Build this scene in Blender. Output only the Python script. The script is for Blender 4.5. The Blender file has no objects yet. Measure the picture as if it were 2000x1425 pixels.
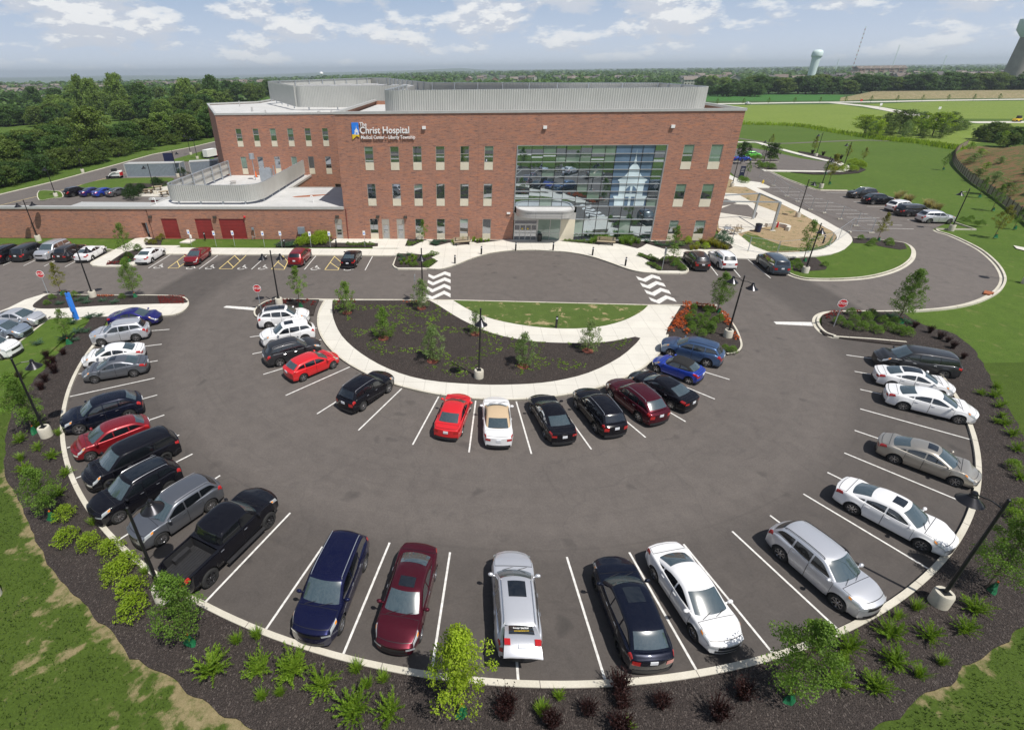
import bpy, bmesh, math, random
from mathutils import Vector, Matrix, noise
PI=math.pi; R=math.radians
random.seed(7)
C=bpy.context.scene.collection
SC=bpy.context.scene
# ------------------------------------------------------------------ camera (real drone camera, 20.7 m up, shifted lens)
F_=997.6382; PIT=.4865; ROL=-.0134; CH=20.6617; PX=859.2; PY=664.0
_U=Vector((0,math.sin(PIT),math.cos(PIT))); _FW=Vector((0,math.cos(PIT),-math.sin(PIT))); _X=Vector((1,0,0))
CR=_X*math.cos(ROL)+_U*math.sin(ROL); CU=_U*math.cos(ROL)-_X*math.sin(ROL)
cam=bpy.data.objects.new('camera',bpy.data.cameras.new('camera')); C.objects.link(cam); SC.camera=cam
m=Matrix.Identity(4)
for i in range(3):
    m[i][0]=CR[i]; m[i][1]=CU[i]; m[i][2]=-_FW[i]
m[0][3]=0; m[1][3]=0; m[2][3]=CH
cam.matrix_world=m
cam.data.sensor_width=36; cam.data.lens=F_/2000*36
cam.data.shift_x=(1000-PX)/2000; cam.data.shift_y=-(712.5-PY)/2000
cam.data.clip_end=60000; cam.data.clip_start=.5
def ray(px,py): return _FW+CR*((px-PX)/F_)-CU*((py-PY)/F_)
def W(px,py,z=0.):       # surveyed point -> world position at height z
    d=ray(px,py); t=(z-CH)/d.z; return Vector((d.x*t,d.y*t,z))
TH=R(-3.63); A0=Vector((-12.70,69.18,0)); UU=Vector((math.cos(TH),math.sin(TH),0)); VV=Vector((-math.sin(TH),math.cos(TH),0))
def B(u,v,z=0.): return A0+UU*u+VV*v+Vector((0,0,z))
LC=Vector((4.83,46.33,0)); R1=16.6; R4=35.27
def hgt(b,px,py):        # height of the thing standing at b whose top is sighted at px,py
    d=ray(px,py); t=math.hypot(b.x,b.y)/math.hypot(d.x,d.y); return CH+t*d.z
# ------------------------------------------------------------------ helpers
def tag(o,label=None,cat=None,group=None,kind=None):
    if label: o['label']=label
    if cat: o['category']=cat
    if group: o['group']=group
    if kind: o['kind']=kind
    return o
def thing(name,label,cat,loc=(0,0,0),rz=0,group=None):
    o=bpy.data.objects.new(name,None); C.objects.link(o); o.location=loc; o.rotation_euler=(0,0,rz)
    o.empty_display_size=.2
    return tag(o,label,cat,group)
class MB:
    def __init__(s): s.v=[]; s.f=[]
    def add(s,vs,fs):
        n=len(s.v); s.v+= [tuple(p) for p in vs]; s.f+=[tuple(i+n for i in f) for f in fs]; return s
    def box(s,x0,y0,z0,x1,y1,z1):
        return s.add([(x0,y0,z0),(x1,y0,z0),(x1,y1,z0),(x0,y1,z0),(x0,y0,z1),(x1,y0,z1),(x1,y1,z1),(x0,y1,z1)],
          [(0,3,2,1),(4,5,6,7),(0,1,5,4),(1,2,6,5),(2,3,7,6),(3,0,4,7)])
    def obox(s,c,ax,hx,hy,z0,z1):   # oriented box, ax angle
        a,b=math.cos(ax),math.sin(ax); P=[]
        for z in (z0,z1):
            for sx,sy in ((-1,-1),(1,-1),(1,1),(-1,1)):
                P.append((c[0]+a*sx*hx-b*sy*hy,c[1]+b*sx*hx+a*sy*hy,z))
        return s.add(P,[(0,3,2,1),(4,5,6,7),(0,1,5,4),(1,2,6,5),(2,3,7,6),(3,0,4,7)])
    def prism(s,pts,z0,z1,bottom=False):
        n=len(pts); area=sum(pts[i][0]*pts[(i+1)%n][1]-pts[(i+1)%n][0]*pts[i][1] for i in range(n))
        if area<0: pts=list(pts)[::-1]
        vs=[(p[0],p[1],z1) for p in pts]+[(p[0],p[1],z0) for p in pts]
        fs=[tuple(range(n))]+[(i,i+n,(i+1)%n+n,(i+1)%n) for i in range(n)]
        if bottom: fs.append(tuple(range(2*n-1,n-1,-1)))
        return s.add(vs,fs)
    def sheet(s,pts,z):
        n=len(pts); area=sum(pts[i][0]*pts[(i+1)%n][1]-pts[(i+1)%n][0]*pts[i][1] for i in range(n))
        if area<0: pts=list(pts)[::-1]
        return s.add([(p[0],p[1],z) for p in pts],[tuple(range(n))])
    def tube(s,a,b,r0,r1=None,n=8,cap=True):
        r1=r0 if r1 is None else r1; a=Vector(a); b=Vector(b); d=(b-a)
        if d.length<1e-6: return s
        d.normalize(); x=d.orthogonal().normalized(); y=d.cross(x)
        vs=[a+(x*math.cos(2*PI*i/n)+y*math.sin(2*PI*i/n))*r0 for i in range(n)]+[b+(x*math.cos(2*PI*i/n)+y*math.sin(2*PI*i/n))*r1 for i in range(n)]
        fs=[(i,(i+1)%n,(i+1)%n+n,i+n) for i in range(n)]
        if cap: fs+=[tuple(range(n-1,-1,-1)),tuple(range(n,2*n))]
        return s.add(vs,fs)
    def pipe(s,pts,r,n=6):
        for i in range(len(pts)-1): s.tube(pts[i],pts[i+1],r,r,n)
        return s
    def lathe(s,prof,n=16,c=(0,0,0),axis='z'):
        vs=[]
        for r,h in prof:
            for i in range(n):
                a=2*PI*i/n
                if axis=='z': vs.append((c[0]+r*math.cos(a),c[1]+r*math.sin(a),c[2]+h))
                else: vs.append((c[0]+r*math.cos(a),c[1]+h,c[2]+r*math.sin(a)))
        fs=[]
        for k in range(len(prof)-1):
            for i in range(n):
                q=(k*n+i,k*n+(i+1)%n,(k+1)*n+(i+1)%n,(k+1)*n+i)
                fs.append(q if axis=='z' else q[::-1])
        return s.add(vs,fs)
    def ball(s,c,rx,ry,rz,n=8,mm=6):
        prof=[(max(1e-4,math.sin(PI*k/mm)),-math.cos(PI*k/mm)) for k in range(mm+1)]
        vs=[];
        for r,h in prof:
            for i in range(n):
                a=2*PI*i/n; vs.append((c[0]+rx*r*math.cos(a),c[1]+ry*r*math.sin(a),c[2]+rz*h))
        fs=[(k*n+i,k*n+(i+1)%n,(k+1)*n+(i+1)%n,(k+1)*n+i) for k in range(mm) for i in range(n)]
        return s.add(vs,fs)
    def grid(s,rows):
        nr=len(rows); nc=len(rows[0]); vs=[p for r in rows for p in r]
        return s.add(vs,[(i*nc+j,i*nc+j+1,(i+1)*nc+j+1,(i+1)*nc+j) for i in range(nr-1) for j in range(nc-1)])
    def mesh(s,name,smooth=False,ang=40,fix=False):
        me=bpy.data.meshes.new(name); me.from_pydata(s.v,[],s.f); me.update()
        if fix:
            bm=bmesh.new(); bm.from_mesh(me); bmesh.ops.remove_doubles(bm,verts=bm.verts,dist=1e-4); bmesh.ops.recalc_face_normals(bm,faces=bm.faces); bm.to_mesh(me); bm.free()
        if smooth:
            me.shade_smooth()
            try: me.set_sharp_from_angle(angle=R(ang))
            except Exception: pass
        return me
    def build(s,name,mat,parent=None,smooth=False,ang=40,fix=False):
        me=s.mesh(name,smooth,ang,fix); me.materials.append(mat)
        return link(name,me,parent)
def link(name,me,parent=None,mat=None):
    o=bpy.data.objects.new(name,me); C.objects.link(o)
    if parent is not None: o.parent=parent
    if mat is not None:
        if not me.materials: me.materials.append(mat)
        o.material_slots[0].link='OBJECT'; o.material_slots[0].material=mat
    return o
def copy_tree(o,parent=None):
    c=o.copy(); C.objects.link(c); c.parent=parent
    for ch in [x for x in ALLCH.get(o,o.children)]: copy_tree(ch,c)
    return c
ALLCH={}
def offs(path,d,closed=False):
    n=len(path); out=[]
    for i in range(n):
        a=path[i-1] if (i>0 or closed) else path[i]; b=path[(i+1)%n] if (i<n-1 or closed) else path[i]
        t=Vector((b[0]-a[0],b[1]-a[1]))
        if t.length<1e-6: t=Vector((1,0))
        t.normalize(); out.append((path[i][0]-t.y*d,path[i][1]+t.x*d))
    return out
def band(mb,path,d0,d1,z0,z1,closed=False):
    a=offs(path,d0,closed); b=offs(path,d1,closed); n=len(path)
    m_=n if closed else n-1
    vs=[(p[0],p[1],z) for z in (z0,z1) for q in (a,b) for p in q]
    fs=[]
    for i in range(m_):
        j=(i+1)%n
        fs+= [(2*n+i,2*n+j,3*n+j,3*n+i),(i,j,2*n+j,2*n+i),(n+i,3*n+i,3*n+j,n+j)]
    if not closed: fs+=[(0,2*n,3*n,n),(n-1,2*n-1,4*n-1,3*n-1)]
    return mb.add(vs,fs)
def crom(p,k=6,closed=False):
    n=len(p); out=[]; P=[Vector((q[0],q[1],0)) for q in p]
    for i in range(n if closed else n-1):
        a=P[(i-1)%n] if (closed or i>0) else P[i]; b=P[i]; c=P[(i+1)%n]; d=P[(i+2)%n] if (closed or i<n-2) else c
        for j in range(k):
            t=j/k; out.append(.5*((2*b)+(c-a)*t+(2*a-5*b+4*c-d)*t*t+(3*b-a-3*c+d)*t**3))
    if not closed: out.append(P[-1])
    return out
def PXL(l,ox=0,oy=0,k=1.): return [W(ox+x*k,oy+y*k) for x,y in l]
def struct(name,mb,mat,**kw):
    o=mb.build(name,mat,**kw); o['kind']='structure'; return o
ORD=['first','second','third','fourth','fifth','sixth','seventh','eighth','ninth','tenth','eleventh','twelfth','thirteenth','fourteenth','fifteenth','sixteenth','seventeenth','eighteenth','nineteenth','twentieth','twenty-first','twenty-second','twenty-third','twenty-fourth','twenty-fifth','twenty-sixth','twenty-seventh','twenty-eighth','twenty-ninth','thirtieth','thirty-first','thirty-second','thirty-third','thirty-fourth','thirty-fifth','thirty-sixth','thirty-seventh','thirty-eighth','thirty-ninth','fortieth']
# ------------------------------------------------------------------ materials
class NT:
    def __init__(s,name):
        s.m=bpy.data.materials.new(name); s.m.use_nodes=True; s.t=s.m.node_tree; s.n=s.t.nodes; s.l=s.t.links
        s.b=s.n['Principled BSDF']; s.out=s.n['Material Output']
    def new(s,k,**kw):
        x=s.n.new(k)
        for a,b in kw.items():
            if a in x.inputs.keys() if hasattr(x.inputs,'keys') else False: x.inputs[a].default_value=b
            else: setattr(x,a,b)
        return x
    def noise(s,scale,detail=4,rough=.55,vec=None,dist=0):
        x=s.n.new('ShaderNodeTexNoise'); x.inputs['Scale'].default_value=scale; x.inputs['Detail'].default_value=detail; x.inputs['Roughness'].default_value=rough; x.inputs['Distortion'].default_value=dist
        if vec: s.l.new(vec,x.inputs['Vector'])
        return x.outputs['Fac']
    def ramp(s,fac,stops,interp='LINEAR'):
        x=s.n.new('ShaderNodeValToRGB'); x.color_ramp.interpolation=interp; e=x.color_ramp.elements
        while len(e)>1: e.remove(e[-1])
        for i,(p,c) in enumerate(stops):
            q=e[0] if i==0 else e.new(p)
            q.position=p; q.color=(c[0],c[1],c[2],1) if not isinstance(c,(int,float)) else (c,c,c,1)
        s.l.new(fac,x.inputs['Fac']); return x.outputs['Color']
    def mix(s,fac,a,b,mode='MIX'):
        x=s.n.new('ShaderNodeMix'); x.data_type='RGBA'; x.blend_type=mode
        for k,v in ((0,fac),(6,a),(7,b)):
            if isinstance(v,(int,float)): x.inputs[k].default_value=v
            elif isinstance(v,tuple): x.inputs[k].default_value=(v[0],v[1],v[2],1)
            else: s.l.new(v,x.inputs[k])
        return x.outputs[2]
    def math(s,op,a,b=None,c=None):
        x=s.n.new('ShaderNodeMath'); x.operation=op
        for k,v in enumerate((a,b,c)):
            if v is None: continue
            if isinstance(v,(int,float)): x.inputs[k].default_value=v
            else: s.l.new(v,x.inputs[k])
        return x.outputs[0]
    def obj(s): return s.n.new('ShaderNodeTexCoord').outputs['Object']
    def geo(s): return s.n.new('ShaderNodeNewGeometry').outputs['Position']
    def sep(s,v):
        x=s.n.new('ShaderNodeSeparateXYZ'); s.l.new(v,x.inputs[0]); return x.outputs
    def comb(s,a,b,c=0.):
        x=s.n.new('ShaderNodeCombineXYZ')
        for k,v in enumerate((a,b,c)):
            if isinstance(v,(int,float)): x.inputs[k].default_value=v
            else: s.l.new(v,x.inputs[k])
        return x.outputs[0]
    def scale(s,v,sc):
        x=s.n.new('ShaderNodeVectorMath'); x.operation='MULTIPLY'; s.l.new(v,x.inputs[0]); x.inputs[1].default_value=sc; return x.outputs[0]
    def bump(s,h,st=.3,d=.02):
        x=s.n.new('ShaderNodeBump'); x.inputs['Strength'].default_value=st; x.inputs['Distance'].default_value=d; s.l.new(h,x.inputs['Height']); s.l.new(x.outputs[0],s.b.inputs['Normal'])
    def col(s,c):
        if isinstance(c,tuple): s.b.inputs['Base Color'].default_value=(c[0],c[1],c[2],1)
        else: s.l.new(c,s.b.inputs['Base Color'])
        return s
    def set(s,**kw):
        for k,v in kw.items():
            k=k.replace('_',' ')
            if isinstance(v,(int,float,tuple)): s.b.inputs[k].default_value=v
            else: s.l.new(v,s.b.inputs[k])
        return s
def plain(name,c,rough=.6,metal=0.,vary=.12,scale=8,bump=0,**kw):
    n=NT(name); f=n.noise(scale,5,.6,n.obj()); a=tuple(x*(1-vary) for x in c); b=tuple(min(1,x*(1+vary)) for x in c)
    n.col(n.ramp(f,[(.3,a),(.7,b)])); n.set(Roughness=rough,Metallic=metal,**kw)
    if bump: n.bump(n.noise(scale*8,3,.6,n.obj()),bump,.01)
    return n.m
M={}
def mk_asphalt():
    n=NT('asphalt'); g=n.geo(); x,y,z=n.sep(g)
    dx=n.math('SUBTRACT',x,LC.x); dy=n.math('SUBTRACT',y,LC.y)
    rad=n.math('POWER',n.math('ADD',n.math('MULTIPLY',dx,dx),n.math('MULTIPLY',dy,dy)),.5)
    big=n.noise(.13,5,.6,g); mid=n.noise(1.1,6,.65,g,.6); fine=n.noise(38,2,.7,g); fine2=n.noise(9,4,.75,g)
    c=n.ramp(big,[(.3,(.130,.104,.088)),(.7,(.178,.147,.125))])
    inner=n.ramp(n.math('DIVIDE',rad,60.),[(.30,.96),(.33,.94),(.47,.92),(.50,.68),(.585,.62),(.60,1.05)])   # newer, darker paving in the stalls, darkened further to paint in lens vignetting
    ring=n.noise(1.,5,.6,n.comb(n.math('MULTIPLY',rad,.85),n.math('MULTIPLY',big,3.),0.))
    c=n.mix(.32,c,n.ramp(ring,[(.3,(.075,.062,.055)),(.75,(.19,.162,.142))]))
    c=n.mix(.42,c,n.ramp(mid,[(.3,(.06,.050,.045)),(.75,(.20,.172,.152))]))
    c=n.mix(.30,c,n.ramp(fine,[(.35,(.03,.028,.028)),(.75,(.23,.215,.2))]))
    c=n.mix(.25,c,n.ramp(fine2,[(.4,(.05,.045,.045)),(.7,(.15,.14,.13))]))
    vor=n.n.new('ShaderNodeTexVoronoi'); vor.feature='DISTANCE_TO_EDGE'; vor.inputs['Scale'].default_value=.11
    warp=n.n.new('ShaderNodeVectorMath'); warp.operation='ADD'; n.l.new(g,warp.inputs[0])
    nz=n.n.new('ShaderNodeTexNoise'); nz.inputs['Scale'].default_value=.5; nz.inputs['Detail'].default_value=4; n.l.new(g,nz.inputs[0])
    sc=n.scale(nz.outputs['Color'],(2.5,2.5,0)); n.l.new(sc,warp.inputs[1]); n.l.new(warp.outputs[0],vor.inputs['Vector'])
    crack=n.ramp(vor.outputs['Distance'],[(.0,.22),(.006,0.)])
    c=n.mix(crack,c,(.055,.05,.047))
    arc=n.noise(1.,4,.7,n.comb(n.math('MULTIPLY',rad,3.2),n.math('MULTIPLY',n.noise(.05,2,.5,g),6.),2.)); c=n.mix(n.ramp(arc,[(.55,0.),(.7,.28)]),c,(.07,.062,.057))
    sp=n.n.new('ShaderNodeTexVoronoi'); sp.inputs['Scale'].default_value=.42; n.l.new(warp.outputs[0],sp.inputs['Vector'])
    c=n.mix(n.ramp(sp.outputs['Distance'],[(.0,.62),(.10,.35),(.17,0.)]),c,(.05,.045,.042))
    c=n.mix(1.,c,inner,'MULTIPLY')
    oil=n.ramp(n.noise(.8,4,.6,g),[(.62,0.),(.8,.45)]); c=n.mix(oil,c,(.045,.042,.042))
    n.col(c); n.set(Roughness=.88); n.bump(fine,.25,.01); return n.m
def mk_concrete(name,c0,c1,joint=1.6,stain=.3):
    n=NT(name); g=n.geo()
    big=n.noise(.5,5,.6,g); fine=n.noise(14,4,.7,g)
    c=n.ramp(big,[(.3,c0),(.7,c1)]); c=n.mix(.25,c,n.ramp(fine,[(.3,tuple(v*.78 for v in c0)),(.7,tuple(min(.9,v*1.12) for v in c1))]))
    if joint:
        x,y,z=n.sep(g); a=n.math('ADD',n.math('MULTIPLY',x,UU.x),n.math('MULTIPLY',y,UU.y)); b=n.math('ADD',n.math('MULTIPLY',x,VV.x),n.math('MULTIPLY',y,VV.y))
        ln=None
        for q in (a,b):
            fr=n.math('FRACT',n.math('DIVIDE',n.math('ADD',q,200.),joint)); e=n.math('LESS_THAN',fr,.022)
            ln=e if ln is None else n.math('MAXIMUM',ln,e)
        c=n.mix(n.math('MULTIPLY',ln,.45),c,(.2,.18,.15))
        cell=n.n.new('ShaderNodeTexWhiteNoise'); cell.noise_dimensions='2D'
        n.l.new(n.comb(n.math('FLOOR',n.math('DIVIDE',a,joint*3)),n.math('FLOOR',n.math('DIVIDE',b,joint))),cell.inputs['Vector'])
        c=n.mix(n.math('MULTIPLY',cell.outputs['Value'],.16),c,(.42,.41,.4))
    n.col(c); n.set(Roughness=.85); n.bump(fine,.15,.01); return n.m
def mk_grass(name,a,b,straw=None,sa=.6,scale=1.,soil=False):
    n=NT(name); g=n.geo(); big=n.noise(.06*scale,5,.6,g); mid=n.noise(.9*scale,6,.7,g); fine=n.noise(13,4,.8,g); fin2=n.noise(45,2,.8,g)
    c=n.mix(n.ramp(big,[(.35,0.),(.65,1.)]),a,b)
    c=n.mix(.5,c,n.ramp(mid,[(.3,tuple(v*.55 for v in a)),(.7,tuple(v*1.45 for v in b))]))
    c=n.mix(.45,c,n.ramp(fine,[(.32,tuple(v*.3 for v in a)),(.7,tuple(v*1.8 for v in b))]))
    c=n.mix(.3,c,n.ramp(fin2,[(.32,tuple(v*.3 for v in a)),(.7,tuple(v*1.9 for v in b))]))
    if straw: c=n.mix(n.ramp(n.noise(.75*scale,7,.72,g,.4),[(sa,0.),(sa+.07,.9)]),c,straw)
    if soil:
        at=n.n.new('ShaderNodeAttribute'); at.attribute_name='soil'
        sc_=n.mix(.5,n.ramp(n.noise(3,5,.7,g),[(.3,(.15,.115,.05)),(.7,(.34,.27,.15))]),n.ramp(fin2,[(.3,(.15,.11,.06)),(.7,(.44,.35,.22))]))
        fm=n.math('ADD',at.outputs['Fac'],n.math('MULTIPLY',n.math('SUBTRACT',n.noise(3.2,6,.8,g),.5),2.6)); c=n.mix(n.ramp(fm,[(.42,0.),(1.05,.8)]),c,sc_)
    n.col(c); n.set(Roughness=.95); n.b.inputs['Specular IOR Level'].default_value=.15; n.bump(fine,.6,.05); return n.m
def mk_mulch():
    n=NT('mulch'); g=n.geo(); v=n.n.new('ShaderNodeTexVoronoi'); v.inputs['Scale'].default_value=20; n.l.new(g,v.inputs['Vector'])
    v2=n.n.new('ShaderNodeTexVoronoi'); v2.inputs['Scale'].default_value=34; n.l.new(n.scale(g,(1,.45,1)),v2.inputs['Vector'])
    s=n.sep(v2.outputs['Color'])
    c=n.ramp(s[0],[(0.,(.010,.008,.008)),(.5,(.026,.020,.018)),(.78,(.060,.047,.043)),(.94,(.13,.105,.092)),(1.,(.30,.26,.23))])
    c=n.mix(.42,c,n.ramp(n.noise(.8,5,.65,g),[(.3,(.007,.006,.006)),(.7,(.050,.037,.031))]),'MIX')
    c=n.mix(.45,c,n.ramp(n.noise(32,3,.8,g),[(.35,(.008,.007,.007)),(.7,(.13,.11,.10))]))
    n.col(c); n.set(Roughness=.95); n.b.inputs['Specular IOR Level'].default_value=.2; n.bump(v.outputs['Distance'],.9,.05); return n.m
def mk_brick(name,rowh=.1,w=.38,tone=1.):
    n=NT(name); o=n.obj(); x,y,z=n.sep(o); h=n.math('ADD',x,y)
    br=n.n.new('ShaderNodeTexBrick'); br.offset=.5; br.inputs['Scale'].default_value=1; br.inputs['Brick Width'].default_value=w; br.inputs['Row Height'].default_value=rowh; br.inputs['Mortar Size'].default_value=.009; br.inputs['Bias'].default_value=-.1
    k=lambda a:(a[0]*tone,a[1]*tone,a[2]*tone,1)
    br.inputs['Color1'].default_value=k((.41,.185,.118)); br.inputs['Color2'].default_value=k((.24,.118,.085)); br.inputs['Mortar'].default_value=k((.42,.33,.26))
    v=n.comb(h,z); n.l.new(v,br.inputs['Vector'])
    c=br.outputs['Color']
    # dark purple-brown and orange bricks strewn in short horizontal runs
    s1=n.noise(1.,3,.75,n.comb(n.math('MULTIPLY',h,1.1),n.math('MULTIPLY',z,6.)))
    c=n.mix(n.ramp(s1,[(.56,0.),(.62,.85)]),c,(.11*tone,.08*tone,.08*tone))
    s2=n.noise(1.,3,.7,n.comb(n.math('MULTIPLY',h,.8),n.math('MULTIPLY',z,4.5),5.))
    c=n.mix(n.ramp(s2,[(.52,0.),(.62,.7)]),c,(.54*tone,.23*tone,.12*tone))
    c=n.mix(.3,c,n.ramp(n.noise(.35,5,.6,o),[(.3,(.24*tone,.11*tone,.08*tone)),(.7,(.42*tone,.18*tone,.12*tone))]))
    fr=n.math('FRACT',n.math('DIVIDE',n.math('ADD',h,203.1),7.62)); c=n.mix(n.math('MULTIPLY',n.math('LESS_THAN',fr,.004),.55),c,(.12,.08,.07))
    n.col(c); n.set(Roughness=.9); n.bump(br.outputs['Fac'],-.25,.01); return n.m
def mk_leaf(name,a,b,tr=.35,spread=.5):
    n=NT(name); gi=n.n.new('ShaderNodeNewGeometry'); oi=n.n.new('ShaderNodeObjectInfo')
    c=n.mix(gi.outputs['Random Per Island'],a,b)
    c=n.mix(n.math('MULTIPLY',oi.outputs['Random'],spread),c,(a[0]*.55,a[1]*.7,a[2]*.7))
    c2=n.ramp(n.noise(.5,3,.5,n.obj()),[(.35,.55),(.65,1.25)]); c=n.mix(1.,c,c2,'MULTIPLY')
    n.col(c); n.set(Roughness=.55); n.b.inputs['Specular IOR Level'].default_value=.3
    t=n.n.new('ShaderNodeBsdfTranslucent'); n.l.new(n.mix(.5,c,(b[0]*1.3,b[1]*1.4,b[2]*.6)),t.inputs['Color'])
    mx=n.n.new('ShaderNodeMixShader'); mx.inputs[0].default_value=tr; n.l.new(n.b.outputs[0],mx.inputs[1]); n.l.new(t.outputs[0],mx.inputs[2]); n.l.new(mx.outputs[0],n.out.inputs['Surface'])
    return n.m
def mk_glass(name,c,refl=.35,rough=.02,tint=(.9,.95,1.)):
    n=NT(name); n.col(n.ramp(n.noise(.4,2,.5,n.obj()),[(.3,tuple(v*.7 for v in c)),(.7,c)])); n.set(Roughness=.25)
    g=n.n.new('ShaderNodeBsdfGlossy'); g.inputs['Roughness'].default_value=rough; g.inputs['Color'].default_value=(*tint,1)
    fr=n.n.new('ShaderNodeLayerWeight'); fr.inputs['Blend'].default_value=.25
    f=n.math('ADD',n.math('MULTIPLY',fr.outputs['Fresnel'],.5),refl)
    mx=n.n.new('ShaderNodeMixShader'); n.l.new(f,mx.inputs[0]); n.l.new(n.b.outputs[0],mx.inputs[1]); n.l.new(g.outputs[0],mx.inputs[2]); n.l.new(mx.outputs[0],n.out.inputs['Surface'])
    return n.m
M['asphalt']=mk_asphalt()
M['conc']=mk_concrete('pale_concrete',(.56,.535,.47),(.66,.635,.565))
M['kerb']=mk_concrete('kerb_concrete',(.44,.41,.33),(.62,.585,.50),0)
M['concr']=mk_concrete('service_concrete',(.50,.48,.42),(.60,.57,.5),4.)
M['stone']=mk_concrete('precast_stone',(.62,.56,.43),(.72,.66,.52),0)
M['grass']=mk_grass('lawn_grass',(.030,.070,.010),(.084,.134,.022),(.13,.15,.045),.585)
M['lawnp']=mk_grass('worn_lawn',(.026,.054,.008),(.062,.096,.015),(.11,.12,.04),.585,soil=True)
M['meadow']=mk_grass('meadow_grass',(.075,.135,.020),(.165,.22,.04),(.21,.25,.07),.54,scale=1.1)
M['crop']=mk_grass('crop_field',(.032,.11,.020),(.05,.14,.03),scale=.4)
M['weedy']=mk_grass('patchy_grass',(.045,.080,.016),(.08,.12,.028),(.36,.28,.16),.56)
M['soil']=mk_grass('sandy_soil',(.20,.145,.08),(.33,.25,.15),(.07,.10,.03),.56)
M['far']=mk_grass('far_ground',(.030,.065,.020),(.060,.10,.035),scale=.15)
M['redmulch']=mk_grass('red_mulch',(.12,.05,.03),(.20,.12,.06),(.075,.11,.03),.47)
M['berm']=mk_grass('berm_grass',(.12,.13,.05),(.22,.19,.10),(.30,.24,.15),.5)
M['mulch']=mk_mulch()
M['brick']=mk_brick('red_brick'); M['brick2']=mk_brick('red_brick_side',tone=1.)
M['coping']=plain('aluminium_coping',(.50,.50,.48),.45,.25,.06,2)
M['screen']=plain('screen_metal',(.50,.50,.47),.45,.35,.05,.6)
M['steel']=plain('galvanised_steel',(.42,.45,.48),.45,.5,.1,3)
M['roof']=plain('white_roof',(.50,.50,.49),.8,0,.12,.35)
M['alum']=plain('window_aluminium',(.42,.39,.34),.4,.3,.06,3)
M['mullion']=plain('mullion_aluminium',(.34,.345,.34),.4,.3,.06,3)
M['alumL']=plain('light_aluminium',(.55,.54,.52),.4,.4,.05,3)
M['white']=plain('white_paint',(.80,.80,.78),.5,0,.05,5)
M['line']=plain('road_paint',(.64,.63,.60),.7,0,.26,5)
M['yline']=plain('yellow_road_paint',(.72,.56,.22),.7,0,.14,6)
M['black']=plain('black_paint',(.012,.012,.014),.35,0,.2,5)
M['blackm']=plain('lamp_shade_black',(.03,.03,.035),.28,.6,.1,5)
M['dark']=plain('dark_plastic',(.02,.02,.022),.6,0,.2,5)
M['rubber']=plain('tyre_rubber',(.017,.017,.017),.8,0,.2,20)
M['rim']=plain('alloy_rim',(.5,.5,.51),.25,.9,.05,8)
M['rimd']=plain('dark_rim',(.05,.05,.055),.25,.8,.05,8)
M['chrome']=plain('chrome',(.75,.75,.76),.12,1,.02,4)
M['rdoor']=plain('red_steel_door',(.23,.022,.020),.5,0,.12,1.2)
M['bagg']=plain('green_watering_bag',(.01,.12,.045),.45,0,.3,9,.3)
M['bark']=plain('bark',(.13,.095,.07),.9,0,.3,12,.5)
M['wood']=plain('bench_wood',(.33,.27,.18),.8,0,.2,9)
M['orange']=plain('orange_plastic',(.7,.13,.02),.5,0,.1,5)
M['rust']=plain('rusty_iron',(.30,.095,.035),.8,0,.3,8)
M['blue']=plain('blue_enamel',(.03,.22,.78),.4,0,.04,3)
M['yellow']=plain('yellow_enamel',(.8,.55,.03),.4,0,.04,3)
M['signred']=plain('sign_red',(.55,.015,.025),.4,0,.05,3)
M['navy']=plain('navy_sign',(.015,.02,.06),.4,0,.1,3)
M['cont']=plain('container_grey',(.24,.28,.32),.55,.2,.1,1.5)
M['tiltwall']=plain('tower_concrete',(.30,.28,.24),.85,0,.15,.15)
M['wtower']=plain('water_tower_paint',(.62,.74,.72),.5,0,.04,.1)
M['glass']=mk_glass('window_glass',(.02,.035,.035),.40,.02,(.86,.90,1.))
M['curt']=mk_glass('curtain_glass',(.022,.045,.055),.56,.012,(.78,.90,1.))
M['curtb']=mk_glass('blue_film_glass',(.14,.22,.32),.02,.03)
M['curtw']=mk_glass('pale_film_glass',(.72,.86,.90),.0,.05)
M['blindg']=mk_glass('blind_glass',(.20,.29,.23),.14)
M['cglass']=mk_glass('car_glass',(.050,.075,.078),.17,.015)
M['cglassd']=mk_glass('car_tinted_glass',(.006,.008,.010),.07,.02)
M['lampg']=plain('headlight_glass',(.55,.58,.6),.12,.3,.05,20,Coat_Weight=1.)
M['tail']=plain('tail_light_red',(.42,.012,.012),.15,0,.1,20,Coat_Weight=1.)
M['amber']=plain('amber_lens',(.8,.28,.03),.15,0,.1,20)
M['plate']=plain('number_plate',(.7,.72,.75),.4,0,.05,20)
M['silvertrim']=plain('satin_trim',(.55,.55,.56),.25,.8,.05,5)
def paint(name,c,metal=.0,rough=.3):
    n=NT(name); n.col(c); n.set(Roughness=rough,Metallic=metal,Coat_Weight=1.,Coat_Roughness=.03)
    if max(c)<.1: n.b.inputs['Specular IOR Level'].default_value=.06; n.b.inputs['Coat IOR'].default_value=1.36
    f=n.noise(60,2,.5,n.obj()); n.l.new(n.ramp(f,[(.3,max(.05,rough-.05)),(.7,rough+.08)]),n.b.inputs['Roughness'])
    return n.m
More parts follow.
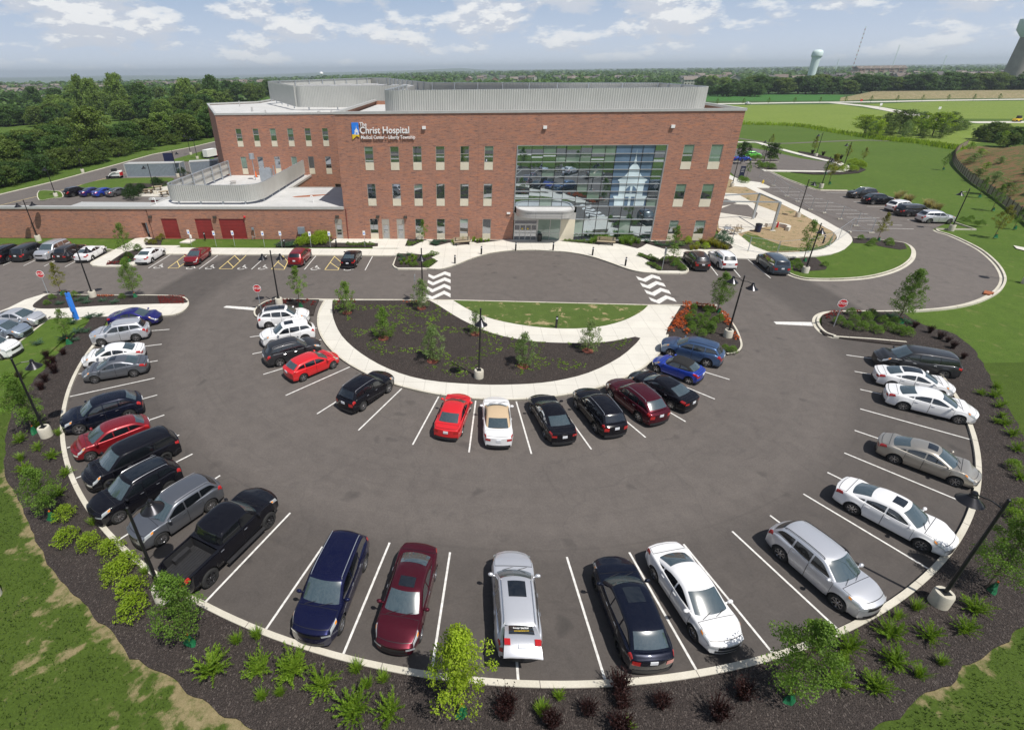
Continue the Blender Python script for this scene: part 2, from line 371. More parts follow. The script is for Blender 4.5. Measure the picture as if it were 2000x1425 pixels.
PT=dict(white=paint('white_car_paint',(.78,.78,.78)),pearl=paint('pearl_car_paint',(.72,.72,.73),.1),black=paint('black_car_paint',(.006,.006,.009),0,.2),navy=paint('navy_car_paint',(.008,.010,.042),.4,.28),
 blackb=paint('blue_black_car_paint',(.006,.008,.018),.2,.25),maroon=paint('maroon_car_paint',(.07,.008,.016),.4,.3),red=paint('bright_red_car_paint',(.62,.014,.018),.1,.3),dred=paint('dark_red_car_paint',(.24,.008,.014),.4,.3),silver=paint('silver_car_paint',(.66,.67,.70),.6,.34),
 grey=paint('grey_car_paint',(.17,.18,.20),.7,.35),dgrey=paint('charcoal_car_paint',(.045,.046,.05),.5,.33),blue=paint('bright_blue_car_paint',(.012,.045,.36),.3,.3),sonic=paint('royal_blue_car_paint',(.018,.016,.17),.45,.3),steelblue=paint('steel_blue_car_paint',(.06,.115,.23),.6,.33),
 bluegrey=paint('blue_grey_car_paint',(.075,.105,.14),.6,.35),beige=paint('beige_car_paint',(.40,.37,.32),.65,.36),ice=paint('ice_blue_car_paint',(.32,.38,.46),.6,.36),green=paint('lime_green_car_paint',(.10,.52,.03),.1,.3),brown=paint('brown_grey_car_paint',(.05,.042,.042),.5,.33))
PT['fabric']=plain('tan_soft_top',(.48,.36,.23),.9,0,.08,20); PT['bfabric']=plain('black_soft_top',(.012,.012,.013),.95,0,.2,20)
# ------------------------------------------------------------------ cars
def lerp(a,b,t): return a+(b-a)*t
def sm(t): t=max(0.,min(1.,t)); return t*t*(3-2*t)
def interp(pts,x):
    if x<=pts[0][0]: return pts[0][1]
    for i in range(len(pts)-1):
        a,b=pts[i],pts[i+1]
        if x<=b[0]: return lerp(a[1],b[1],(x-a[0])/(b[0]-a[0]))
    return pts[-1][1]
def cr1(P,t):
    n=len(P); i=max(0,min(n-2,int(t))); u=t-i; a=P[max(0,i-1)]; b=P[i]; c=P[i+1]; d=P[min(n-1,i+2)]
    return [.5*((2*b[k])+(c[k]-a[k])*u+(2*a[k]-5*b[k]+4*c[k]-d[k])*u*u+(3*b[k]-a[k]-3*c[k]+d[k])*u**3) for k in range(len(b))]
SPEC={
 'sedan':dict(L=4.82,W=1.85,H=1.47,hood=.98,belt=.96,deck=1.08,nose=.74,wf=1.30,wt=.42,rt=-.92,rb=-1.72,wb=2.80,r=.33,split=[.95,-.12,-.98,-1.38],tr=1.02),
 'compact':dict(L=4.55,W=1.78,H=1.45,hood=.98,belt=.95,deck=1.06,nose=.72,wf=1.22,wt=.38,rt=-.90,rb=-1.66,wb=2.65,r=.32,split=[.9,-.12,-.94,-1.32],tr=.98),
 'luxury':dict(L=4.9,W=1.86,H=1.46,hood=.98,belt=.95,deck=1.06,nose=.72,wf=1.20,wt=.42,rt=-.98,rb=-1.80,wb=2.85,r=.34,split=[.86,-.2,-1.05,-1.4],tr=1.0),
 'coupe':dict(L=4.88,W=1.82,H=1.42,hood=.96,belt=.93,deck=1.04,nose=.72,wf=1.25,wt=.45,rt=-.80,rb=-1.62,wb=2.72,r=.34,split=[.9,-.45,-1.2,-1.2],tr=1.0,doors=2),
 'mini':dict(L=3.66,W=1.70,H=1.42,hood=.95,belt=.93,deck=1.02,nose=.72,wf=.88,wt=.40,rt=-.95,rb=-1.42,wb=2.45,r=.31,split=[.7,-.35,-1.1,-1.1],tr=.95,doors=2),
 'hatch':dict(L=4.36,W=1.80,H=1.50,hood=1.0,belt=.97,deck=1.06,nose=.74,wf=1.18,wt=.36,rt=-1.45,rb=-1.98,wb=2.65,r=.33,split=[.88,-.1,-.95,-1.5],tr=1.0),
 'suv':dict(L=4.62,W=1.86,H=1.71,hood=1.13,belt=1.11,deck=1.15,nose=.96,wf=1.16,wt=.40,rt=-1.72,rb=-2.14,wb=2.69,r=.37,split=[.84,-.12,-.98,-1.72],tr=1.06,rails=1),
 'bigsuv':dict(L=5.1,W=1.98,H=1.80,hood=1.17,belt=1.14,deck=1.19,nose=1.0,wf=1.36,wt=.62,rt=-2.0,rb=-2.38,wb=3.02,r=.39,split=[1.0,-.05,-1.0,-2.0],tr=1.1,rails=1),
 'sportsuv':dict(L=4.80,W=1.93,H=1.69,hood=1.10,belt=1.08,deck=1.14,nose=.90,wf=1.20,wt=.45,rt=-1.55,rb=-2.16,wb=2.88,r=.38,split=[.86,-.12,-1.0,-1.62],tr=1.06),
 'van':dict(L=5.13,W=1.98,H=1.74,hood=1.08,belt=1.06,deck=1.08,nose=.82,wf=1.55,wt=.72,rt=-2.12,rb=-2.48,wb=3.03,r=.35,split=[1.18,.2,-1.0,-2.15],tr=1.05),
 'pickup':dict(L=6.0,W=2.05,H=2.02,hood=1.42,belt=1.38,deck=1.38,nose=1.18,wf=1.60,wt=1.0,rt=-.72,rb=-.98,wb=3.72,r=.45,split=[1.34,.35,-.75,-.75],tr=1.36,bed=1,lift=.22),
}
CM={}; CARS=[]
def car_meshes(kind):
    if kind in CM: return CM[kind]
    S=SPEC[kind]; L,Wd,H=S['L'],S['W'],S['H']; hl=L/2; r=S['r']; w0=Wd/2; wb=S['wb']
    fo=(L-wb)/2-.06; xf=hl-fo-.02; xr=xf-wb; lift=S.get('lift',0.); zs0=.21+lift
    bed=S.get('bed'); wfx=S['wf']
    prof=[(-hl,S['tr']-.10),(-hl+.10,S['tr']-.02),(-hl+.35,S['tr']),(S['rb'],S['deck']),(S['rt'],S['belt']+.05),(S['wt'],S['belt']),(S['wf']-.12,S['belt']),(S['wf']+.12,S['hood']),(S['wf']+.5,S['hood']-.03),(hl-.45,S['nose']+.09),(hl-.15,S['nose']+.02),(hl,S['nose']-.08)]
    prof=sorted(prof)
    def zb(x): return (interp(prof,x)+interp(prof,x-.08)+interp(prof,x+.08))/3
    def hw(x):
        a=sm((x-(hl-1.0))/1.0)**1.6; b=sm((-(x)-(hl-.8))/.8)**1.6
        return w0*(1-.16*a-.12*b)
    def arch(x):
        z=0
        for c in (xf,xr):
            d=abs(x-c); ra=r+.075
            if d<ra: z=max(z,r+math.sqrt(ra*ra-d*d)-.0)
        return z
    def ring(x):
        w=hw(x); t=zb(x); e=max(sm((x-(hl-.16))/.16),sm((-x-(hl-.16))/.16)); zs=zs0+.06*e; cr=.045*(1 if x>S['wf']-.3 else .5)
        A=arch(x)
        P=[(w*.90,zs),(w*.985,zs+.10),(w,zs+.42*(t-zs)),(w*.985,zs+.78*(t-zs)),(w*.925,t-.005),(w*.72,t+cr*.6),(w*.36,t+cr),(0,t+cr*1.1)]
        if A>0:
            q=[]
            for i,(y,z) in enumerate(P):
                if i<4: z=max(z,A+.004+.012*i); z=min(z,t-.03*(4-i)*.5)
                q.append((y*(1.018 if i in(0,1,2) else 1.0) if i>1 else w*1.012,z))
            P=q
        if bed and -hl+.10<x<S['rb']-.06:
            P=P[:5]+[(w*.84,t-.012),(w*.82,.82),(0,.82)]
        return P
    def pos(x,s,side=1):
        y,z=cr1(ring(x),s*7); w=hw(x); k=.20*sm((x-(hl-.8))/.8)-.13*sm((-x-(hl-.6))/.6)
        return Vector((x-k*(abs(y)/w)**2.4,side*max(0,y),z))
    xs=[]
    x=hl-.012
    base=[hl-.004,hl-.04,hl-.10,hl-.2,hl-.34,hl-.5]
    for c in (xf,xr):
        ra=r+.075
        base+=[c+ra*math.cos(PI*k/12) for k in range(13)]+[c+ra+.012,c-ra-.012]
    base+=[S['wf']+.25,S['wf'],S['wf']-.3,.6,.3,0,-.3,-.6,-.9,S['rb']+.2,S['rb']-.05,-hl+.5,-hl+.34,-hl+.2,-hl+.1,-hl+.04,-hl+.004]
    if bed: base+=[S['rb']-.058,S['rb']-.061,-hl+.101,-hl+.099]
    xs=sorted(set(round(v,4) for v in base if -hl<v<hl))
    SS=[0,.07,.143,.214,.286,.357,.43,.5,.555,.585,.65,.714,.857,1.]
    b=MB()
    for side in (1,-1):
        rows=[[pos(x,s,side) for s in SS] for x in xs]
        b.grid(rows)
    for xe in (xs[0],xs[-1]):   # fascias
        a=[pos(xe,s,1) for s in SS]; c=[pos(xe,s,-1) for s in SS]
        cols=[]
        for p,q in zip(a,c):
            row=[]
            for k in range(9):
                f=k/8*2-1; y=p.y*-f; kk=(.20 if xe>0 else -.13)
                row.append(Vector((xe-kk*abs(f)**2.4*(abs(p.y)/hw(xe))**2.4+(.02 if xe>0 else -.02)*(1-f*f)*0,y,lerp(p.z,p.z,.5))))
            cols.append(row)
        b.grid(cols)
    body=b.mesh('body',True,38,True)
    out={'body':body}
    def patch(fn,a0,a1,s0,s1,na,ns,off,quad=None):
        rows=[]
        for i in range(na+1):
            row=[]
            for j in range(ns+1):
                u,v=i/na,j/ns
                if quad:
                    p=[lerp(lerp(quad[0][k],quad[1][k],u),lerp(quad[3][k],quad[2][k],u),v) for k in (0,1)]
                else: p=[lerp(a0,a1,u),lerp(s0,s1,v)]
                e=.004; P0=fn(*p); n=(fn(p[0]+e,p[1])-P0).cross(fn(p[0],p[1]+e)-P0)
                if n.length<1e-12: n=Vector((0,0,1))
                n.normalize()
                c=Vector((P0.x*.6,0,.55)); 
                if n.dot(P0-c)<0: n=-n
                row.append(P0+n*off)
            rows.append(row)
        return rows
    def both(name,quad,off,na=4,ns=3,fn=pos,keep=None):
        res=[]
        for side in (1,-1):
            mb=MB(); mb.grid(patch(lambda a,s:fn(a,s,side),0,0,0,0,na,ns,off,quad)); res.append(mb.mesh(name,True,60))
        out[name]=res
    sh=.585
    both('headlight',[(hl-.03,.42),(hl-.60,.48),(hl-.72,.60),(hl-.16,.56)],.008,6,4)
    both('amber',[(hl-.50,.49),(hl-.66,.50),(hl-.70,.57),(hl-.54,.56)],.012,2,2)
    if kind in('suv','bigsuv','sportsuv','van','hatch'): both('tail_light',[(-hl+.03,.44),(-hl+.32,.46),(-hl+.30,.60),(-hl+.06,.60)],.008,5,4)
    else: both('tail_light',[(-hl+.03,.42),(-hl+.42,.47),(-hl+.36,.575),(-hl+.05,.56)],.008,5,4)
    sp=S['split']; nd=S.get('doors',4)
    dr=[(sp[0]+.12,sp[1])]+([(sp[1]-.03,min(sp[2],xr+r+.30) if True else 0)] if nd==4 else [])
    if kind=='van': dr=[(sp[0]+.10,sp[1]+.05),(sp[1]-.0,sp[2]+.05)]
    out['door']=[]
    for (a,c) in dr:
        c=max(c,xr+r*.4)
        for side in (1,-1):
            g=MB(); g.grid(patch(lambda x,s:pos(x,s,side),a+.012,c-.012,.10,.555,8,6,.0035)); m0=g.mesh('gap',True,60)
            g=MB(); g.grid(patch(lambda x,s:pos(x,s,side),a,c,.115,.548,8,6,.009)); m1=g.mesh('door',True,60)
            h=MB(); p=pos(c+.16,.47,side); h.tube(p+Vector((-.09,side*.028,0)),p+Vector((.09,side*.028,0)),.014,.014,6); m2=h.mesh('handle',True)
            out['door'].append((m0,m1,m2))
    # fuel: bumpers, grille
    def face(xe,y0,y1,z0,z1,off,n=8,mb=None,raw=False):
        mb=mb or MB(); sgn=1 if xe>0 else -1; kk=.20 if xe>0 else .13; w=hw(xe)
        rows=[]
        for j in range(3):
            z=lerp(z0,z1,j/2); rows.append([Vector((sgn*(hl-.004+off-kk*abs(lerp(y0,y1,i/n)/w)**2.4),lerp(y0,y1,i/n),z)) for i in range(n+1)])
        mb.grid(rows)
        return mb if raw else mb.mesh('face',True,60)
    nz=S['nose']
    out['grille']=face(hl,-.46,.46,nz-.27,nz-.10,.010)
    out['lower_grille']=face(hl,-.56,.56,zs0+.10,zs0+.22,.010)
    out['rear_trim']=face(-hl,-.74,.74,zs0+.02,zs0+.22,.010)
    tall=kind in('suv','bigsuv','sportsuv','van','hatch','pickup'); zt_=S['tr']-.10
    for key,xe,ya,yb,z0_,z1_ in (('headlight',hl,.50,.84,nz-.20,nz-.09),('tail_light',-hl,.50,.80,zt_-(.26 if tall else .17),zt_-.02)):
        res=[]
        for k_,side in enumerate((1,-1)):
            q={'headlight':[(hl-.03,.42),(hl-.62,.47),(hl-.76,.60),(hl-.16,.57)],'tail_light':[(-hl+.03,.42),(-hl+(.34 if tall else .48),.46),(-hl+(.30 if tall else .40),.60 if tall else .58),(-hl+.05,.585)]}[key]
            mb=MB(); mb.grid(patch(lambda a,s:pos(a,s,side),0,0,0,0,6,4,.009,q)); face(xe,side*ya,side*yb,z0_,z1_,.014,6,mb,True); res.append(mb.mesh(key,True,60))
        out[key]=res
    if kind in('suv','bigsuv','sportsuv'):
        both('cladding',[(hl-.30,.01),(-hl+.30,.01),(-hl+.30,.135),(hl-.30,.135)],.006,60,2)
        out['skid']=face(hl,-.72,.72,zs0+.02,zs0+.13,.014)
    def panel(xa,xb,s0,off,nm):
        rows=[]
        for i in range(9):
            x=lerp(xa,xb,i/8); row=[]
            for j in range(13):
                f=lerp(-1,1,j/12); s_=1-(1-s0)*abs(f); p=pos(x,s_,1 if f>=0 else -1); row.append(p+Vector((0,0,off)))
            rows.append(row)
        return MB().grid(rows).mesh(nm,True,60)
    out['hood']=(panel(wfx+.13,hl-.17,.612,.003,'gap'),panel(wfx+.155,hl-.195,.622,.008,'hood')) if True else None
    out['trunk']=None if tall or bed else (panel(S['rb']-.10,-hl+.12,.625,.003,'gap'),panel(S['rb']-.125,-hl+.145,.635,.008,'trunk'))
    mb=MB(); 
    for s_ in (0.02,-.62): mb.tube((wfx+.10,s_*w0,S['hood']+.035),(wfx-.10,(s_+.52)*w0,S['hood']+.075),.012,.010,4)
    out['wiper']=mb.mesh('wiper')
    pz=.80 if kind not in('suv','bigsuv','sportsuv','van','hatch','pickup') else .88
    if kind in('compact','luxury','sedan','coupe'): pz=.78
    mb=MB(); mb.box(-hl-.022,-.15,pz-.08,-hl+.01,.15,pz+.08); out['plate']=mb.mesh('plate')
    mb=MB(); mb.box(hl-.01,-.15,.42+lift,hl+.022,.15,.56+lift); out['fplate']=mb.mesh('plate')
    # seams on hood and trunk
    # greenhouse
    zb0=S['belt']-.03; zr=H-.03; wbelt=w0*(.935 if kind in('suv','bigsuv','van') else .915); wr=w0*{'van':.79,'bigsuv':.78,'pickup':.78,'suv':.755,'sportsuv':.73,'hatch':.73}.get(kind,.705)
    wf,wt,rt,rb=S['wf'],S['wt'],S['rt'],S['rb']; zf=zb(wf)-.01; zq=S['deck']-.02 if kind!='pickup' else S['deck']-.02
    P=[(wf,zf),(lerp(wf,wt,.5),lerp(zf,zr-.05,.54)),(wt,zr-.055),(lerp(wt,rt,.33),zr+.004),(lerp(wt,rt,.70),zr-.025),(rt,zr-.105),(lerp(rt,rb,.5),lerp(zr-.105,zq,.42)),(rb,zq)]
    def tap(x): return 1-.075*sm((-x-.1)/2.1)-.045*sm((x-.1)/1.4)
    def hwz(z): t=(z-zb0)/(zr-zb0); return lerp(wbelt,wr,max(0,t)**1.25)
    def sx(q): return .15*(1-sm((q-1.6)/1.6))-.12*sm((q-4.2)/1.2)
    def T(q,f,side=1):
        x,z=cr1(P,q); y=f*hwz(z)*tap(x); return Vector((x-sx(q)*f*f,side*y,z+.035*(1-f*f)-.045*abs(f)**7))
    g=MB(); qs=[k*.25 for k in range(29)]
    for side in (1,-1):
        rows=[]
        for q in qs:
            row=[T(q,f,side) for f in (0,.25,.5,.7,.85,.94,1.)]
            e=row[-1]
            for k in range(1,5):
                z=lerp(e.z,zb0,k/4); row.append(Vector((e.x,side*hwz(z)*tap(e.x+sx(q)),z)))
            rows.append(row)
        g.grid(rows)
    out['cabin']=g.mesh('cabin',True,50,True)
    def glassT(q0,q1,f0,n=6,off=.008):
        mb=MB(); rows=[]
        for i in range(n+1):
            q=lerp(q0,q1,i/n); row=[]
            for j in range(13):
                f=lerp(-f0,f0,j/12); p=T(q,abs(f),1 if f>=0 else -1); e=.01
                t1=T(q+e,abs(f),1 if f>=0 else -1)-p; nrm=Vector((-t1.z,0,t1.x)); 
                if nrm.z<0: nrm=-nrm
                nrm=nrm.normalized()+Vector((0,.25*f,0)); nrm.normalize(); row.append(p+nrm*off)
            rows.append(row)
        return mb.grid(rows).mesh('glass',True,60)
    out['windshield']=glassT(.10,1.92,.90)
    if kind=='pickup': out['rear_window']=glassT(5.25,6.6,.72)
    else: out['rear_window']=glassT(5.12,6.86 if kind not in('suv','van','bigsuv','hatch','sportsuv') else 6.7,.84)
    out['sunroof']=glassT(2.35,3.35,.52,4,.007); out['bigroof']=glassT(2.3,4.8,.66,6,.007)
    edge=sorted([(T(q,1.).x,T(q,1.).z) for q in [k*.1 for k in range(71)]])
    wins=[]
    xa=edge[0][0]; 
    def ztop(x): return interp(edge,x)-.075
    zlow=S['belt']+.025
    def winrange():
        xs_=[edge[0][0]+k*(edge[-1][0]-edge[0][0])/200 for k in range(201)]
        ok=[x for x in xs_ if ztop(x)>zlow+.05]; return ok[0],ok[-1]
    xlo,xhi=winrange(); lo2=max(xlo+.02,{'pickup':-.75}.get(kind,xlo+.05))
    cuts=[xhi-.02,sp[1]+.03,sp[1]-.04,sp[2]+.03,sp[2]-.05,lo2]
    if nd==2: cuts=[xhi-.02,sp[1]+.03,sp[1]-.04,max(lo2,sp[2])]
    if kind=='pickup': cuts=[xhi-.02,sp[1]+.03,sp[1]-.04,-.72]
    for side in (1,-1):
        k=0
        while k+1<len(cuts):
            a,c=cuts[k],cuts[k+1]; k+=2
            if a-c<.12: continue
            mb=MB(); rows=[]
            for i in range(11):
                x=lerp(a,c,i/10); zt=max(zlow+.01,ztop(x)); zl=min(zt-.02,zlow+(.11 if kind in('suv','sportsuv','hatch') else .03)*sm((-x-.3)/1.5))
                rows.append([Vector((x,side*(hwz(lerp(zl,zt,j/3))*tap(x)+.011),lerp(zl,zt,j/3))) for j in range(4)])
            mb.grid(rows); wins.append(mb.mesh('window',True,60))
    out['window']=wins
    mb=MB()   # chrome/black belt line
    for side in (1,-1):
        pts=[Vector((lerp(xhi,lo2,i/8),side*(hwz(zlow)*tap(lerp(xhi,lo2,i/8))+.010),zlow-.012)) for i in range(9)]; mb.pipe(pts,.008,4)
    out['beltline']=mb.mesh('beltline')
    rl=[]
    for side in (1,-1):
        mb=MB(); pts=[T(q,.88,side)+Vector((0,0,.055)) for q in [2.2+.135*k for k in range(21)]]; pts=[T(2.1,.9,side)]+pts+[T(5.0,.9,side)]; mb.pipe(pts,.017,5); rl.append(mb.mesh('roof_rail',True))
    out['roof_rail']=rl
    mi=[]
    for side in (1,-1):
        mb=MB(); x=S['split'][0]-.02; y=side*(w0*.97+.12); mb.ball((x,y,S['belt']+.09),.09,.13,.085,8,6); mb.tube((x-.02,side*w0*.88,S['belt']+.02),(x,y,S['belt']+.05),.035,.03,6); mi.append(mb.mesh('mirror',True,60))
    out['mirror']=mi
    mb=MB(); mb.box(-hl+.25,-w0+.30,.22+lift,hl-.25,w0-.30,S['belt']-.22 if not bed else .8)
    for c in (xf,xr): mb.box(c-r-.05,-w0+.12,r,c+r+.05,w0-.12,S['belt']-.25 if not bed else .8)
    out['chassis']=mb.mesh('chassis')
    mb=MB(); wd=.22 if not bed else .32
    mb.lathe([(r*.62,-wd/2+.01),(r*.70,-wd/2),(r*.93,-wd/2+.005),(r,-wd/2+.035),(r,wd/2-.035),(r*.93,wd/2-.005),(r*.70,wd/2),(r*.62,wd/2-.01)],28,(0,0,0),'y'); out['tyre']=mb.mesh('tyre',True,50)
    def rim(nsp,fw,dark=False):
        mb=MB(); rr=r*.66
        mb.lathe([(rr,wd/2-.012),(rr*.92,wd/2-.02),(rr*.90,wd/2-.07),(rr*.3,wd/2-.085),(.001,wd/2-.085)],24,(0,0,0),'y')
        ob=MB()
        ob.lathe([(rr*1.0,wd/2-.010),(rr*.91,wd/2-.006),(rr*.90,wd/2-.03)],24,(0,0,0),'y'); ob.lathe([(rr*.24,wd/2-.03),(rr*.20,wd/2-.012),(.001,wd/2-.010)],12,(0,0,0),'y')
        for k in range(nsp):
            a=2*PI*k/nsp; d=Vector((math.cos(a),0,math.sin(a))); n=Vector((-math.sin(a),0,math.cos(a)))
            p0=d*rr*.12; p1=d*rr*.93; y0=wd/2-.025; y1=wd/2-.014
            vs=[p0-n*rr*fw*.8,p0+n*rr*fw*.8,p1+n*rr*fw,p1-n*rr*fw]
            ob.add([(v.x,y0,v.z) for v in vs]+[(v.x,y0-.04,v.z) for v in vs],[(0,1,2,3),(0,4,5,1),(1,5,6,2),(2,6,7,3),(3,7,4,0)])
        return mb.mesh('rim_dish',True),ob.mesh('rim',True,30)
    out['rims']=[rim(5,.16),rim(10,.07),rim(7,.11)]
    out['hub']=[(xf,w0-.11),(xr,w0-.11)]; out['S']=S; out['T']=T; out['geo']=(hl,w0,xf,xr,r)
    if bed:
        mb=MB(); y=w0*.80; xa_,xb_=-hl+.13,S['rb']-.10; z0=.84; mb.add([(xa_,-y,z0),(xb_,-y,z0),(xb_,y,z0),(xa_,y,z0),(xa_,-y,S['deck']-.03),(xb_,-y,S['deck']-.03),(xb_,y,S['deck']-.03),(xa_,y,S['deck']-.03)],[(0,1,2,3),(0,4,5,1),(1,5,6,2),(2,6,7,3),(3,7,4,0)])
        for k in range(11):
            yy=-y+.1+k*(2*y-.2)/10; mb.box(xa_+.02,yy-.025,z0,xb_-.02,yy+.025,z0+.022)
        for s_ in (1,-1): mb.box(xr-.42,s_*y-.24*(s_>0),z0,xr+.42,s_*y+.24*(s_<0),z0+.26)
        out['liner']=mb.mesh('liner')
        mb=MB()
        for s_ in (1,-1): mb.box(-.9,s_*(w0+.10)-.09,.42,1.45,s_*(w0+.10)+.09,.47)
        out['step']=mb.mesh('step')
    CM[kind]=out; return out
def sidepart(name,me,par,mat): return link(name,me,par,mat)
def make_car(kind,pt,loc,az,label,group=None,cat=None,name=None,sun=0,rails=None,rimk=0,rimd=False,tint=True,soft=None,opts=()):
    D=car_meshes(kind); S=D['S']; hl,w0,xf,xr,r=D['geo']; P=PT[pt]
    cn={'sedan':'sedan','compact':'sedan','luxury':'sedan','coupe':'convertible','mini':'convertible','hatch':'hatchback','suv':'suv','bigsuv':'suv','sportsuv':'suv','van':'minivan','pickup':'pickup_truck'}[kind]
    CARS.append((label,loc,az,L if False else S['L'],S['W']))
    t=thing(name or cn,label,cat or {'suv':'SUV','pickup_truck':'pickup truck','minivan':'minivan'}.get(cn,'car'),(loc[0],loc[1],0),az,group)
    body=link('body',D['body'],t,P); link('chassis',D['chassis'],body,M['dark'])
    cab=link('cabin',D['cabin'],t,PT[soft] if soft else P)
    link('windshield',D['windshield'],t,M['cglass']); link('rear_window',D['rear_window'],t,M['cglassd' if kind in('suv','bigsuv','van','pickup') else 'cglass'])
    for w in D['window']: link('side_window',w,t,M['cglassd'])
    if 'chrome' in opts: link('window_trim',D['beltline'],t,M['silvertrim'])
    if sun==1: link('sunroof',D['sunroof'],t,M['cglassd'])
    if sun==2: link('glass_roof',D['bigroof'],t,M['cglassd'])
    if rails if rails is not None else S.get('rails'):
        for m_ in D['roof_rail']: link('roof_rail',m_,t,M['silvertrim'] if rails!=2 else M['black'])
    for m_ in D['headlight']: 
        h=link('headlight',m_,t,M['lampg'])
    for k,m_ in enumerate(D['amber']): link('indicator',m_,t,M['amber'])
    for m_ in D['tail_light']: link('tail_light',m_,t,M['tail'])
    for m0,m1,m2 in D['door']:
        d=link('door',m1,t,P); link('door_gap',m0,d,M['black']); link('door_handle',m2,d,M['silvertrim'] if pt in('black','navy','maroon','silver','dgrey','blackb') else P)
    hd=link('hood',D['hood'][1],t,P); link('panel_gap',D['hood'][0],hd,M['black'])
    if D['trunk']: hd=link('trunk_lid',D['trunk'][1],t,P); link('panel_gap',D['trunk'][0],hd,M['black'])
    link('wiper',D['wiper'],t,M['dark'])
    if 'cladding' in D and pt not in('navy',):
        for m_ in D['cladding']: link('sill_cladding',m_,t,M['dark'])
        link('bumper_cladding',D['skid'],t,M['dark'])
    link('grille',D['grille'],t,M['black']); link('air_intake',D['lower_grille'],t,M['black']); link('rear_valance',D['rear_trim'],t,M['dark'])
    link('number_plate',D['plate'],t,M['plate'])
    for m_ in D['mirror']: link('side_mirror',m_,t,P)
    a,b2=D['rims'][rimk]
    for (x,y) in D['hub']:
        for s in (1,-1):
            w=link('wheel',D['tyre'],t,M['rubber']); w.location=(x,s*y,r); w.rotation_euler=(0,random.random()*0,0 if s>0 else PI)
            link('rim_dish',a,w,M['dark']); q=link('rim',b2,w,M['rimd' if rimd else 'rim']); q.rotation_euler=(0,random.random()*1.2,0)
    if kind=='pickup':
        link('bed_liner',D['liner'],t,M['dark']); link('side_step',D['step'],t,M['dark'])
    return t
def by_hubs(f,b,side,r,w0,z0=0):      # visible side's wheel hubs; side=+1 left side, -1 right side
    a=W(f[0],f[1],r); c=W(b[0],b[1],r); d=(a-c); d.z=0; d.normalize(); left=Vector((-d.y,d.x,0)); mid=(a+c)/2
    return mid-left*side*(w0-.03), math.atan2(d.y,d.x)
def by_ends(n,tl,zn=.55,zt=.8):
    a=W(n[0],n[1],zn); c=W(tl[0],tl[1],zt); d=a-c; return (a+c)/2, math.atan2(d.y,d.x)
def by_one(h,which,side,az,kind):
    S=SPEC[kind]; r=S['r']; w0=S['W']/2; L=S['L']; fo=(L-S['wb'])/2-.06; xf=L/2-fo-.02; x=xf if which=='F' else xf-S['wb']
    d=Vector((math.cos(az),math.sin(az),0)); left=Vector((-d.y,d.x,0)); p=W(h[0],h[1],r)
    return p-d*x-left*side*(w0-.03), az
def radaz(p,out): d=Vector((p[0]-LC.x,p[1]-LC.y)); a=math.atan2(d.y,d.x); return a if out else a+PI
def car(kind,pt,mode,args,label,**kw):
    S=SPEC[kind]; w0=S['W']/2; r=S['r']
    if mode=='H':
        f,b,side=args; loc,az=by_hubs(f,b,side,r,w0)
        # centre between axles -> centre of body
        fo=(S['L']-S['wb'])/2-.06; xm=(S['L']/2-fo-.02)-S['wb']/2; d=Vector((math.cos(az),math.sin(az),0)); loc=loc-d*xm
    elif mode=='E':
        loc,az=by_ends(*args); q=Vector((loc.x-LC.x,loc.y-LC.y)); ra=math.atan2(q.y,q.x)
        if kw.get('group') in (G1,G2): az=min((ra,ra+PI),key=lambda a:abs(math.remainder(a-az,2*PI)))
    elif mode=='1': loc,az=by_one(args[0],args[1],args[2],R(args[3]),kind)
    return make_car(kind,pt,loc,az,label,**kw)
G1='cars in the outer ring of stalls'; G2='cars parked round the planted half circle'; G3='cars in the row in front of the brick wall'; G4='cars in the east stalls'; G5='cars behind the brick wall'; G6='cars in the west stalls'
car('compact','sonic','E',((314.4,619),(213.6,618)),'royal blue sedan beside the pavement tip, nose pointing right',group=G1)
car('suv','silver','H',((197.6,669),(266,659.6),1),'silver SUV with roof rails between the blue sedan and a white sedan',group=G1,rimk=2)
car('compact','white','E',((160,702),(283,680)),'white sedan between a silver SUV and a grey sedan on the left',group=G1)
car('compact','grey','H',((185,741.6),(261,729.2),1),'grey metallic sedan with sunroof, fourth in the left-hand row',group=G1,sun=1,rimk=2,opts=('chrome',))
car('sportsuv','blackb','H',((155.5,838.3),(251.3,810),1),'black SUV on the left next to the empty stall, above a red hatchback',group=G1,opts=('chrome',),rimk=0)
car('hatch','dred','1',((176.6,891),'F',1,-141.),'dark red hatchback between two black vehicles at the left kerb',group=G1,rimk=2)
car('van','black','H',((212,947),(328,891),1),'black minivan between the dark red hatchback and a black SUV',group=G1,rimk=0,rimd=True)
car('suv','black','H',((232.4,1009.6),(331.7,950),1),'black SUV with glass roof and bright roof rails at the left kerb',group=G1,sun=2,rimk=1)
car('suv','grey','H',((316.6,1052.4),(411.4,986.8),1),'dark grey SUV beside the black pickup truck',group=G1,rimk=1,opts=('chrome',))
car('pickup','black','H',((527.6,1013),(407,1130.7),-1),'lifted black pickup truck with open bed and big tyres',group=G1,rimd=True)
car('bigsuv','navy','H',((667,1220),(713.5,1098.4),1),'navy blue large SUV with chrome grille facing the near kerb',group=G1,rimk=0,opts=('chrome',))
car('luxury','maroon','H',((822,1238.6),(850.4,1119.3),1),'maroon sedan with sunroof facing the near kerb',group=G1,sun=1,opts=('chrome',),rimk=1)
HATCH=car('suv','silver','E',((998,1090),(1016,1262),.8,.7),'silver SUV with its tailgate wide open, parked nose away',group=G1,sun=1,rimk=0)
car('sportsuv','blackb','H',((1160.6,1135),(1208,1264),1),'glossy black SUV backed up to the near kerb, taillights towards us',group=G1,sun=1,rimk=1,rimd=True,opts=('chrome',))
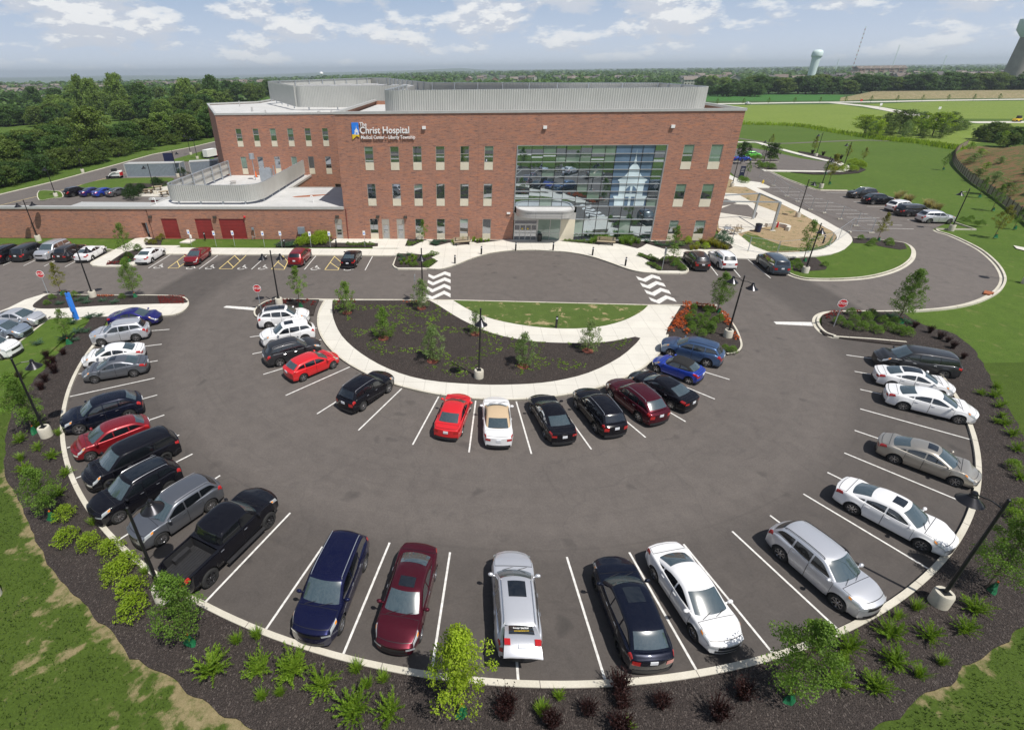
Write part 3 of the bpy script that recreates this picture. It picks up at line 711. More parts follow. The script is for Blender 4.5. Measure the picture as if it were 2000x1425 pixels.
car('sedan','white','H',((1352.4,1234.6),(1278,1121),-1),'white sedan beside the glossy black SUV, facing the near kerb',group=G1,rimk=1)
car('suv','silver','H',((1635,1177),(1523,1080),-1),'silver SUV near the young tree at the lower right kerb',group=G1,rails=2,rimk=2)
car('luxury','white','H',((1795.9,1062.7),(1667.4,994.6),-1),'white sedan with sunroof between the silver SUV and a beige sedan',group=G1,sun=1,rimk=2)
car('compact','beige','H',((1866.9,941.3),(1744.6,895.4),-1),'beige sedan with sunroof at the right kerb',group=G1,sun=1,rimk=2)
car('sedan','white','H',((1875.8,820.6),(1760.6,792.5),-1),'white sedan touching the right kerb, nearer one of a white pair',group=G1,rimk=2)
car('compact','white','E',((1866,757),(1705,726)),'white sedan with dark glass roof beside the charcoal minivan',group=G1,sun=2)
car('van','dgrey','E',((1700.5,700),(1879,709),.55,.9),'charcoal minivan at the top of the right-hand row, nose left',group=G1,opts=('chrome',))
car('suv','white','E',((604,614),(504,625)),'white SUV with glass roof next to the red flower island',group=G2,sun=2,rimk=1)
car('suv','white','E',((508.4,660),(615,642.8)),'white SUV facing left between another white SUV and a charcoal one',group=G2,sun=1)
car('suv','dgrey','E',((622,675),(518,693)),'charcoal compact SUV between a white SUV and a bright red hatchback',group=G2,rimk=0)
car('hatch','red','H',((650.6,713),(593.6,737),-1),'bright red hatchback, nose towards the curved pavement',group=G2,rimk=0)
car('suv','black','H',((760,758),(709.8,792.8),-1),'black SUV with bright roof rails standing alone left of the red sedan',group=G2,rimk=1)
car('compact','red','H',((918.6,795),(903,841),-1),'bright red sedan seen from behind, beside the white convertible',group=G2,rimk=1)
car('coupe','white','E',((970,778),(971.4,860),.6,.75),'white convertible with tan soft top',group=G2,soft='fabric')
car('sedan','black','H',((1036,796.6),(1064,848),1),'black sedan right of the white convertible',group=G2,rimk=1,opts=('chrome',))
car('suv','black','H',((1123,787),(1163.8,837),1),'black SUV between the black sedan and the maroon SUV',group=G2,rimk=0)
car('sportsuv','maroon','H',((1192.6,769.8),(1245.4,813),1),'maroon SUV between two black cars on the inner curve',group=G2,rimk=2,rails=1)
car('luxury','black','E',((1231,737),(1359,777)),'black sedan with tall tail lamps beside the blue convertible',group=G2,rimk=1,opts=('chrome',))
car('mini','blue','H',((1281.4,719.8),(1344.8,743.4),1),'small bright blue convertible with black soft top',group=G2,soft='bfabric')
car('suv','steelblue','H',((1307.8,689.6),(1381,708.8),1),'steel blue SUV beside the orange flower bed',group=G2,rimk=0,rails=2)
HN=88.; 
car('bigsuv','black','1',((17,506),'R',-1,HN),'black SUV at the left edge of the row by the brick wall',group=G3)
car('van','dgrey','1',((59.4,502.4),'R',-1,HN),'charcoal minivan, second from the left in the brick wall row',group=G3)
car('bigsuv','silver','1',((103,501),'F',1,HN-180),'silver SUV backed into the brick wall row, grille towards us',group=G3)
car('suv','brown','1',((141,503),'R',-1,HN),'brown grey SUV between the silver SUV and a white sedan',group=G3)
car('sedan','white','H',((206,489.6),(180,504.6),-1),'white sedan left of the slanting pavement',group=G3)
car('sedan','white','H',((320.6,494),(297.6,508.4),-1),'white sedan between the planted triangle and the accessible stalls',group=G3,sun=1)
car('sedan','dred','1',((391,511),'F',1,-91.),'dark red sedan backed into the accessible stalls',group=G3,rimd=True,sun=1)
car('suv','dred','H',((607.4,498),(594.4,512.4),-1),'dark red SUV in the accessible stalls, tail towards us',group=G3,rails=0)
car('sedan','black','H',((706,500),(696.6,516),-1),'black sedan in the last accessible stall',group=G3)
car('suv','brown','H',((1334.4,503.4),(1351.4,520.6),1),'dark grey SUV right of the entrance plaza',group=G4)
car('suv','white','1',((1402,518),'R',1,86.),'white SUV between a dark grey SUV and a blue grey minivan',group=G4)
car('van','bluegrey','H',((1477,507.6),(1502.6,528.6),1),'blue grey minivan beside the curved lawn',group=G4)
car('compact','silver','1',((53,634.4),'F',-1,-4),'silver sedan at the left edge beside the blue call pillar',group=G6)
car('compact','ice','1',((23,659.4),'F',-1,-4),'ice blue sedan at the left edge, half out of view',group=G6)
car('suv','white','1',((-2,697),'F',-1,-4),'white SUV of which only the nose shows at the left edge',group=G6)
car('suv','dgrey','E',((1654.4,379.5),(1713,377),.6,.8),'charcoal SUV facing left, farthest in the east row',group=G4)
car('sportsuv','black','E',((1749,391),(1684,388.5),.6,.8),'glossy black SUV, second in the east row',group=G4)
car('suv','white','E',((1787,403),(1735,403.5),.6,.8),'white SUV with spare wheel between two dark cars in the east row',group=G4)
car('van','dgrey','E',((1818,413),(1753,411),.6,.8),'dark minivan beside the silver SUV in the east row',group=G4)
car('suv','silver','H',((1853,432.6),(1817,432),-1),'silver SUV nearest in the east row below the lamp',group=G4,rimk=2)
def back(h,kind,pt,label): car(kind,pt,'1',(h,'R',-1,62.),label,group=G5)
back((143.4,381),'suv','black','black SUV at the left of the row behind the brick wall')
back((173.6,380.8),'sedan','sonic','dark indigo sedan behind the brick wall')
back((198.4,381.3),'sedan','blue','bright blue sedan behind the brick wall')
back((225,381.2),'sedan','grey','grey sedan beside the small conifers behind the brick wall')
car('hatch','green','1',((1483,305.5),'F',-1,-8),'lime green hatchback in the far lot behind the building corner',group=G4)
car('compact','blue','E',((1462,310),(1434,308)),'blue car half hidden by the building corner next to the lime green car',group=G4)
car('sedan','white','E',((1469,201),(1452,202.5),.6,.8),'white car driving on the far road')
# open tailgate of the silver SUV
def open_tailgate(t):
    D=car_meshes('suv'); hl,w0,xf,xr,r=D['geo']; H=SPEC['suv']['H']
    e=bpy.data.objects.new('tailgate',None); 
    mb=MB(); n=8; a=R(6); x0=-hl+.52; z0=H-.02; Lg=1.25
    rows=[]
    for i in range(9):
        s=i/8; px=x0-Lg*s*math.cos(a)-.0; pz=z0+Lg*s*math.sin(a)+.16*math.sin(PI*min(1,s*1.1))-.24*max(0,s-.7)
        wdt=lerp(.60,.72,s) ; rows.append([Vector((px,lerp(-wdt,wdt,j/8),pz-.05*(abs(j/4-1))**3)) for j in range(9)])
    low=[[p-Vector((0,0,.05)) for p in r_] for r_ in rows][::-1]
    mb.grid(rows); mb.grid(low)
    tg=mb.build('tailgate',PT['silver'],t,smooth=True,fix=True)
    g=MB(); rr=[[p+Vector((0,0,.02)) for p in r_[1:-1]] for r_ in rows[0:4]]; g.grid(rr).build('tailgate_glass',M['cglassd'],tg,smooth=True)
    for s in (1,-1):
        q=MB(); p=rows[5][8 if s>0 else 0]; q.box(p.x-.12,min(p.y,p.y-s*.22),p.z+.045,p.x+.12,max(p.y,p.y-s*.22),p.z+.075); q.build('tail_light',M['tail'],tg)
    q=MB(); p=rows[6][4]; q.box(p.x-.07,-.16,p.z+.03,p.x+.08,.16,p.z+.05); q.build('number_plate',M['plate'],tg)
    q=MB(); q.box(-hl-.01,-.66,.62,-hl+.30,.66,1.30); q.build('cargo_opening',M['dark'],t)
    for (txt,xx,sz,mt) in (('bayer becker',1,.115,M['white']),('www.bayerbecker.com',2,.06,M['yellow'])):
        o=text(txt,sz,mt,tg,'lettering'); p=rows[xx][4]
        o.location=(p.x-.02,0,p.z+.05); o.rotation_euler=(0,R(-4),-PI/2)
def text(s,size,mat,parent=None,name='lettering',extr=.004,align='CENTER',width=None):
    cu=bpy.data.curves.new(name,'FONT'); cu.body=s; cu.size=size; cu.extrude=extr; cu.align_x=align; cu.align_y='CENTER'; cu.resolution_u=3; cu.offset=size*.012
    o=bpy.data.objects.new(name,cu); C.objects.link(o)
    bpy.context.view_layer.update()
    dg=bpy.context.evaluated_depsgraph_get(); me=bpy.data.meshes.new_from_object(o.evaluated_get(dg)); bpy.data.objects.remove(o)
    if width:
        xs=[v.co.x for v in me.vertices]; k=width/(max(xs)-min(xs)); x0=min(xs) if align=='LEFT' else 0
        for v in me.vertices: v.co.x=(v.co.x-x0)*k
    me.materials.clear(); me.materials.append(mat)
    return link(name,me,parent)
open_tailgate(HATCH)
# ------------------------------------------------------------------ building
BD=thing('hospital_building','three storey red brick hospital with a tall curtain wall and grey roof screens','building',A0,TH)
def FP(px,py,v=0.):
    d=ray(px,py); a=Vector((A0.x,A0.y,0)); t=((a.dot(VV))+v)/(d.x*VV.x+d.y*VV.y); p=d*t-a; return p.dot(UU),CH+t*d.z
def wallop(mb,u0,u1,z0,z1,ops,v,dep=.16):
    us=sorted(set([u0,u1]+[o[0] for o in ops]+[o[1] for o in ops])); us=[u for u in us if u0<=u<=u1]
    zs=sorted(set([z0,z1]+[o[2] for o in ops]+[o[3] for o in ops])); zs=[z for z in zs if z0<=z<=z1]
    for i in range(len(us)-1):
        for j in range(len(zs)-1):
            cu=(us[i]+us[i+1])/2; cz=(zs[j]+zs[j+1])/2
            if any(o[0]<cu<o[1] and o[2]<cz<o[3] for o in ops): continue
            mb.add([(us[i],v,zs[j]),(us[i+1],v,zs[j]),(us[i+1],v,zs[j+1]),(us[i],v,zs[j+1])],[(0,1,2,3)])
    for a,b,c,d in ops:
        mb.add([(a,v,c),(b,v,c),(b,v,d),(a,v,d),(a,v+dep,c),(b,v+dep,c),(b,v+dep,d),(a,v+dep,d)],[(0,1,5,4),(1,2,6,5),(2,3,7,6),(3,0,4,7)])
def wquad(mb,u0,u1,z0,z1,v): return mb.add([(u0,v,z0),(u1,v,z0),(u1,v,z1),(u0,v,z1)],[(0,1,2,3)])
def window(u0,u1,zt,zg,zs,v,par,bar=None,blind=0,glass='glass'):
    w=MB(); f=.055; y0,y1=v+.03,v+.11
    w.box(u0,y0,zg,u0+f,y1,zt); w.box(u1-f,y0,zg,u1,y1,zt); w.box(u0+f,y0,zt-f,u1-f,y1,zt); w.box(u0+f,y0,zg,u1-f,y1,zg+f)
    if bar: w.box(u0+f,y0+.01,bar-.025,u1-f,y1-.01,bar+.025)
    W_=w.build('window',M['alum'],par)
    g=MB(); j=random.uniform(-.010,.010); k=random.uniform(-.008,.008)
    zb_=zt-f-(zt-zg)*blind
    g.add([(u0+f,v+.09+j,zg+f),(u1-f,v+.09-j,zg+f),(u1-f,v+.09-j+k,zb_),(u0+f,v+.09+j+k,zb_)],[(0,1,2,3)]); g.build('glass_pane',M[glass],W_)
    if blind: wquad(MB(),u0+f,u1-f,zb_,zt-f,v+.09).build('blind',M['blindg'],W_)
    if zs is not None and zg-zs>.2:
        s=MB(); s.box(u0+.02,v-.03,zs,u1-.02,v+.12,zg-.005); s.build('sill_panel',M['stone'],W_)
ops=[]; wins=[]
cols=[3.38,6.68,9.58,12.50,15.62,18.68]
for c in cols:
    wins+= [(c,c+1.13,12.13,10.16,9.25),(c,c+1.13,7.52,5.56,4.67)]
for c in (cols[0],cols[2],cols[3],cols[4],cols[5]): wins.append((c,c+1.12,2.93,.90,.06))
for c,wd in ((43.12,1.28),(46.42,1.42)):
    wins+=[(c,c+wd,12.18,10.12,9.27),(c,c+wd,7.47,5.53,4.61),(c+.1,c+wd,2.83,.98,.10)]
ops=[(a,b,s,t) for a,b,t,g,s in wins]
doors=[(5.02,6.05),(7.05,8.1)]
ops+=[(a,b,.02,2.92) for a,b in doors]; CW=(22.8,41.12,.02,12.16); ops.append(CW)
mb=MB(); wallop(mb,0,49.42,0,15.95,ops,0.,.16); mb.add([(0,0,0),(0,30,0),(0,30,15.95),(0,0,15.95),(49.42,0,0),(49.42,30,0),(49.42,30,15.95),(49.42,0,15.95)],[(1,0,3,2),(4,5,6,7),(2,6,5,1)])
mb.build('wall',M['brick'],BD)
for i,(a,b,t,g,s) in enumerate(wins): window(a,b,t,g,s,0.,BD,bar=lerp(g,t,.52) if (i in(2,6,8) ) else None,blind=(.95 if (t>7 and a>46 and t>12) else .45 if a>43 else .0 if i%5 else .25))
def sdoor(a,b,v=0.,z1=2.92):
    mb=MB(); zt=2.12; mb.box(a,v+.04,.02,a+.08,v+.12,z1); mb.box(b-.08,v+.04,.02,b,v+.12,z1); mb.box(a+.08,v+.04,zt,b-.08,v+.12,z1)
    d=mb.build('door_frame',M['alum'],BD)
    mb=MB(); mb.box(a+.08,v+.06,.02,a+.19,v+.11,zt); mb.box(b-.19,v+.06,.02,b-.08,v+.11,zt); mb.box(a+.19,v+.06,.02,b-.19,v+.11,.24); mb.box(a+.19,v+.06,zt-.1,b-.19,v+.11,zt); mb.box(a+.19,v+.06,1.0,b-.19,v+.11,1.08)
    q=mb.build('door_leaf',M['alum'],d); wquad(MB(),a+.19,b-.19,.24,zt-.1,v+.10).build('glass_pane',M['glass'],q)
    mb=MB(); mb.tube((a+.24,v+.02,.85),(a+.24,v+.02,1.25),.014); mb.build('handle',M['chrome'],q)
for a,b in doors: sdoor(a,b)
# coping, parapet, roof
mb=MB(); mb.box(-.12,-.10,15.93,49.54,.35,16.22); mb.box(-.12,.35,15.93,.3,30,16.215); mb.box(49.1,.35,15.93,49.54,30,16.215); mb.build('coping',M['coping'],BD)
mb=MB(); mb.add([(.3,.3,15.35),(49.1,.3,15.35),(49.1,30,15.35),(.3,30,15.35)],[(0,1,2,3)]); mb.build('roof',M['roof'],BD)
# left block
LB=[(-26.6,24.),(0.,24.),(0.,60.),(8,60),(4,100),(-14,110),(-36,72),(-43,56)]
LB=[(-26.6,24.),(.0,24.),(.0,60.),(8.,60.),(4.,104.),(-14.,112.),(-34.,72.),(-33.5,62.),(-43.,56.)]
lw=[]
for i in range(6):
    u=-23.55+i*3.02; lw+=[(u,u+1.02,12.12,10.10,9.22),(u,u+1.02,7.55,5.55,4.62)]
lw.append((-7.2,-6.1,2.9,.9,.1))
mb=MB(); wallop(mb,-26.6,0.,0,14.3,[(a,b,s,t) for a,b,t,g,s in lw],24.)
n=len(LB)
for i in range(1,n):
    a=LB[i]; b=LB[(i+1)%n]; mb.add([(a[0],a[1],0),(b[0],b[1],0),(b[0],b[1],14.3),(a[0],a[1],14.3)],[(0,1,2,3)])
mb.build('wall',M['brick2'],BD)
for i,(a,b,t,g,s) in enumerate(lw): window(a,b,t,g,s,24.,BD,bar=(lerp(g,t,.5) if i in(0,2) else None),blind=(.45 if i in (4,6) else .9 if i in(1,7) else 0),glass='glass')
mb=MB(); mb.sheet(LB,14.15); mb.build('roof',M['roof'],BD)
mb=MB(); band(mb,[Vector((p[0],p[1],0)) for p in LB],-.10,.32,14.28,14.58,True); mb.build('coping',M['coping'],BD)
# single storey wing
mb=MB(); sdo=(-1.45,-.45,.02,2.92); rd=[(-25.93,-23.66,.04,2.85),(-21.1,-18.75,.04,2.85),(-17.68,-14.06,.04,2.85)]
wallop(mb,-27.6,0.,0,4.2,[sdo]+rd,0.); 
mb.add([(-27.6,0,0),(-27.6,26,0),(-27.6,26,4.2),(-27.6,0,4.2)],[(1,0,3,2)])
mb.build('wing_wall',M['brick2'],BD); mb=MB()
mb.add([(-11.3,13.1,0),(-11.3,24,0),(-11.3,24,4.2),(-11.3,13.1,4.2),(0,13.1,0),(0,13.1,4.2)],[(0,1,2,3),(4,0,3,5)])
mb.build('courtyard_wall',M['brick2'],BD)
mb=MB(); rf=[(-27.4,.3),(0,.3),(0,12.9),(-11.5,12.9),(-11.5,24),(-27.4,24)]; mb.sheet(rf,4.42); mb.build('wing_roof',M['roof'],BD)
mb=MB(); mb.box(-27.72,-.10,4.18,-.0,.32,4.52); mb.box(-27.72,.32,4.18,-27.35,24,4.51); mb.box(-11.75,12.8,4.18,-11.2,24,4.51); mb.box(-11.2,12.8,4.18,-.0,13.2,4.51); mb.build('wing_coping',M['coping'],BD)
sdoor(-1.45,-.45)
for (a,b,c,d) in rd:
    mb=MB(); k=14
    for i in range(k):
        z0=lerp(c,d,i/k); z1=lerp(c,d,(i+1)/k); mb.add([(a,.10,z0),(b,.10,z0),(b,.075,z0+.03),(a,.075,z0+.03),(b,.10,z1),(a,.10,z1)],[(0,1,2,3),(3,2,4,5)])
    mb.build('roller_door',M['rdoor'],BD)
# wall lights
for u,z in ((-27.3,3.15),(-18.1,3.12),(-1.0,3.25),(4.55,3.25),(8.3,3.2)):
    mb=MB(); mb.box(u-.22,-.28,z-.16,u+.22,-.0,z+.14); mb.build('wall_light',plain('bronze_light',(.06,.05,.04)) if 'bronze_light' not in bpy.data.materials else bpy.data.materials['bronze_light'],BD)
for u,z in ((11.1,14.35),(26.0,14.3),(41.3,14.3)):
    mb=MB(); mb.box(u-.22,-.22,z-.2,u+.22,-.0,z+.14); mb.build('wall_light',M['white'],BD)
mb=MB(); mb.box(21.85,-.14,3.62,22.3,-.0,3.84); mb.build('camera_housing',M['white'],BD)
mb=MB(); mb.ball((-13.9,-.10,3.13),.17,.12,.17); mb.build('alarm_bell',M['signred'],BD)
mb=MB(); mb.tube((.25,-.06,0),(.25,-.06,4.3),.05); mb.build('downpipe',plain('brown_pipe',(.22,.05,.04)),BD)
# curtain wall
zr=[.02,1.02,2.92,4.63,5.58,6.55,7.5,8.38,9.26,10.17,11.17,12.16]
uu=[22.8,24.61,26.04,27.67,28.93,30.69,32.05,33.7,35.0,36.9,38.3,39.75,41.12]
ul=[30.95,32.08,33.67,35.2,36.75,38.24,39.67,41.12]
mc=MB(); mbl=MB(); mbb=MB()
def pane(mb,a,b,c,d,v=.10):
    j=[random.uniform(-.006,.006) for _ in range(3)]; mb.add([(a,v+j[0]-j[1],c),(b,v+j[0]+j[1],c),(b,v+j[0]+j[1]+j[2],d),(a,v+j[0]-j[1]+j[2],d)],[(0,1,2,3)])
BLP=[]
def bpane(*a): q=MB(); pane(q,*a); BLP.append(q)
for i in range(len(uu)-1):
    for j in range(3,11):
        if 35.0<=(uu[i]+uu[i+1])/2<=39.75: tgt=mbb
        elif (j>=9 and random.random()<.4) or (j<9 and random.random()<.08): tgt=mbl
        else: tgt=mc
        (bpane if tgt is mbl else (lambda *a:pane(tgt,*a)))(uu[i],uu[i+1],zr[j],zr[j+1])
for i in range(len(ul)-1):
    for j in (1,0): (bpane if (i in(0,4) and j==1) else (lambda *a:pane(mc,*a)))(ul[i],ul[i+1],zr[j],zr[j+1])
    pane(mc,ul[i],ul[i+1],zr[2],zr[3])
cwp=bpy.data.objects.new('curtain_wall',None)
fr=MB()
for z in zr[3:]:
    fr.box(22.8,-.05,z-.034,41.12,.12,z+.034)
for z in (zr[0]+.04,zr[1],zr[2]): fr.box(30.95,-.048,z-.04,41.12,.118,z+.04)
fr.box(22.72,-.06,3.7,22.84,.13,12.2); fr.box(41.08,-.06,.0,41.2,.13,12.2)
cwp=fr.build('curtain_wall',M['mullion'],BD)
mc.build('glass_pane',M['curt'],cwp); [q.build('blind_pane',M['blindg'],cwp) for q in BLP]; mbb.build('blue_film',M['curtb'],cwp)
vm=MB()
for u in uu[1:-1]: vm.box(u-.022,.03,4.63,u+.022,.13,12.16)
for u in ul[1:-1]: vm.box(u-.03,.03,.02,u+.03,.13,4.6)
vm.build('mullion',M['dark'],cwp)
Z7=lambda X,Y: FP(860+X*.23,260+Y*.23)
cx_,_=Z7(1652,250)
half=[Z7(*p) for p in ((1690,255),(1655,250),(1648,236),(1653,222))]
# cupola silhouette, built symmetric about its axis (half widths in metres against height)
axis=(Z7(1475,520)[0]+Z7(1752,520)[0])/2+.02
prof=[(.0,11.72),(.035,10.9),(.06,10.55),(.16,10.28),(.16,10.12),(.10,10.0),(.36,9.80),(.62,9.45),(.70,9.05),(.78,8.80),(1.15,8.35),(1.80,8.02),(1.86,7.92),(1.62,7.78),(1.52,7.1),(1.52,5.98),(2.12,5.96),(2.12,5.83),(1.93,5.6),(1.90,4.70)]
pl=[(axis+w,z) for w,z in prof[1:]]; pr_=[(axis-w,z) for w,z in prof[1:]][::-1]
poly=[(axis,prof[0][1])]+pl+pr_
s_=MB(); s_.add([(u,.060,z) for u,z in poly],[tuple(range(len(poly)-1,-1,-1))]); s_.build('cupola_film',M['curtw'],cwp)
hl_=MB()
for sg in (1,-1):
    pts=[(axis+sg*.14,6.25),(axis+sg*.72,6.25)]+[(axis+sg*(.14+.58*math.cos(a)),6.25+.95*math.sin(a)) for a in [PI/2*k/7 for k in range(8)]]
    pts=[(axis+sg*.14,6.3)]+[(axis+sg*(.14+.6*math.cos(PI/2*k/7)),6.3+.9*math.sin(PI/2*k/7)) for k in range(8)]
    if sg>0: pts=pts
    hl_.add([(u,.052,z) for u,z in pts],[tuple(range(len(pts)))])
    a,b=sorted((axis+sg*.16,axis+sg*.62)); hl_.add([(a,.052,4.72),(b,.052,4.72),(b,.052,5.86),(a,.052,5.86)],[(0,1,2,3)])
hl_.build('cupola_window_film',M['curtb'],cwp)
# entrance
e=MB(); e.box(22.84,.02,2.88,30.95,.12,3.78); e.box(22.84,.02,2.80,22.96,.13,2.88); e.build('entrance_panel',M['alumL'],BD)
e=MB(); e.box(29.10,-.02,.02,30.93,.14,2.875); e.build('entrance_pier',M['stone'],BD)
ed=MB()
for u in (22.90,23.66,24.40,25.16,25.88): ed.box(u,-.02,.02,u+.10,.10,2.2)
for z in (.02,1.0,2.12): ed.box(22.99,-.015,z,25.9,.095,z+.11)
ed.box(22.90,-.02,2.235,25.98,.10,2.33); ed.box(22.90,-.02,2.76,25.98,.10,2.87); ed.box(22.90,-.019,2.33,23.0,.099,2.76); ed.box(25.88,-.019,2.33,25.98,.099,2.76)
ed=ed.build('sliding_door',M['alumL'],BD); wquad(MB(),22.95,25.9,.05,2.2,.05).build('glass_pane',M['glass'],ed); wquad(MB(),23.,25.9,2.33,2.76,.05).build('transom_glass',M['glass'],ed)
for u in (24.03,24.77): MB().tube((u,.03,1.62),(u,.02,1.62),.11,.11,12).build('door_sticker',M['yellow'],ed)
sw=MB(); sw.box(26.0,-.0,.02,26.1,.1,2.88); sw.box(27.66,-.0,.02,27.72,.1,2.88); sw.box(29.02,-.0,.02,29.1,.1,2.88); sw.box(26.1,.01,1.0,29.02,.09,1.05); sw.box(26.1,.01,.02,29.02,.09,.1)
sw=sw.build('side_light',M['alumL'],BD); wquad(MB(),26.1,29.02,.1,2.88,.06).build('glass_pane',M['blindg'],sw)
def stadium(u0,u1,d,rad,k=10):
    pts=[(u1,.02)]+[(u1-rad+rad*math.cos(a),-d+rad-rad*math.sin(a)) for a in [PI/2*i/k for i in range(k+1)]]+[(u0+rad-rad*math.sin(a),-d+rad-rad*math.cos(a)) for a in [PI/2*i/k for i in range(k+1)]]+[(u0,.02)]
    return pts
cp=MB(); P0=stadium(23.05,30.45,2.85,2.0); cp.prism(P0,3.74,4.52,True)
cano=cp.build('canopy',M['alumL'],BD)
lip=MB(); band(lip,[Vector((p[0],p[1],0)) for p in P0],-.22,.06,4.50,4.68); lip.build('canopy_rim',M['alumL'],cano)
lj=MB()
for z in (3.98,4.3): band(lj,[Vector((p[0],p[1],0)) for p in P0],-.012,.0,z,z+.02)
for u in (25.3,28.6): lj.box(u-.012,-2.862,3.76,u+.012,-2.84,4.5)
lj.build('canopy_joint',plain('shadow_joint',(.22,.21,.2)),cano)
cr_=MB(); cr_.sheet([(p[0]*.985+.4,p[1]*.9) for p in P0],4.56); cr_.build('canopy_roof',M['roof'],cano)
# sign
sg=bpy.data.objects.new('sign',None)
e0=MB(); v=-.10
uL,zT=FP(684.2,240.2); uR,zB=FP(699.8,262.6)
uL=2.02; uR=3.02-.12; zT=14.97; zM=13.60; zB_=12.98
e0.box(uL,v,zM,uR,-.0,zT); sgn=e0.build('sign',M['blue'],BD)
q=MB(); q.add([(uL,v,zM),(uL,v,zB_),((uL+uR)/2+.12,v,13.42),(uR,v,13.25),(uR,v,zM),(uL,-.0,zM),(uL,-.0,zB_),((uL+uR)/2+.12,0,13.42),(uR,0,13.25),(uR,0,zM)],[(0,1,2,3,4),(0,5,6,1),(1,6,7,2),(2,7,8,3),(3,8,9,4)]); q.build('emblem_tail',M['yellow'],sgn)
ax=uR-.30
tp=[(.0,14.72),(.02,14.42),(.05,14.28),(.16,14.12),(.27,13.98),(.22,13.92),(.22,13.78),(.30,13.76),(.28,13.56)]
pp=[(ax,tp[0][1])]+[(min(uR,ax+w),z) for w,z in tp[1:]]+[(ax-w,z) for w,z in tp[1:]][::-1]
q=MB(); q.add([(u,v-.012,z) for u,z in pp],[tuple(range(len(pp)-1,-1,-1))]); q.build('emblem_cupola',M['white'],sgn)
q=MB(); 
for du in (-.11,.01):
    q.add([(ax+du,v-.02,13.60),(ax+du+.09,v-.02,13.60),(ax+du+.09,v-.02,13.84),(ax+du,v-.02,13.84)],[(0,1,2,3)])
q.build('emblem_window',M['blue'],sgn)
wl=plain('white_sign_letter',(.85,.85,.84),.4)
for s,px0,px1,zc,sz in (('The',703.,717.4,14.72,.72),('Christ Hospital',702.8,799.6,14.03,1.12),('Medical Center – Liberty Township',704.2,810.9,13.23,.56)):
    u0,_=FP(px0,250); u1,_=FP(px1,260)
    o=text(s,sz,wl,sgn,'lettering',.035,'LEFT',width=u1-u0); o.location=(u0,-.14,zc); o.rotation_euler=(PI/2,0,0)
# roof screens -------------------------------------------------
def corr(path,zt,zb_,per=.30,amp=.024):
    mb=MB(); pts=[]
    P=[Vector((p[0],p[1],0)) for p in path]; Zt=zt if isinstance(zt,(list,tuple)) else [zt]*len(P); Zb=zb_ if isinstance(zb_,(list,tuple)) else [zb_]*len(P)
    tot=0; out=[]
    for i in range(len(P)-1):
        L_=(P[i+1]-P[i]).length; n=max(1,int(L_/(per/4))); nn=(P[i+1]-P[i]).normalized(); nr=Vector((-nn.y,nn.x,0))
        for k in range(n):
            ph=((tot+L_*k/n)/per)%1; o=amp if ph<.38 else (-amp if .5<ph<.88 else 0)
            out.append((P[i].lerp(P[i+1],k/n)+nr*o,lerp(Zt[i],Zt[i+1],k/n),lerp(Zb[i],Zb[i+1],k/n)))
        tot+=L_
    out.append((P[-1],Zt[-1],Zb[-1]))
    mb.grid([[Vector((p.x,p.y,b)) for p,t,b in out],[Vector((p.x,p.y,t)) for p,t,b in out]])
    return mb
def screen(path,zt,zb_,name='roof_screen',posts=5.5,par=BD,side=1):
    s=corr(path,zt,zb_).build(name,M['screen'],par)
    P=[Vector((p[0],p[1],0)) for p in path]; Zt=zt if isinstance(zt,(list,tuple)) else [zt]*len(P); Zb=zb_ if isinstance(zb_,(list,tuple)) else [zb_]*len(P)
    r_=MB(); k=MB(); tot=0; nxt=.3
    for i in range(len(P)-1):
        d=(P[i+1]-P[i]); L_=d.length; d.normalize(); nr=Vector((-d.y,d.x,0))*side
        a=P[i]+nr*.12; b=P[i+1]+nr*.12
        r_.tube((a.x,a.y,Zt[i]-.05),(b.x,b.y,Zt[i+1]-.05),.09,.09,4); r_.tube((a.x,a.y,lerp(Zb[i],Zt[i],.5)),(b.x,b.y,lerp(Zb[i+1],Zt[i+1],.5)),.07,.07,4)
        while nxt<tot+L_:
            f=(nxt-tot)/L_; p=P[i].lerp(P[i+1],f)+nr*.22; k.box(p.x-.09,p.y-.09,lerp(Zb[i],Zb[i+1],f)-.45,p.x+.09,p.y+.09,lerp(Zt[i],Zt[i+1],f)+.02); nxt+=posts
        tot+=L_
    r_.build('screen_rail',M['steel'],s); k.build('screen_post',M['steel'],s)
    return s
def arcp(cx,cy,r,a0,a1,k=8): return [(cx+r*math.cos(lerp(a0,a1,i/k)),cy+r*math.sin(lerp(a0,a1,i/k))) for i in range(k+1)]
screen([(-25.7,23.4)]+arcp(-23.4,3.9,2.3,PI,1.5*PI)+arcp(-14.7,4.2,2.6,1.5*PI,2*PI)+[(-12.1,23.4)],7.05,4.85,posts=3.2,side=1)
screen([(-29.,58.)]+[(-16.4,36.6)]+arcp(-14.6,37.4,1.6,1.15*PI,1.5*PI,4)+[(0,35.6),(5.2,35.4)],[18.85,18.3]+[18.25]*5+[18.2,18.2],[15.2,14.75]+[14.7]*5+[14.6,14.6],side=1)
screen([(5.4,30.5),(5.4,7.)]+arcp(8.4,6.6,3.,PI,1.5*PI,6)+arcp(44.,6.6,3.0,1.5*PI,2*PI,6)+[(47.,25.)],18.4,15.5,side=1)
screen([(47.,25.),(34,31.),(8.3,48.),(-8,96.),(-13,100.),(-29.,58.)],[18.4,18.42,18.4,18.8,18.82,18.85],15.2,side=1)
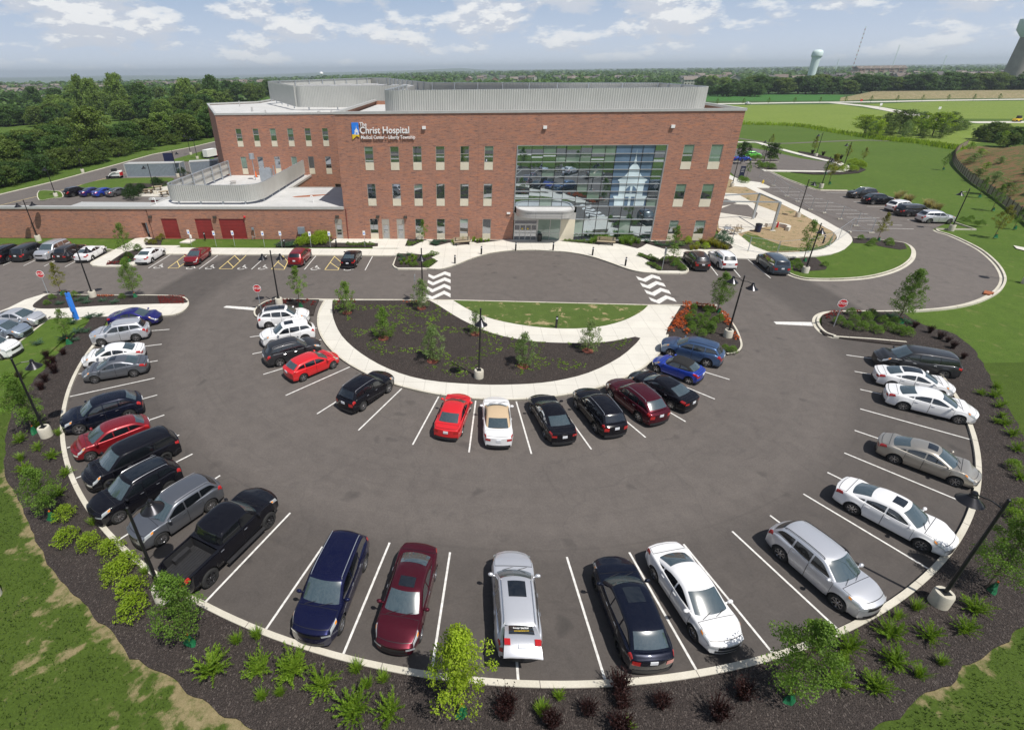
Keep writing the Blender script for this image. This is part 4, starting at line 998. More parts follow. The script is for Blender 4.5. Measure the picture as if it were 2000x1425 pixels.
# rooftop plant
def rbox(u,v_,z,a,b,h,name='air_handler',mat='alumL'):
    mb=MB(); mb.box(u,v_,z,u+a,v_+b,z+h); mb.box(u+.15*a,v_+.2*b,z+h,u+.4*a,v_+.8*b,z+h+.18); mb.box(u+.6*a,v_+.2*b,z+h,u+.85*a,v_+.8*b,z+h+.18); mb.build(name,M[mat],BD)
rbox(-12,44,14.2,11,8,3.9); rbox(0,40,14.2,5,10,3.7); rbox(-20,50,14.2,6,9,3.8); rbox(12,14,15.4,10,6,2.2); rbox(28,13,15.4,9,6,2.3)
rbox(-17.0,15.2,5.0,1.9,.8,1.9,mat='steel')
for i in range(4):
    mb=MB(); mb.tube((-16.8+i*.45,15.6,6.9),(-16.8+i*.45,15.6,7.15),.17,.12,10); mb.build('vent_cap',M['steel'],BD)
for (u,v_,h,r_) in ((-19.6,19.5,3.4,.07),(-13.2,11.6,3.6,.08)):
    mb=MB(); mb.tube((u,v_,4.42),(u,v_,4.42+h),r_); 
    if h<3.5: mb.tube((u,v_,4.42+h),(u,v_,4.42+h+.9),.42,.42,12)
    else: mb.box(u-.06,v_-.9,4.42+h*.55,u+.06,v_+.9,4.42+h*.6)
    mb.build('flue',M['steel'],BD)
for i,(u,v_,r_,h) in enumerate(((-20.5,12,.45,.5),(-19.2,9.5,.4,.45),(-17.5,10.3,.42,.5),(-22,16,.5,.55),(-16,6.5,.35,.6),(-14.6,6.2,.3,.5),(-19,6.3,.3,.9))):
    mb=MB(); mb.lathe([(r_*.8,0),(r_*.8,h*.6),(r_,h*.65),(r_,h*.9),(.01,h)],14,(u,v_,4.42)); mb.build('roof_vent',M['alumL'],BD,smooth=True)
for i,(u,v_) in enumerate(((-24.4,6.2),(-22.8,5.8),(-21.4,6.5),(-19.6,5.6),(-15.7,5.2),(-5.,3.),(-27.,1.6))):
    mb=MB(); mb.pipe([(u,v_,4.42),(u,v_,5.2),(u-.1,v_,5.35),(u-.3,v_,5.3),(u-.3,v_,5.1)],.06); mb.build('vent_pipe',M['rust' if i<4 else 'white'],BD)
for u,v_ in ((-20.6,22.3),(-14.5,22.6)):
    t=thing('safety_cone','orange safety cone on the low roof, '+('left' if u<-18 else 'right')+' of the metal plant box','cone',B(u,v_,4.42),0,'orange cones on the low roof')
    mb=MB(); mb.lathe([(.24,.05),(.05,1.0),(.001,1.02)],12); mb.build('cone_body',M['orange'],t,smooth=True); mb=MB(); mb.box(-.33,-.33,0,.33,.33,.05); mb.build('cone_base',M['dark'],t)
for (u,v_,z,a,b) in ((-24,34,14.15,.2,.8),(-20,30,14.15,.15,.5),(-10,29,14.15,.3,.35),(-8,30,14.15,.2,.3),(-3,28,14.15,.2,.5),(-33,50,14.15,.12,1.1)):
    mb=MB(); mb.tube((u,v_,z),(u,v_,z+b),a,a*.8,10); mb.build('roof_vent',M['alumL'],BD)
# stains on the low roof
mb=MB(); mb.sheet([(-8.6,6.2),(-6.8,6.5),(-4.6,7.6),(-3.9,8.3),(-6.4,7.9),(-8.4,7.1),(-9.2,6.6)],4.424); mb.build('rust_stain',M['rust'],BD)
# free-standing brick wall with gateway
BW=thing('brick_wall','long low red brick wall with a gateway, left of the hospital','wall',A0,TH)
mb=MB()
for a,b in ((-80.,-29.15),(-28.1,-27.75)): mb.box(a,.02,0,b,.42,4.18)
mb.box(-29.15,.02,2.25,-28.1,.42,4.18); mb.build('wall_body',M['brick2'],BW)
mb=MB(); mb.box(-80,-.10,4.18,-27.74,.50,4.52); mb.build('coping',M['coping'],BW)
mb=MB(); mb.box(-29.1,.02,.0,-28.9,.9,2.24); mb.build('gate_reveal',M['brick2'],BW)
# ------------------------------------------------------------------ ground, roads, pavements
M['joint']=plain('joint_dirt',(.16,.14,.12),.95,0,.2,6)
def R1z(l): return PXL(l,0,440,.2)
def R2z(l): return PXL(l,400,440,.2)
def R3z(l): return PXL(l,740,440,.2)
def R4z(l): return PXL(l,1100,440,.2)
def R5z(l): return PXL(l,1400,360,.3)
def R6z(l): return PXL(l,1400,260,.15)
def R7z(l): return PXL(l,0,560,.2)
def R8z(l): return PXL(l,100,280,.2)
def circ(r,a0,a1,n=60,c=LC): return [Vector((c.x+r*math.cos(lerp(a0,a1,i/n)),c.y+r*math.sin(lerp(a0,a1,i/n)),0)) for i in range(n+1)]
# far terrain: level round the site, falling gently into the valley beyond
def tz(x,y):
    d=math.hypot(x,y); 
    f=sm((d-700)/5000); az=math.atan2(x,y); base=-.06-44*f*lerp(1.15,.16,sm((az+.45)/.5))
    if d>6500: base+= (48 if az<.05 else 14)*sm((d-6500)/3500)*(.62+.38*math.sin(az*9+1)+.22*math.sin(az*23))-6
    return base
mb=MB(); rows=[]
rr=[0,60,120,200,300,420,560,750,1000,1300,1700,2200,3000,4000,5200,6500,7500,8500,9500,11000,14000,20000]
for r_ in rr: rows.append([Vector((r_*math.sin(a),r_*math.cos(a),tz(r_*math.sin(a),r_*math.cos(a)) if r_ else -.06)) for a in [2*PI*k/144 for k in range(145)]])
mb.grid([r_[::-1] for r_ in rows]); struct('ground',mb,M['far'],smooth=True,ang=80)
def lay(name,pts,z,mat,par=None):
    o=MB().sheet(pts,z).build(name,M[mat],par); o['kind']='structure'; return o
near=[(-260,-40),(260,-40),(300,330),(-300,330)]
lay('lawn',near,-.05,'grass')
# asphalt: one sheet for the whole car park
A=[B(-90,-5.6),B(10,-5.6),B(12,-2.4),B(42,-2.4),B(44,-5.9),B(50.2,-5.9)]
A+=R5z([(140,478),(490,488),(700,470),(830,420),(880,370),(850,330),(780,290),(600,195),(480,135),(330,60),(140,-30)])
A+=R6z([(150,480),(190,330),(240,200),(420,185),(560,210),(800,260),(1100,330),(1400,370),(1560,410),(1600,440),(1590,475),(1560,490),(1300,487),(900,486),(690,505)])
A+=R6z([(900,600),(1140,690),(1270,735),(1350,745),(1700,750)])
A+=R5z([(850,40),(1050,55),(1300,130),(1540,235),(1420,285)])
LOOP=R5z([(1405,297),(1430,312),(1500,333),(1600,377),(1700,432),(1780,500),(1825,560),(1842,615),(1822,668),(1765,716),(1650,765),(1500,797),(1300,815),(1100,822),(900,822),(740,825),(662,840),(625,872),(630,920),(680,972),(760,1002)])
LOOP=crom(LOOP,4)
A+=LOOP
ER=PXL([(1704,665)])[0]
aR=math.atan2(ER.y-LC.y,ER.x-LC.x)
aL=R(190)-2*PI
A+= [ER]+circ(R4,aR-.02,aL,90)
aE=R(196)
A+=PXL([(208,640),(214,622),(150,622),(98,621),(0,698),(-60,742),(-400,760)])
A+=[B(-110,-26)]
AS=lay('parking_lot',[(p.x,p.y) for p in A],0.,'asphalt')
# parking lines
def mark(a,b,w=.10,name='parking_line',mat='line',z=.005):
    d=(b-a); d.normalize(); n=Vector((-d.y,d.x,0))*w/2
    mb=MB(); mb.add([(p.x,p.y,z) for p in (a-n,b-n,b+n,a+n)],[(0,1,2,3)]); o=mb.build(name,M[mat],AS); return o
outl=[((145,771),(302,738)),((411,1170),(567,1001)),((533,1227),(630,1067)),((680,1272),(761,1059)),((843,1306),(879,1078)),((1187,1326),(1107,1087)),((1355,1307),(1229,1078)),((1505,1276),(1335,1062)),((1637,1235),(1430,1037)),((1736,1182),(1504,1006)),((1815,1113),(1569,964)),((1873,974),(1649,884)),((1899,859),(1680,798))]
ends=[(331,643),(316,672),(308,704),(302,738),(307,771),(321,810),(376,886),(430,928),(346,840),(567,1001),(630,1067),(761,1059),(879,1078),(1107,1087),(1229,1078),(1335,1062),(1430,1037),(1504,1006),(1569,964),(1616,922),(1649,884),(1669,840),(1680,798),(1680,760),(1669,725),(1653,693)]
ends.remove((346,840)); ends.insert(6,(350,849))
for e in ends:
    p=W(*e); d=(p-LC).normalized(); mark(p,LC+d*(R4-.02))
mark(LC+(W(1010,1300)-LC).normalized()*(R4-5.49),LC+(W(1010,1300)-LC).normalized()*(R4-.02))
for e in [(488,658),(493,691),(514,731),(558,772),(619,808),(700,840),(806,868),(916,883),(1038,886),(1155,877),(1261,854),(1339,823),(1396,779),(1425,741)]:
    p=W(*e); d=(p-LC).normalized(); mark(p,LC+d*(R1+.05))
for a in (-53.6-5.6,-40.5-10.3,): pass
LN=[B(-59.7+2.75*0,-10.6)]
for e in ((6,518),(46,519),(86,520),(127,521)): p=W(*e); mark(p,Vector((p.x+.03,p.y+5.4,0)))
p=W(-36,517); mark(p,Vector((p.x,p.y+5.4,0)))
for e in ((290,523.6),(389,525),(491,526),(594.5,526.4),(713,527.6)): p=W(*e); mark(p,p+VV*5.1)
for a,b in (((1400,538),(1370,497)),((1360+144,360+0),(1300,300))): break
mark(W(1505,543),W(1461,507)); mark(W(1446,541),W(1421,512)); mark(W(1402,538),W(1388,520))
# yellow hatched access aisles
def aisle(c4):
    a,b,c,d=[W(*q) for q in c4]
    for p,q in ((a,b),(b,c),(c,d),(d,a)): mark(p,q,.09,'access_aisle_line','yline',.006)
    for k in (.22,.6): mark(a.lerp(d,k+.22),b.lerp(c,k-.12),.09,'access_aisle_line','yline',.0065)
def px5(x,y): return (400+x/5,440+y/5)
for q in (((140,424),(262,426),(428,270),(322,270)),((650,428),(775,431),(845,275),(785,275)),((1172,434),(1300,437),(1372,290),(1285,278))): aisle([px5(*p) for p in q])
aisle([(328,523.5),(347,523.5),(385,497),(367,494.5)])
# wheelchair marks
def wheelchair(p):
    t=p; s=.95
    def L(*pts): return [Vector((t.x+x*s,t.y+y*s,0)) for x,y in pts]
    mb=MB()
    arc=[Vector((t.x+s*(-.05+.42*math.cos(a)),t.y+s*(-.38+.36*math.sin(a)),0)) for a in [R(120)+R(230)*k/12 for k in range(13)]]
    band(mb,arc,-.05,.05,.002,.007); band(mb,L((.0,.55),(-.05,.12),(.32,.10),(.52,-.38),(.7,-.33)),-.06,.06,.002,.008); band(mb,L((-.02,.32),(.28,.30)),-.04,.04,.002,.0075)
    mb.tube((t.x+.02,t.y+.72*s,.002),(t.x+.02,t.y+.72*s,.0085),.12,.12,12)
    mb.build('wheelchair_symbol',M['line'],AS)
for e in ((311,520),(374,521.5),(411,521.5),(474,522),(514,522),(616,523),(680.5,524)): wheelchair(W(*e))
# stop bars
for q in ([(177+400*0,0)],): pass
def quad(pts,name,mat='line',z=.006):
    MB().sheet([W(*p) for p in pts],z).build(name,M[mat],AS)
quad([(436,600.5),(442,597),(504,601),(497,606)],'stop_line'); quad([(1511,628),(1516,633),(1588,636.5),(1585,629)],'stop_line')
quad([(438,598),(436,602),(497,605.5),(499,600.5)],'stop_line') if False else None
# zigzag crossings
def zig(rows):
    for r_ in rows:
        mb=MB(); P=[W(*p) for p in r_]; n=len(P)//2
        up=P[:n]; lo=P[n:][::-1]
        mb.add([(p.x,p.y,.006) for p in up+lo],[(i,i+n,i+1+n,i+1) for i in range(n-1)]); mb.build('crossing_zigzag',M['line'],AS)
Z3=lambda l:[(740+x/5,440+y/5) for x,y in l]; Z4=lambda l:[(1100+x/5,440+y/5) for x,y in l]
zig([Z3([(485,474),(537,497),(645,450),(700,468),(700,502),(643,480),(530,526),(483,500)]),Z3([(480,533),(530,557),(643,508),(700,530),(700,564),(641,540),(526,588),(476,560)]),
 Z3([(472,596),(525,624),(640,571),(700,597),(700,632),(638,604),(522,656),(468,628)]),Z3([(466,670),(520,695),(638,638),(700,668),(700,704),(636,672),(514,728),(462,702)])])
zig([Z4([(710,496),(780,520),(864,480),(940,502),(960,535),(876,512),(805,553),(733,530)]),Z4([(750,560),(822,586),(905,544),(982,567),(1003,601),(918,577),(846,620),(772,597)]),
 Z4([(792,628),(866,654),(950,610),(1032,636),(1054,672),(962,645),(890,690),(815,664)]),Z4([(834,700),(912,730),(1000,682),(1082,712),(1109,748),(1014,718),(938,766),(858,736)])])
# kerbs
KW=.17
def kerb(path,d0=0.,w=KW,z=.15,gutter=0,closed=False,name='kerb'):
    mb=MB(); band(mb,path,d0,d0+w,-.06,z,closed); o=mb.build(name,M['kerb']); o['kind']='structure'
    j=MB(); tot=0; nx=1.2; a_=offs(path,d0+w/2,closed)
    for i in range(len(path)-1):
        p=Vector((*a_[i],0)); q=Vector((*a_[i+1],0)); L_=(q-p).length
        if L_<1e-4: continue
        an=math.atan2(q.y-p.y,q.x-p.x)
        while nx<tot+L_: c=p.lerp(q,(nx-tot)/L_); j.obox((c.x,c.y),an,.014,w/2+.004,.0,z+.003); nx+=3.05
        tot+=L_
    if j.v: j.build('kerb_joint',M['joint'],o)
    if gutter:
        mb=MB(); band(mb,path,d0-gutter,d0-.0 if gutter>0 else d0,-.05,.012,closed); q=mb.build('gutter',M['kerb'],o)
    return o
def area(name,pts,z,mat,zb=-.06):
    mb=MB(); mb.prism([(p.x,p.y) for p in pts],zb,z); o=mb.build(name,M[mat]); o['kind']='structure'; return o
OC=circ(R4,aR-.02,aL,140)      # clockwise seen from above: left normal points to the centre
kerb(OC,0,.25,.15)
kerb([ER,OC[0]],0,.2,.15) if False else None
# outer mulch ring
OM=PXL([(1760,612),(1800,640),(1850,648),(1890,672),(1915,705),(1945,760),(1985,830),(2030,900),(2120,1000),(2110,1100),(2060,1190),(1990,1235),(1900,1292),(1850,1335),(1760,1392),(1690,1432),(1500,1520),(1000,1560),(640,1480),(500,1430),(430,1392),(345,1335),(270,1290),(205,1222),(150,1160),(100,1112),(62,1035),(30,970),(14,925),(12,870),(22,810),(50,765),(95,712),(125,680),(148,655),(172,632),(178,622),(214,618)])
OMs=crom(OM,7)
# ragged outer edge
OMr=[]
for i,p in enumerate(OMs):
    w=.22*noise.noise(Vector((p.x*.9,p.y*.9,0)))+.10*noise.noise(Vector((p.x*3,p.y*3,2))); OMr.append(p+(p-LC).normalized()*w)
ring=circ(R4+.235,aR-.02,aL,140)
MUL=area('mulch_bed',OMr+ring[::-1],.10,'mulch')
# near lawns: fine grid with worn patches
_EA=sorted((math.atan2(p.y-LC.y,p.x-LC.x),math.hypot(p.x-LC.x,p.y-LC.y)) for p in OMs)
ERT=[min(_EA,key=lambda q:abs(q[0]-(-PI+k*2*PI/720)))[1] for k in range(721)]
def edger(x,y): return ERT[int((math.atan2(y-LC.y,x-LC.x)+PI)/(2*PI)*720)]
def soilness(x,y):
    v=Vector((x,y,0)); a=noise.fractal(v*.45,1.,2.,5)*.8+noise.fractal(v*1.8+Vector((9,3,0)),1.,2.,4)*.6
    e=math.hypot(x-LC.x,y-LC.y)-edger(x,y); w=.45+.5*noise.noise(Vector((x*.5,y*.5,8)))
    g=sm((y-20)/8.)
    return a*.8-.42-.3*g+.95*math.exp(-max(0,e)/max(.12,w*.8))*(1-.6*g)+.22*sm((7-y)/4.)-(.32 if x>12 else 0)
def patch_lawn(x0,x1,y0,y1,st=.16):
    nx=int((x1-x0)/st); ny=int((y1-y0)/st); vs=[]; cs=[]
    for j in range(ny+1):
        for i in range(nx+1):
            x=x0+(x1-x0)*i/nx; y=y0+(y1-y0)*j/ny; s_=soilness(x,y); vs.append((x,y,.03+.04*noise.noise(Vector((x*.4,y*.4,4))))); cs.append(max(0,min(1,s_*2.2+.42)))
    fs=[(j*(nx+1)+i,j*(nx+1)+i+1,(j+1)*(nx+1)+i+1,(j+1)*(nx+1)+i) for j in range(ny) for i in range(nx) if math.hypot(vs[j*(nx+1)+i][0]-LC.x,vs[j*(nx+1)+i][1]-LC.y)>edger(vs[j*(nx+1)+i][0],vs[j*(nx+1)+i][1])-.35]
    me=bpy.data.meshes.new('lawn'); me.from_pydata(vs,[],fs); ca=me.color_attributes.new('soil','FLOAT_COLOR','POINT')
    for i,c in enumerate(cs): ca.data[i].color=(c,c,c,1)
    me.materials.append(M['lawnp']); o=link('lawn',me); o['kind']='structure'

patch_lawn(-42,46,1,34,.17)
# left island with pavement
I1=crom(R1z([(430,680),(600,683),(1000,690),(1500,690),(1740,697),(1820,720),(1848,760),(1840,800),(1790,850),(1700,885),(1590,895)]),4)
isl=R1z([(-300,1010),(0,850),(90,815),(250,735)])+I1+R1z([(1050,900),(750,908),(500,912),(440,935),(300,1000),(0,1100),(-300,1200)])
area('pavement',isl,.13,'conc'); kerb(I1[::-1],-.0,.17,.155) 
area('mulch_bed',crom(R1z([(326,800),(342,775),(400,732),(462,692),(560,688),(1000,697),(1500,698),(1700,703),(1790,718),(1822,742),(1820,768),(1500,778),(1000,795),(600,822),(400,824),(340,814)]),2,True),.17,'mulch')
# lawn wedge on the left
LWd=R7z([(-300,900),(0,690),(440,345),(500,320),(720,310),(900,305),(890,340),(780,385),(740,430),(640,500),(540,600),(430,700),(340,790),(200,900),(60,1100),(-300,1500)])
area('lawn',LWd,.09,'grass')
kerb(R7z([(490,300),(440,345),(0,692),(-300,925)]),0,.17,.13)
# triangular bed + walk left
WK=R1z([(1325,138),(1440,122),(1490,130),(1412,190),(1430,203),(1990,212),(2000,272),(1830,272),(1600,262),(1380,390),(1300,400),(1170,408),(1000,410),(905,402),(882,385),(890,368),(1100,248),(1060,243)])
area('pavement',R1z([(1325,136),(1440,122),(1490,130),(1412,190),(1430,203),(1760,205),(1640,268),(1600,268),(1380,380),(1300,398),(1170,410),(1000,410),(905,402),(882,385),(892,366),(1110,250)]),.126,'conc')
kerb(crom(R1z([(1640,268),(1600,270),(1380,382),(1300,400),(1170,411),(1000,411),(905,403),(882,385),(892,366),(1110,250),(1060,243),(-300,235)]),1),-.17,.17,.15)
area('mulch_bed',R1z([(1040,392),(1210,278),(1330,245),(1400,232),(1480,255),(1380,340),(1300,362),(1170,396)]),.17,'mulch')
area('pavement',[B(-22.6,-6.9),B(8.2,-6.9),B(7.8,-4.35),B(-22.6,-4.35)],.13,'conc')
kerb([B(-22.4,-6.92),B(7.2,-6.92)],-.14,.14,.14)
area('pavement',R2z([(1275,139),(1980,141),(1960,212),(1960,232),(1640,232),(1640,218),(1690,215),(1693,182),(1380,178),(1230,176)]),.135,'conc')
area('pavement',R1z([(1830,140),(1910,142),(1850,176),(1755,172)]),.10,'conc')
area('mulch_bed',R2z([(695,214),(700,190),(760,140),(1270,140),(1225,178),(1380,180),(1690,184),(1685,214),(1300,215)]),.10,'mulch')
area('mulch_bed',R1z([(1412,190),(1430,130),(1600,110),(1580,150),(1570,192),(1460,200)]),.09,'mulch')
lay('lawn',[B(-80,-5.4),B(-28.5,-5.4),B(-28.5,-.1),B(-80,-.1)],-.03,'grass')
# wheel stops: long white bars along the accessible stalls
for a,b in ((-21.2,-16.9),(-16.,-12.6),(-11.4,-6.),(-5.2,.2),(1.2,4.4)):
    mb=MB(); q=[B(a,-6.75),B(b,-6.75),B(b,-6.58),B(a,-6.58)]; mb.prism([(p.x,p.y) for p in q],0.,.12); mb.build('wheel_stop',M['white'],AS)
# entrance plaza
PZ=crom(R3z([(470,432),(560,438),(620,434),(690,417),(800,378),(920,330),(1060,287),(1250,259),(1420,252),(1560,252),(1750,263)])+R4z([(20,268),(150,287),(300,322),(450,372),(600,427),(700,455),(800,470),(920,478)]),3)
plaza=R3z([(180,285),(180,240),(255,212),(285,141)])+[B(8.4,-.02),B(30.9,-.02),B(49.,-.02)]+R4z([(1490,120),(1540,52),(1700,90),(1850,210),(1990,265),(2040,330),(1850,335),(1115,312),(1215,430),(1200,465),(1150,475)])+PZ[::-1]+R3z([(180,432),(140,400)])
area('pavement',plaza,.138,'conc')
kerb(R3z([(182,280),(132,395),(150,420),(185,436),(400,438)])+PZ+R4z([(1150,480),(1200,474),(1225,455),(1222,430),(1112,305)]),-.0,.16,.158)
for l in (R3z([(255,212),(285,145),(470,150),(430,165),(330,212)]),R3z([(490,200),(535,148),(740,150),(700,176),(555,213)]),R3z([(700,178),(760,155),(900,150),(880,190),(760,190)]),R3z([(905,165),(960,152),(1215,154),(960,186)]),
 R3z([(146,402),(182,285),(360,290),(440,300),(590,288),(512,325),(578,360),(490,424),(182,424)]),
 R4z([(-50,158),(60,152),(855,165),(770,218),(725,236),(530,188),(505,190),(300,195)]),R4z([(770,178),(870,165),(1400,150),(1560,160),(1635,200),(1655,228),(1620,246),(980,240)]),
 R4z([(720,300),(762,284),(940,344),(970,318),(1100,312),(1208,432),(1195,455),(925,453),(795,380),(850,364)])):
    area('mulch_bed',l,.165,'mulch')
# south edge of main drive and half-circle island
aW=math.atan2(W(612,588).y-LC.y,W(612,588).x-LC.x)%(2*PI); aEa=math.atan2(W(1300,655).y-LC.y,W(1300,655).x-LC.x)
arc1=circ(R1,aW,aEa+2*PI,70)
isl2=arc1+PXL([(1305,640),(1330,600)])+PXL([(1265,597.5),(885,588),(655,587)])+PXL([(612,586.5)])
area('pavement',isl2,.13,'conc')
kerb(arc1,-.0-.0,.15,.152)
kerb(PXL([(1400,598),(1330,598),(1265,598),(885,588.5),(655,587),(545,586)]),-.12,.15,.152) if True else 0
area('mulch_bed',crom(PXL([(650,589),(649,605),(652,625),(668,658),(705,692),(760,723),(830,744),(930,753),(1010,753),(1080,747),(1150,730),(1210,700),(1243,672)]),3)+PXL([(1250,663),(1240,660.5)])+crom(PXL([(1235,661.5),(1180,671),(1100,672.5),(1030,668),(960,653),(900,626),(855,598),(838,589)]),3),.165,'mulch')
area('lawn',crom(PXL([(1265,598.8),(1250,612),(1215,629),(1165,641),(1100,644),(1030,638.5),(965,626),(920,609),(886,589.3)]),3),.16,'weedy')
RB=crom(PXL([(1330,598.5),(1382,599),(1412,614),(1436,640),(1448,668),(1448,682),(1438,691),(1420,694)]),4)
area('mulch_bed',PXL([(1305,640),(1300,655),(1350,690),(1400,695)])+RB[::-1],.14,'mulch'); kerb(RB[::-1],-.0,.15,.155)
LBd=crom(R2z([(1120,728),(900,728),(700,730),(600,750),(530,790),(488,830),(480,870),(497,900),(530,908)]),4)
area('mulch_bed',LBd+R2z([(1062,885),(1085,800)]),.14,'mulch'); kerb(LBd,-.0,.15,.155)
# right island with lawn, walk and garden
SI=crom(R5z([(470,585),(520,605),(600,620),(780,622),(960,610),(1100,580),(1200,540),(1262,490),(1275,440),(1255,405),(1215,385),(1120,372),(1000,358),(885,352)]),4)
area('lawn',SI+R5z([(870,390),(830,430),(740,465),(640,480),(480,484)]),.12,'grass')
kerb(SI,0,.17,.155,gutter=.32)
area('mulch_bed',R5z([(480,486),(640,482),(715,548),(705,562),(560,575),(500,572)]),.15,'mulch')
area('mulch_bed',R5z([(880,352),(1010,356),(1120,368),(1215,385),(1235,425),(1190,432),(1100,418),(980,392),(885,388)]),.15,'mulch')
SW=R5z([(20,290),(110,360),(140,440),(180,484),(480,487),(640,480),(740,465),(830,430),(878,390),(860,345),(800,300),(600,195),(480,135),(330,60),(140,-30),(60,-60)])
area('garden_soil',R5z([(0,300),(120,440),(300,445),(500,440),(650,420),(760,375),(790,320),(760,290),(600,200),(420,110),(200,-10),(60,-50),(0,60)]),.11,'soil')
def bandarea(name,path,w,z,mat):
    mb=MB(); band(mb,path,-w/2,w/2,-.05,z); o=mb.build(name,M[mat]); o['kind']='structure'; return o
bandarea('pavement',crom(R5z([(90,335),(150,400),(200,440),(300,462),(480,463),(640,455),(740,436),(800,400),(830,360),(800,318),(730,280),(600,205),(400,108),(250,38),(100,-36),(40,-66)]),4),1.7,.145,'conc')
area('pavement',R5z([(100,410),(180,484),(560,484),(330,445),(180,420)]),.13,'conc')
area('lawn',crom(R5z([(150,370),(205,400),(250,435),(420,440),(640,425),(740,385),(750,340),(700,400),(560,420),(400,395),(240,330),(190,320)]),3,True),.125,'weedy')
area('terrace',R5z([(0,60),(130,65),(260,140),(400,190),(370,270),(280,290),(120,330),(10,290)]),.15,'concr')
area('terrace_paving',R5z([(10,170),(100,135),(200,140),(265,195),(250,225),(120,205),(20,190)]),.17,'soilp' if 'soilp' in M else 'asphalt')
area('terrace_paving',R5z([(-10,110),(60,100),(130,130),(20,150)]),.17,'asphalt')
# loop kerb outer side
kerb(LOOP,0.28,.20,.16,gutter=.30)
kerb(PXL([(1628,660),(1704,665)]),0,.17,.155)
kerb([ER,LC+Vector((math.cos(aR),math.sin(aR),0))*R4],0,.17,.155)
area('mulch_bed',crom(R5z([(700,985),(682,930),(685,860),(720,835),(900,832),(1180,838),(1260,880),(1340,920),(1440,960),(1560,1060),(1300,1060),(1000,1030)]),2,True),.13,'mulch')
lay('concrete_slab',PXL([(1979,480),(2020,488),(2020,495),(1985,486)]),.06,'conc')
# east lot details
kerb(R6z([(500,440),(690,505),(900,600),(1140,690),(1270,735),(1350,747),(1700,752)]),0,.17,.15,gutter=.2)
bandarea('pavement',crom(R6z([(250,120),(510,125),(640,160),(800,205),(1100,285),(1400,355),(1580,395),(1670,440),(1640,490),(1480,505),(1000,500),(600,492)]),4),1.7,.12,'conc')
area('mulch_bed',crom(R6z([(950,505),(1500,515),(1700,480),(1740,440),(1690,400),(1500,350),(1300,300),(1060,235),(1150,300),(1900,450),(1930,480),(1850,525),(1600,545),(1200,540)]),1),.10,'mulch') if False else None
area('mulch_bed',R6z([(960,512),(1640,505),(1735,450),(1880,455),(1940,480),(1850,520),(1600,540),(1250,540)]),.10,'mulch')
area('mulch_bed',R6z([(1060,235),(1300,275),(1500,330),(1640,380),(1620,395),(1400,345),(1100,280)]),.09,'mulch')
area('mulch_bed',R6z([(500,445),(560,420),(700,440),(790,480),(640,478)]),.14,'mulch'); area('mulch_bed',R6z([(200,355),(780,365),(800,378),(210,372)]),.14,'mulch')
kerb(R6z([(800,380),(200,372)]),0,.15,.15)
area('pavement',R6z([(190,640),(330,620),(560,650),(690,705),(670,722),(500,720),(380,712),(200,700)]),.13,'conc')
for k in range(7): 
    a=R5z([(713+60*0+k*88,55+k*29.5)])[0]; mark(a,a+Vector((5.2,-.69,0)))
for k in range(12):
    a=R5z([(300+k*68,22+k*24)])[0]; mark(a,a+Vector((4.6,-.6,0)))
kerb(R5z([(1545,252),(1680,296),(1420,292)]),0,.15,.15)
# path, fields, far road
bandarea('path',crom(PXL([(1442,270),(1475,275),(1520,280),(1600,277),(1680,274),(1730,275),(1790,277)]),4),1.6,-.02,'asphalt')
lay('crop_field',PXL([(1300,166),(1480,160),(1495,163),(1480,182),(1560,183),(1650,186),(1640,197),(1300,198)]),-.03,'crop')
lay('meadow',PXL([(1300,206),(1640,204),(1760,222),(1870,243),(2010,240),(2010,262),(1890,283),(1790,278),(1690,268),(1560,246),(1445,240),(1300,243)]),-.03,'meadow')
lay('meadow',PXL([(1690,204),(1830,198),(2100,196),(2100,232),(1880,232),(1790,218)]),-.03,'meadow')
bandarea('road',PXL([(1250,204.5),(1400,203),(1560,200.5),(1700,199),(1850,196),(2200,191)]),9.,-.01,'concr')
bandarea('road',PXL([(1630,201),(1700,208),(1770,221),(1850,236),(1900,239),(2060,238)]),7.,.0,'concr')
bandarea('road',[Vector((-160,-10,0)),Vector((0,-14,0)),Vector((160,-24,0))],9.,-.01,'asphalt'); bandarea('path',[Vector((-160,-2,0)),Vector((0,-5,0)),Vector((160,-14,0))],2.,-.005,'conc')
# service road behind the wall
SRf=PXL([(-80,402),(0,381),(100,357),(200,330),(300,302),(380,287),(425,276)])
sr=[B(-85,1.)]+SRf+PXL([(432,320)])+[B(-27.8,30),B(-27.8,1.)]
lay('service_road',[(p.x,p.y) for p in sr],.0,'asphalt2' if 'asphalt2' in M else 'asphalt')
kerb(SRf,0,.4,.12)
yl=MB(); band(yl,PXL([(0,401),(100,377),(200,350),(300,322),(380,302),(425,292)]),-.06,.06,-.02,.006); yl.build('road_centre_line',M['yline'])['kind']='structure'
l1=crom(R8z([(245,432),(350,395),(500,362),(740,345),(1160,340),(1180,372),(1120,430),(900,480),(700,490),(560,460),(300,440)]),3,True); area('lawn',l1,.12,'grass')
area('mulch_bed',R8z([(740,400),(900,395),(960,400),(1140,372),(1140,410),(940,440),(900,490),(820,520),(700,525),(680,470)]),.15,'mulch')
l2=crom(R8z([(-120,470),(60,470),(110,490),(120,530),(60,540),(0,545),(-120,560)]),3,True); area('lawn',l2,.12,'grass'); kerb(l2[::-1],-.0,.15,.14,closed=True)
area('lawn',R8z([(1120,186),(1230,150),(1480,80),(1580,75),(1590,165),(1500,168),(1250,182)]),.12,'grass')
area('terrace',R8z([(800,520),(900,480),(930,460),(1140,420),(1200,500),(1150,520),(1000,525)]),.14,'concr')
lay('golf_green',PXL([(-60,272),(20,262),(90,266),(133,272),(133,292),(90,294),(0,296),(-60,300)]),-.02,'crop2' if 'crop2' in M else 'grass')
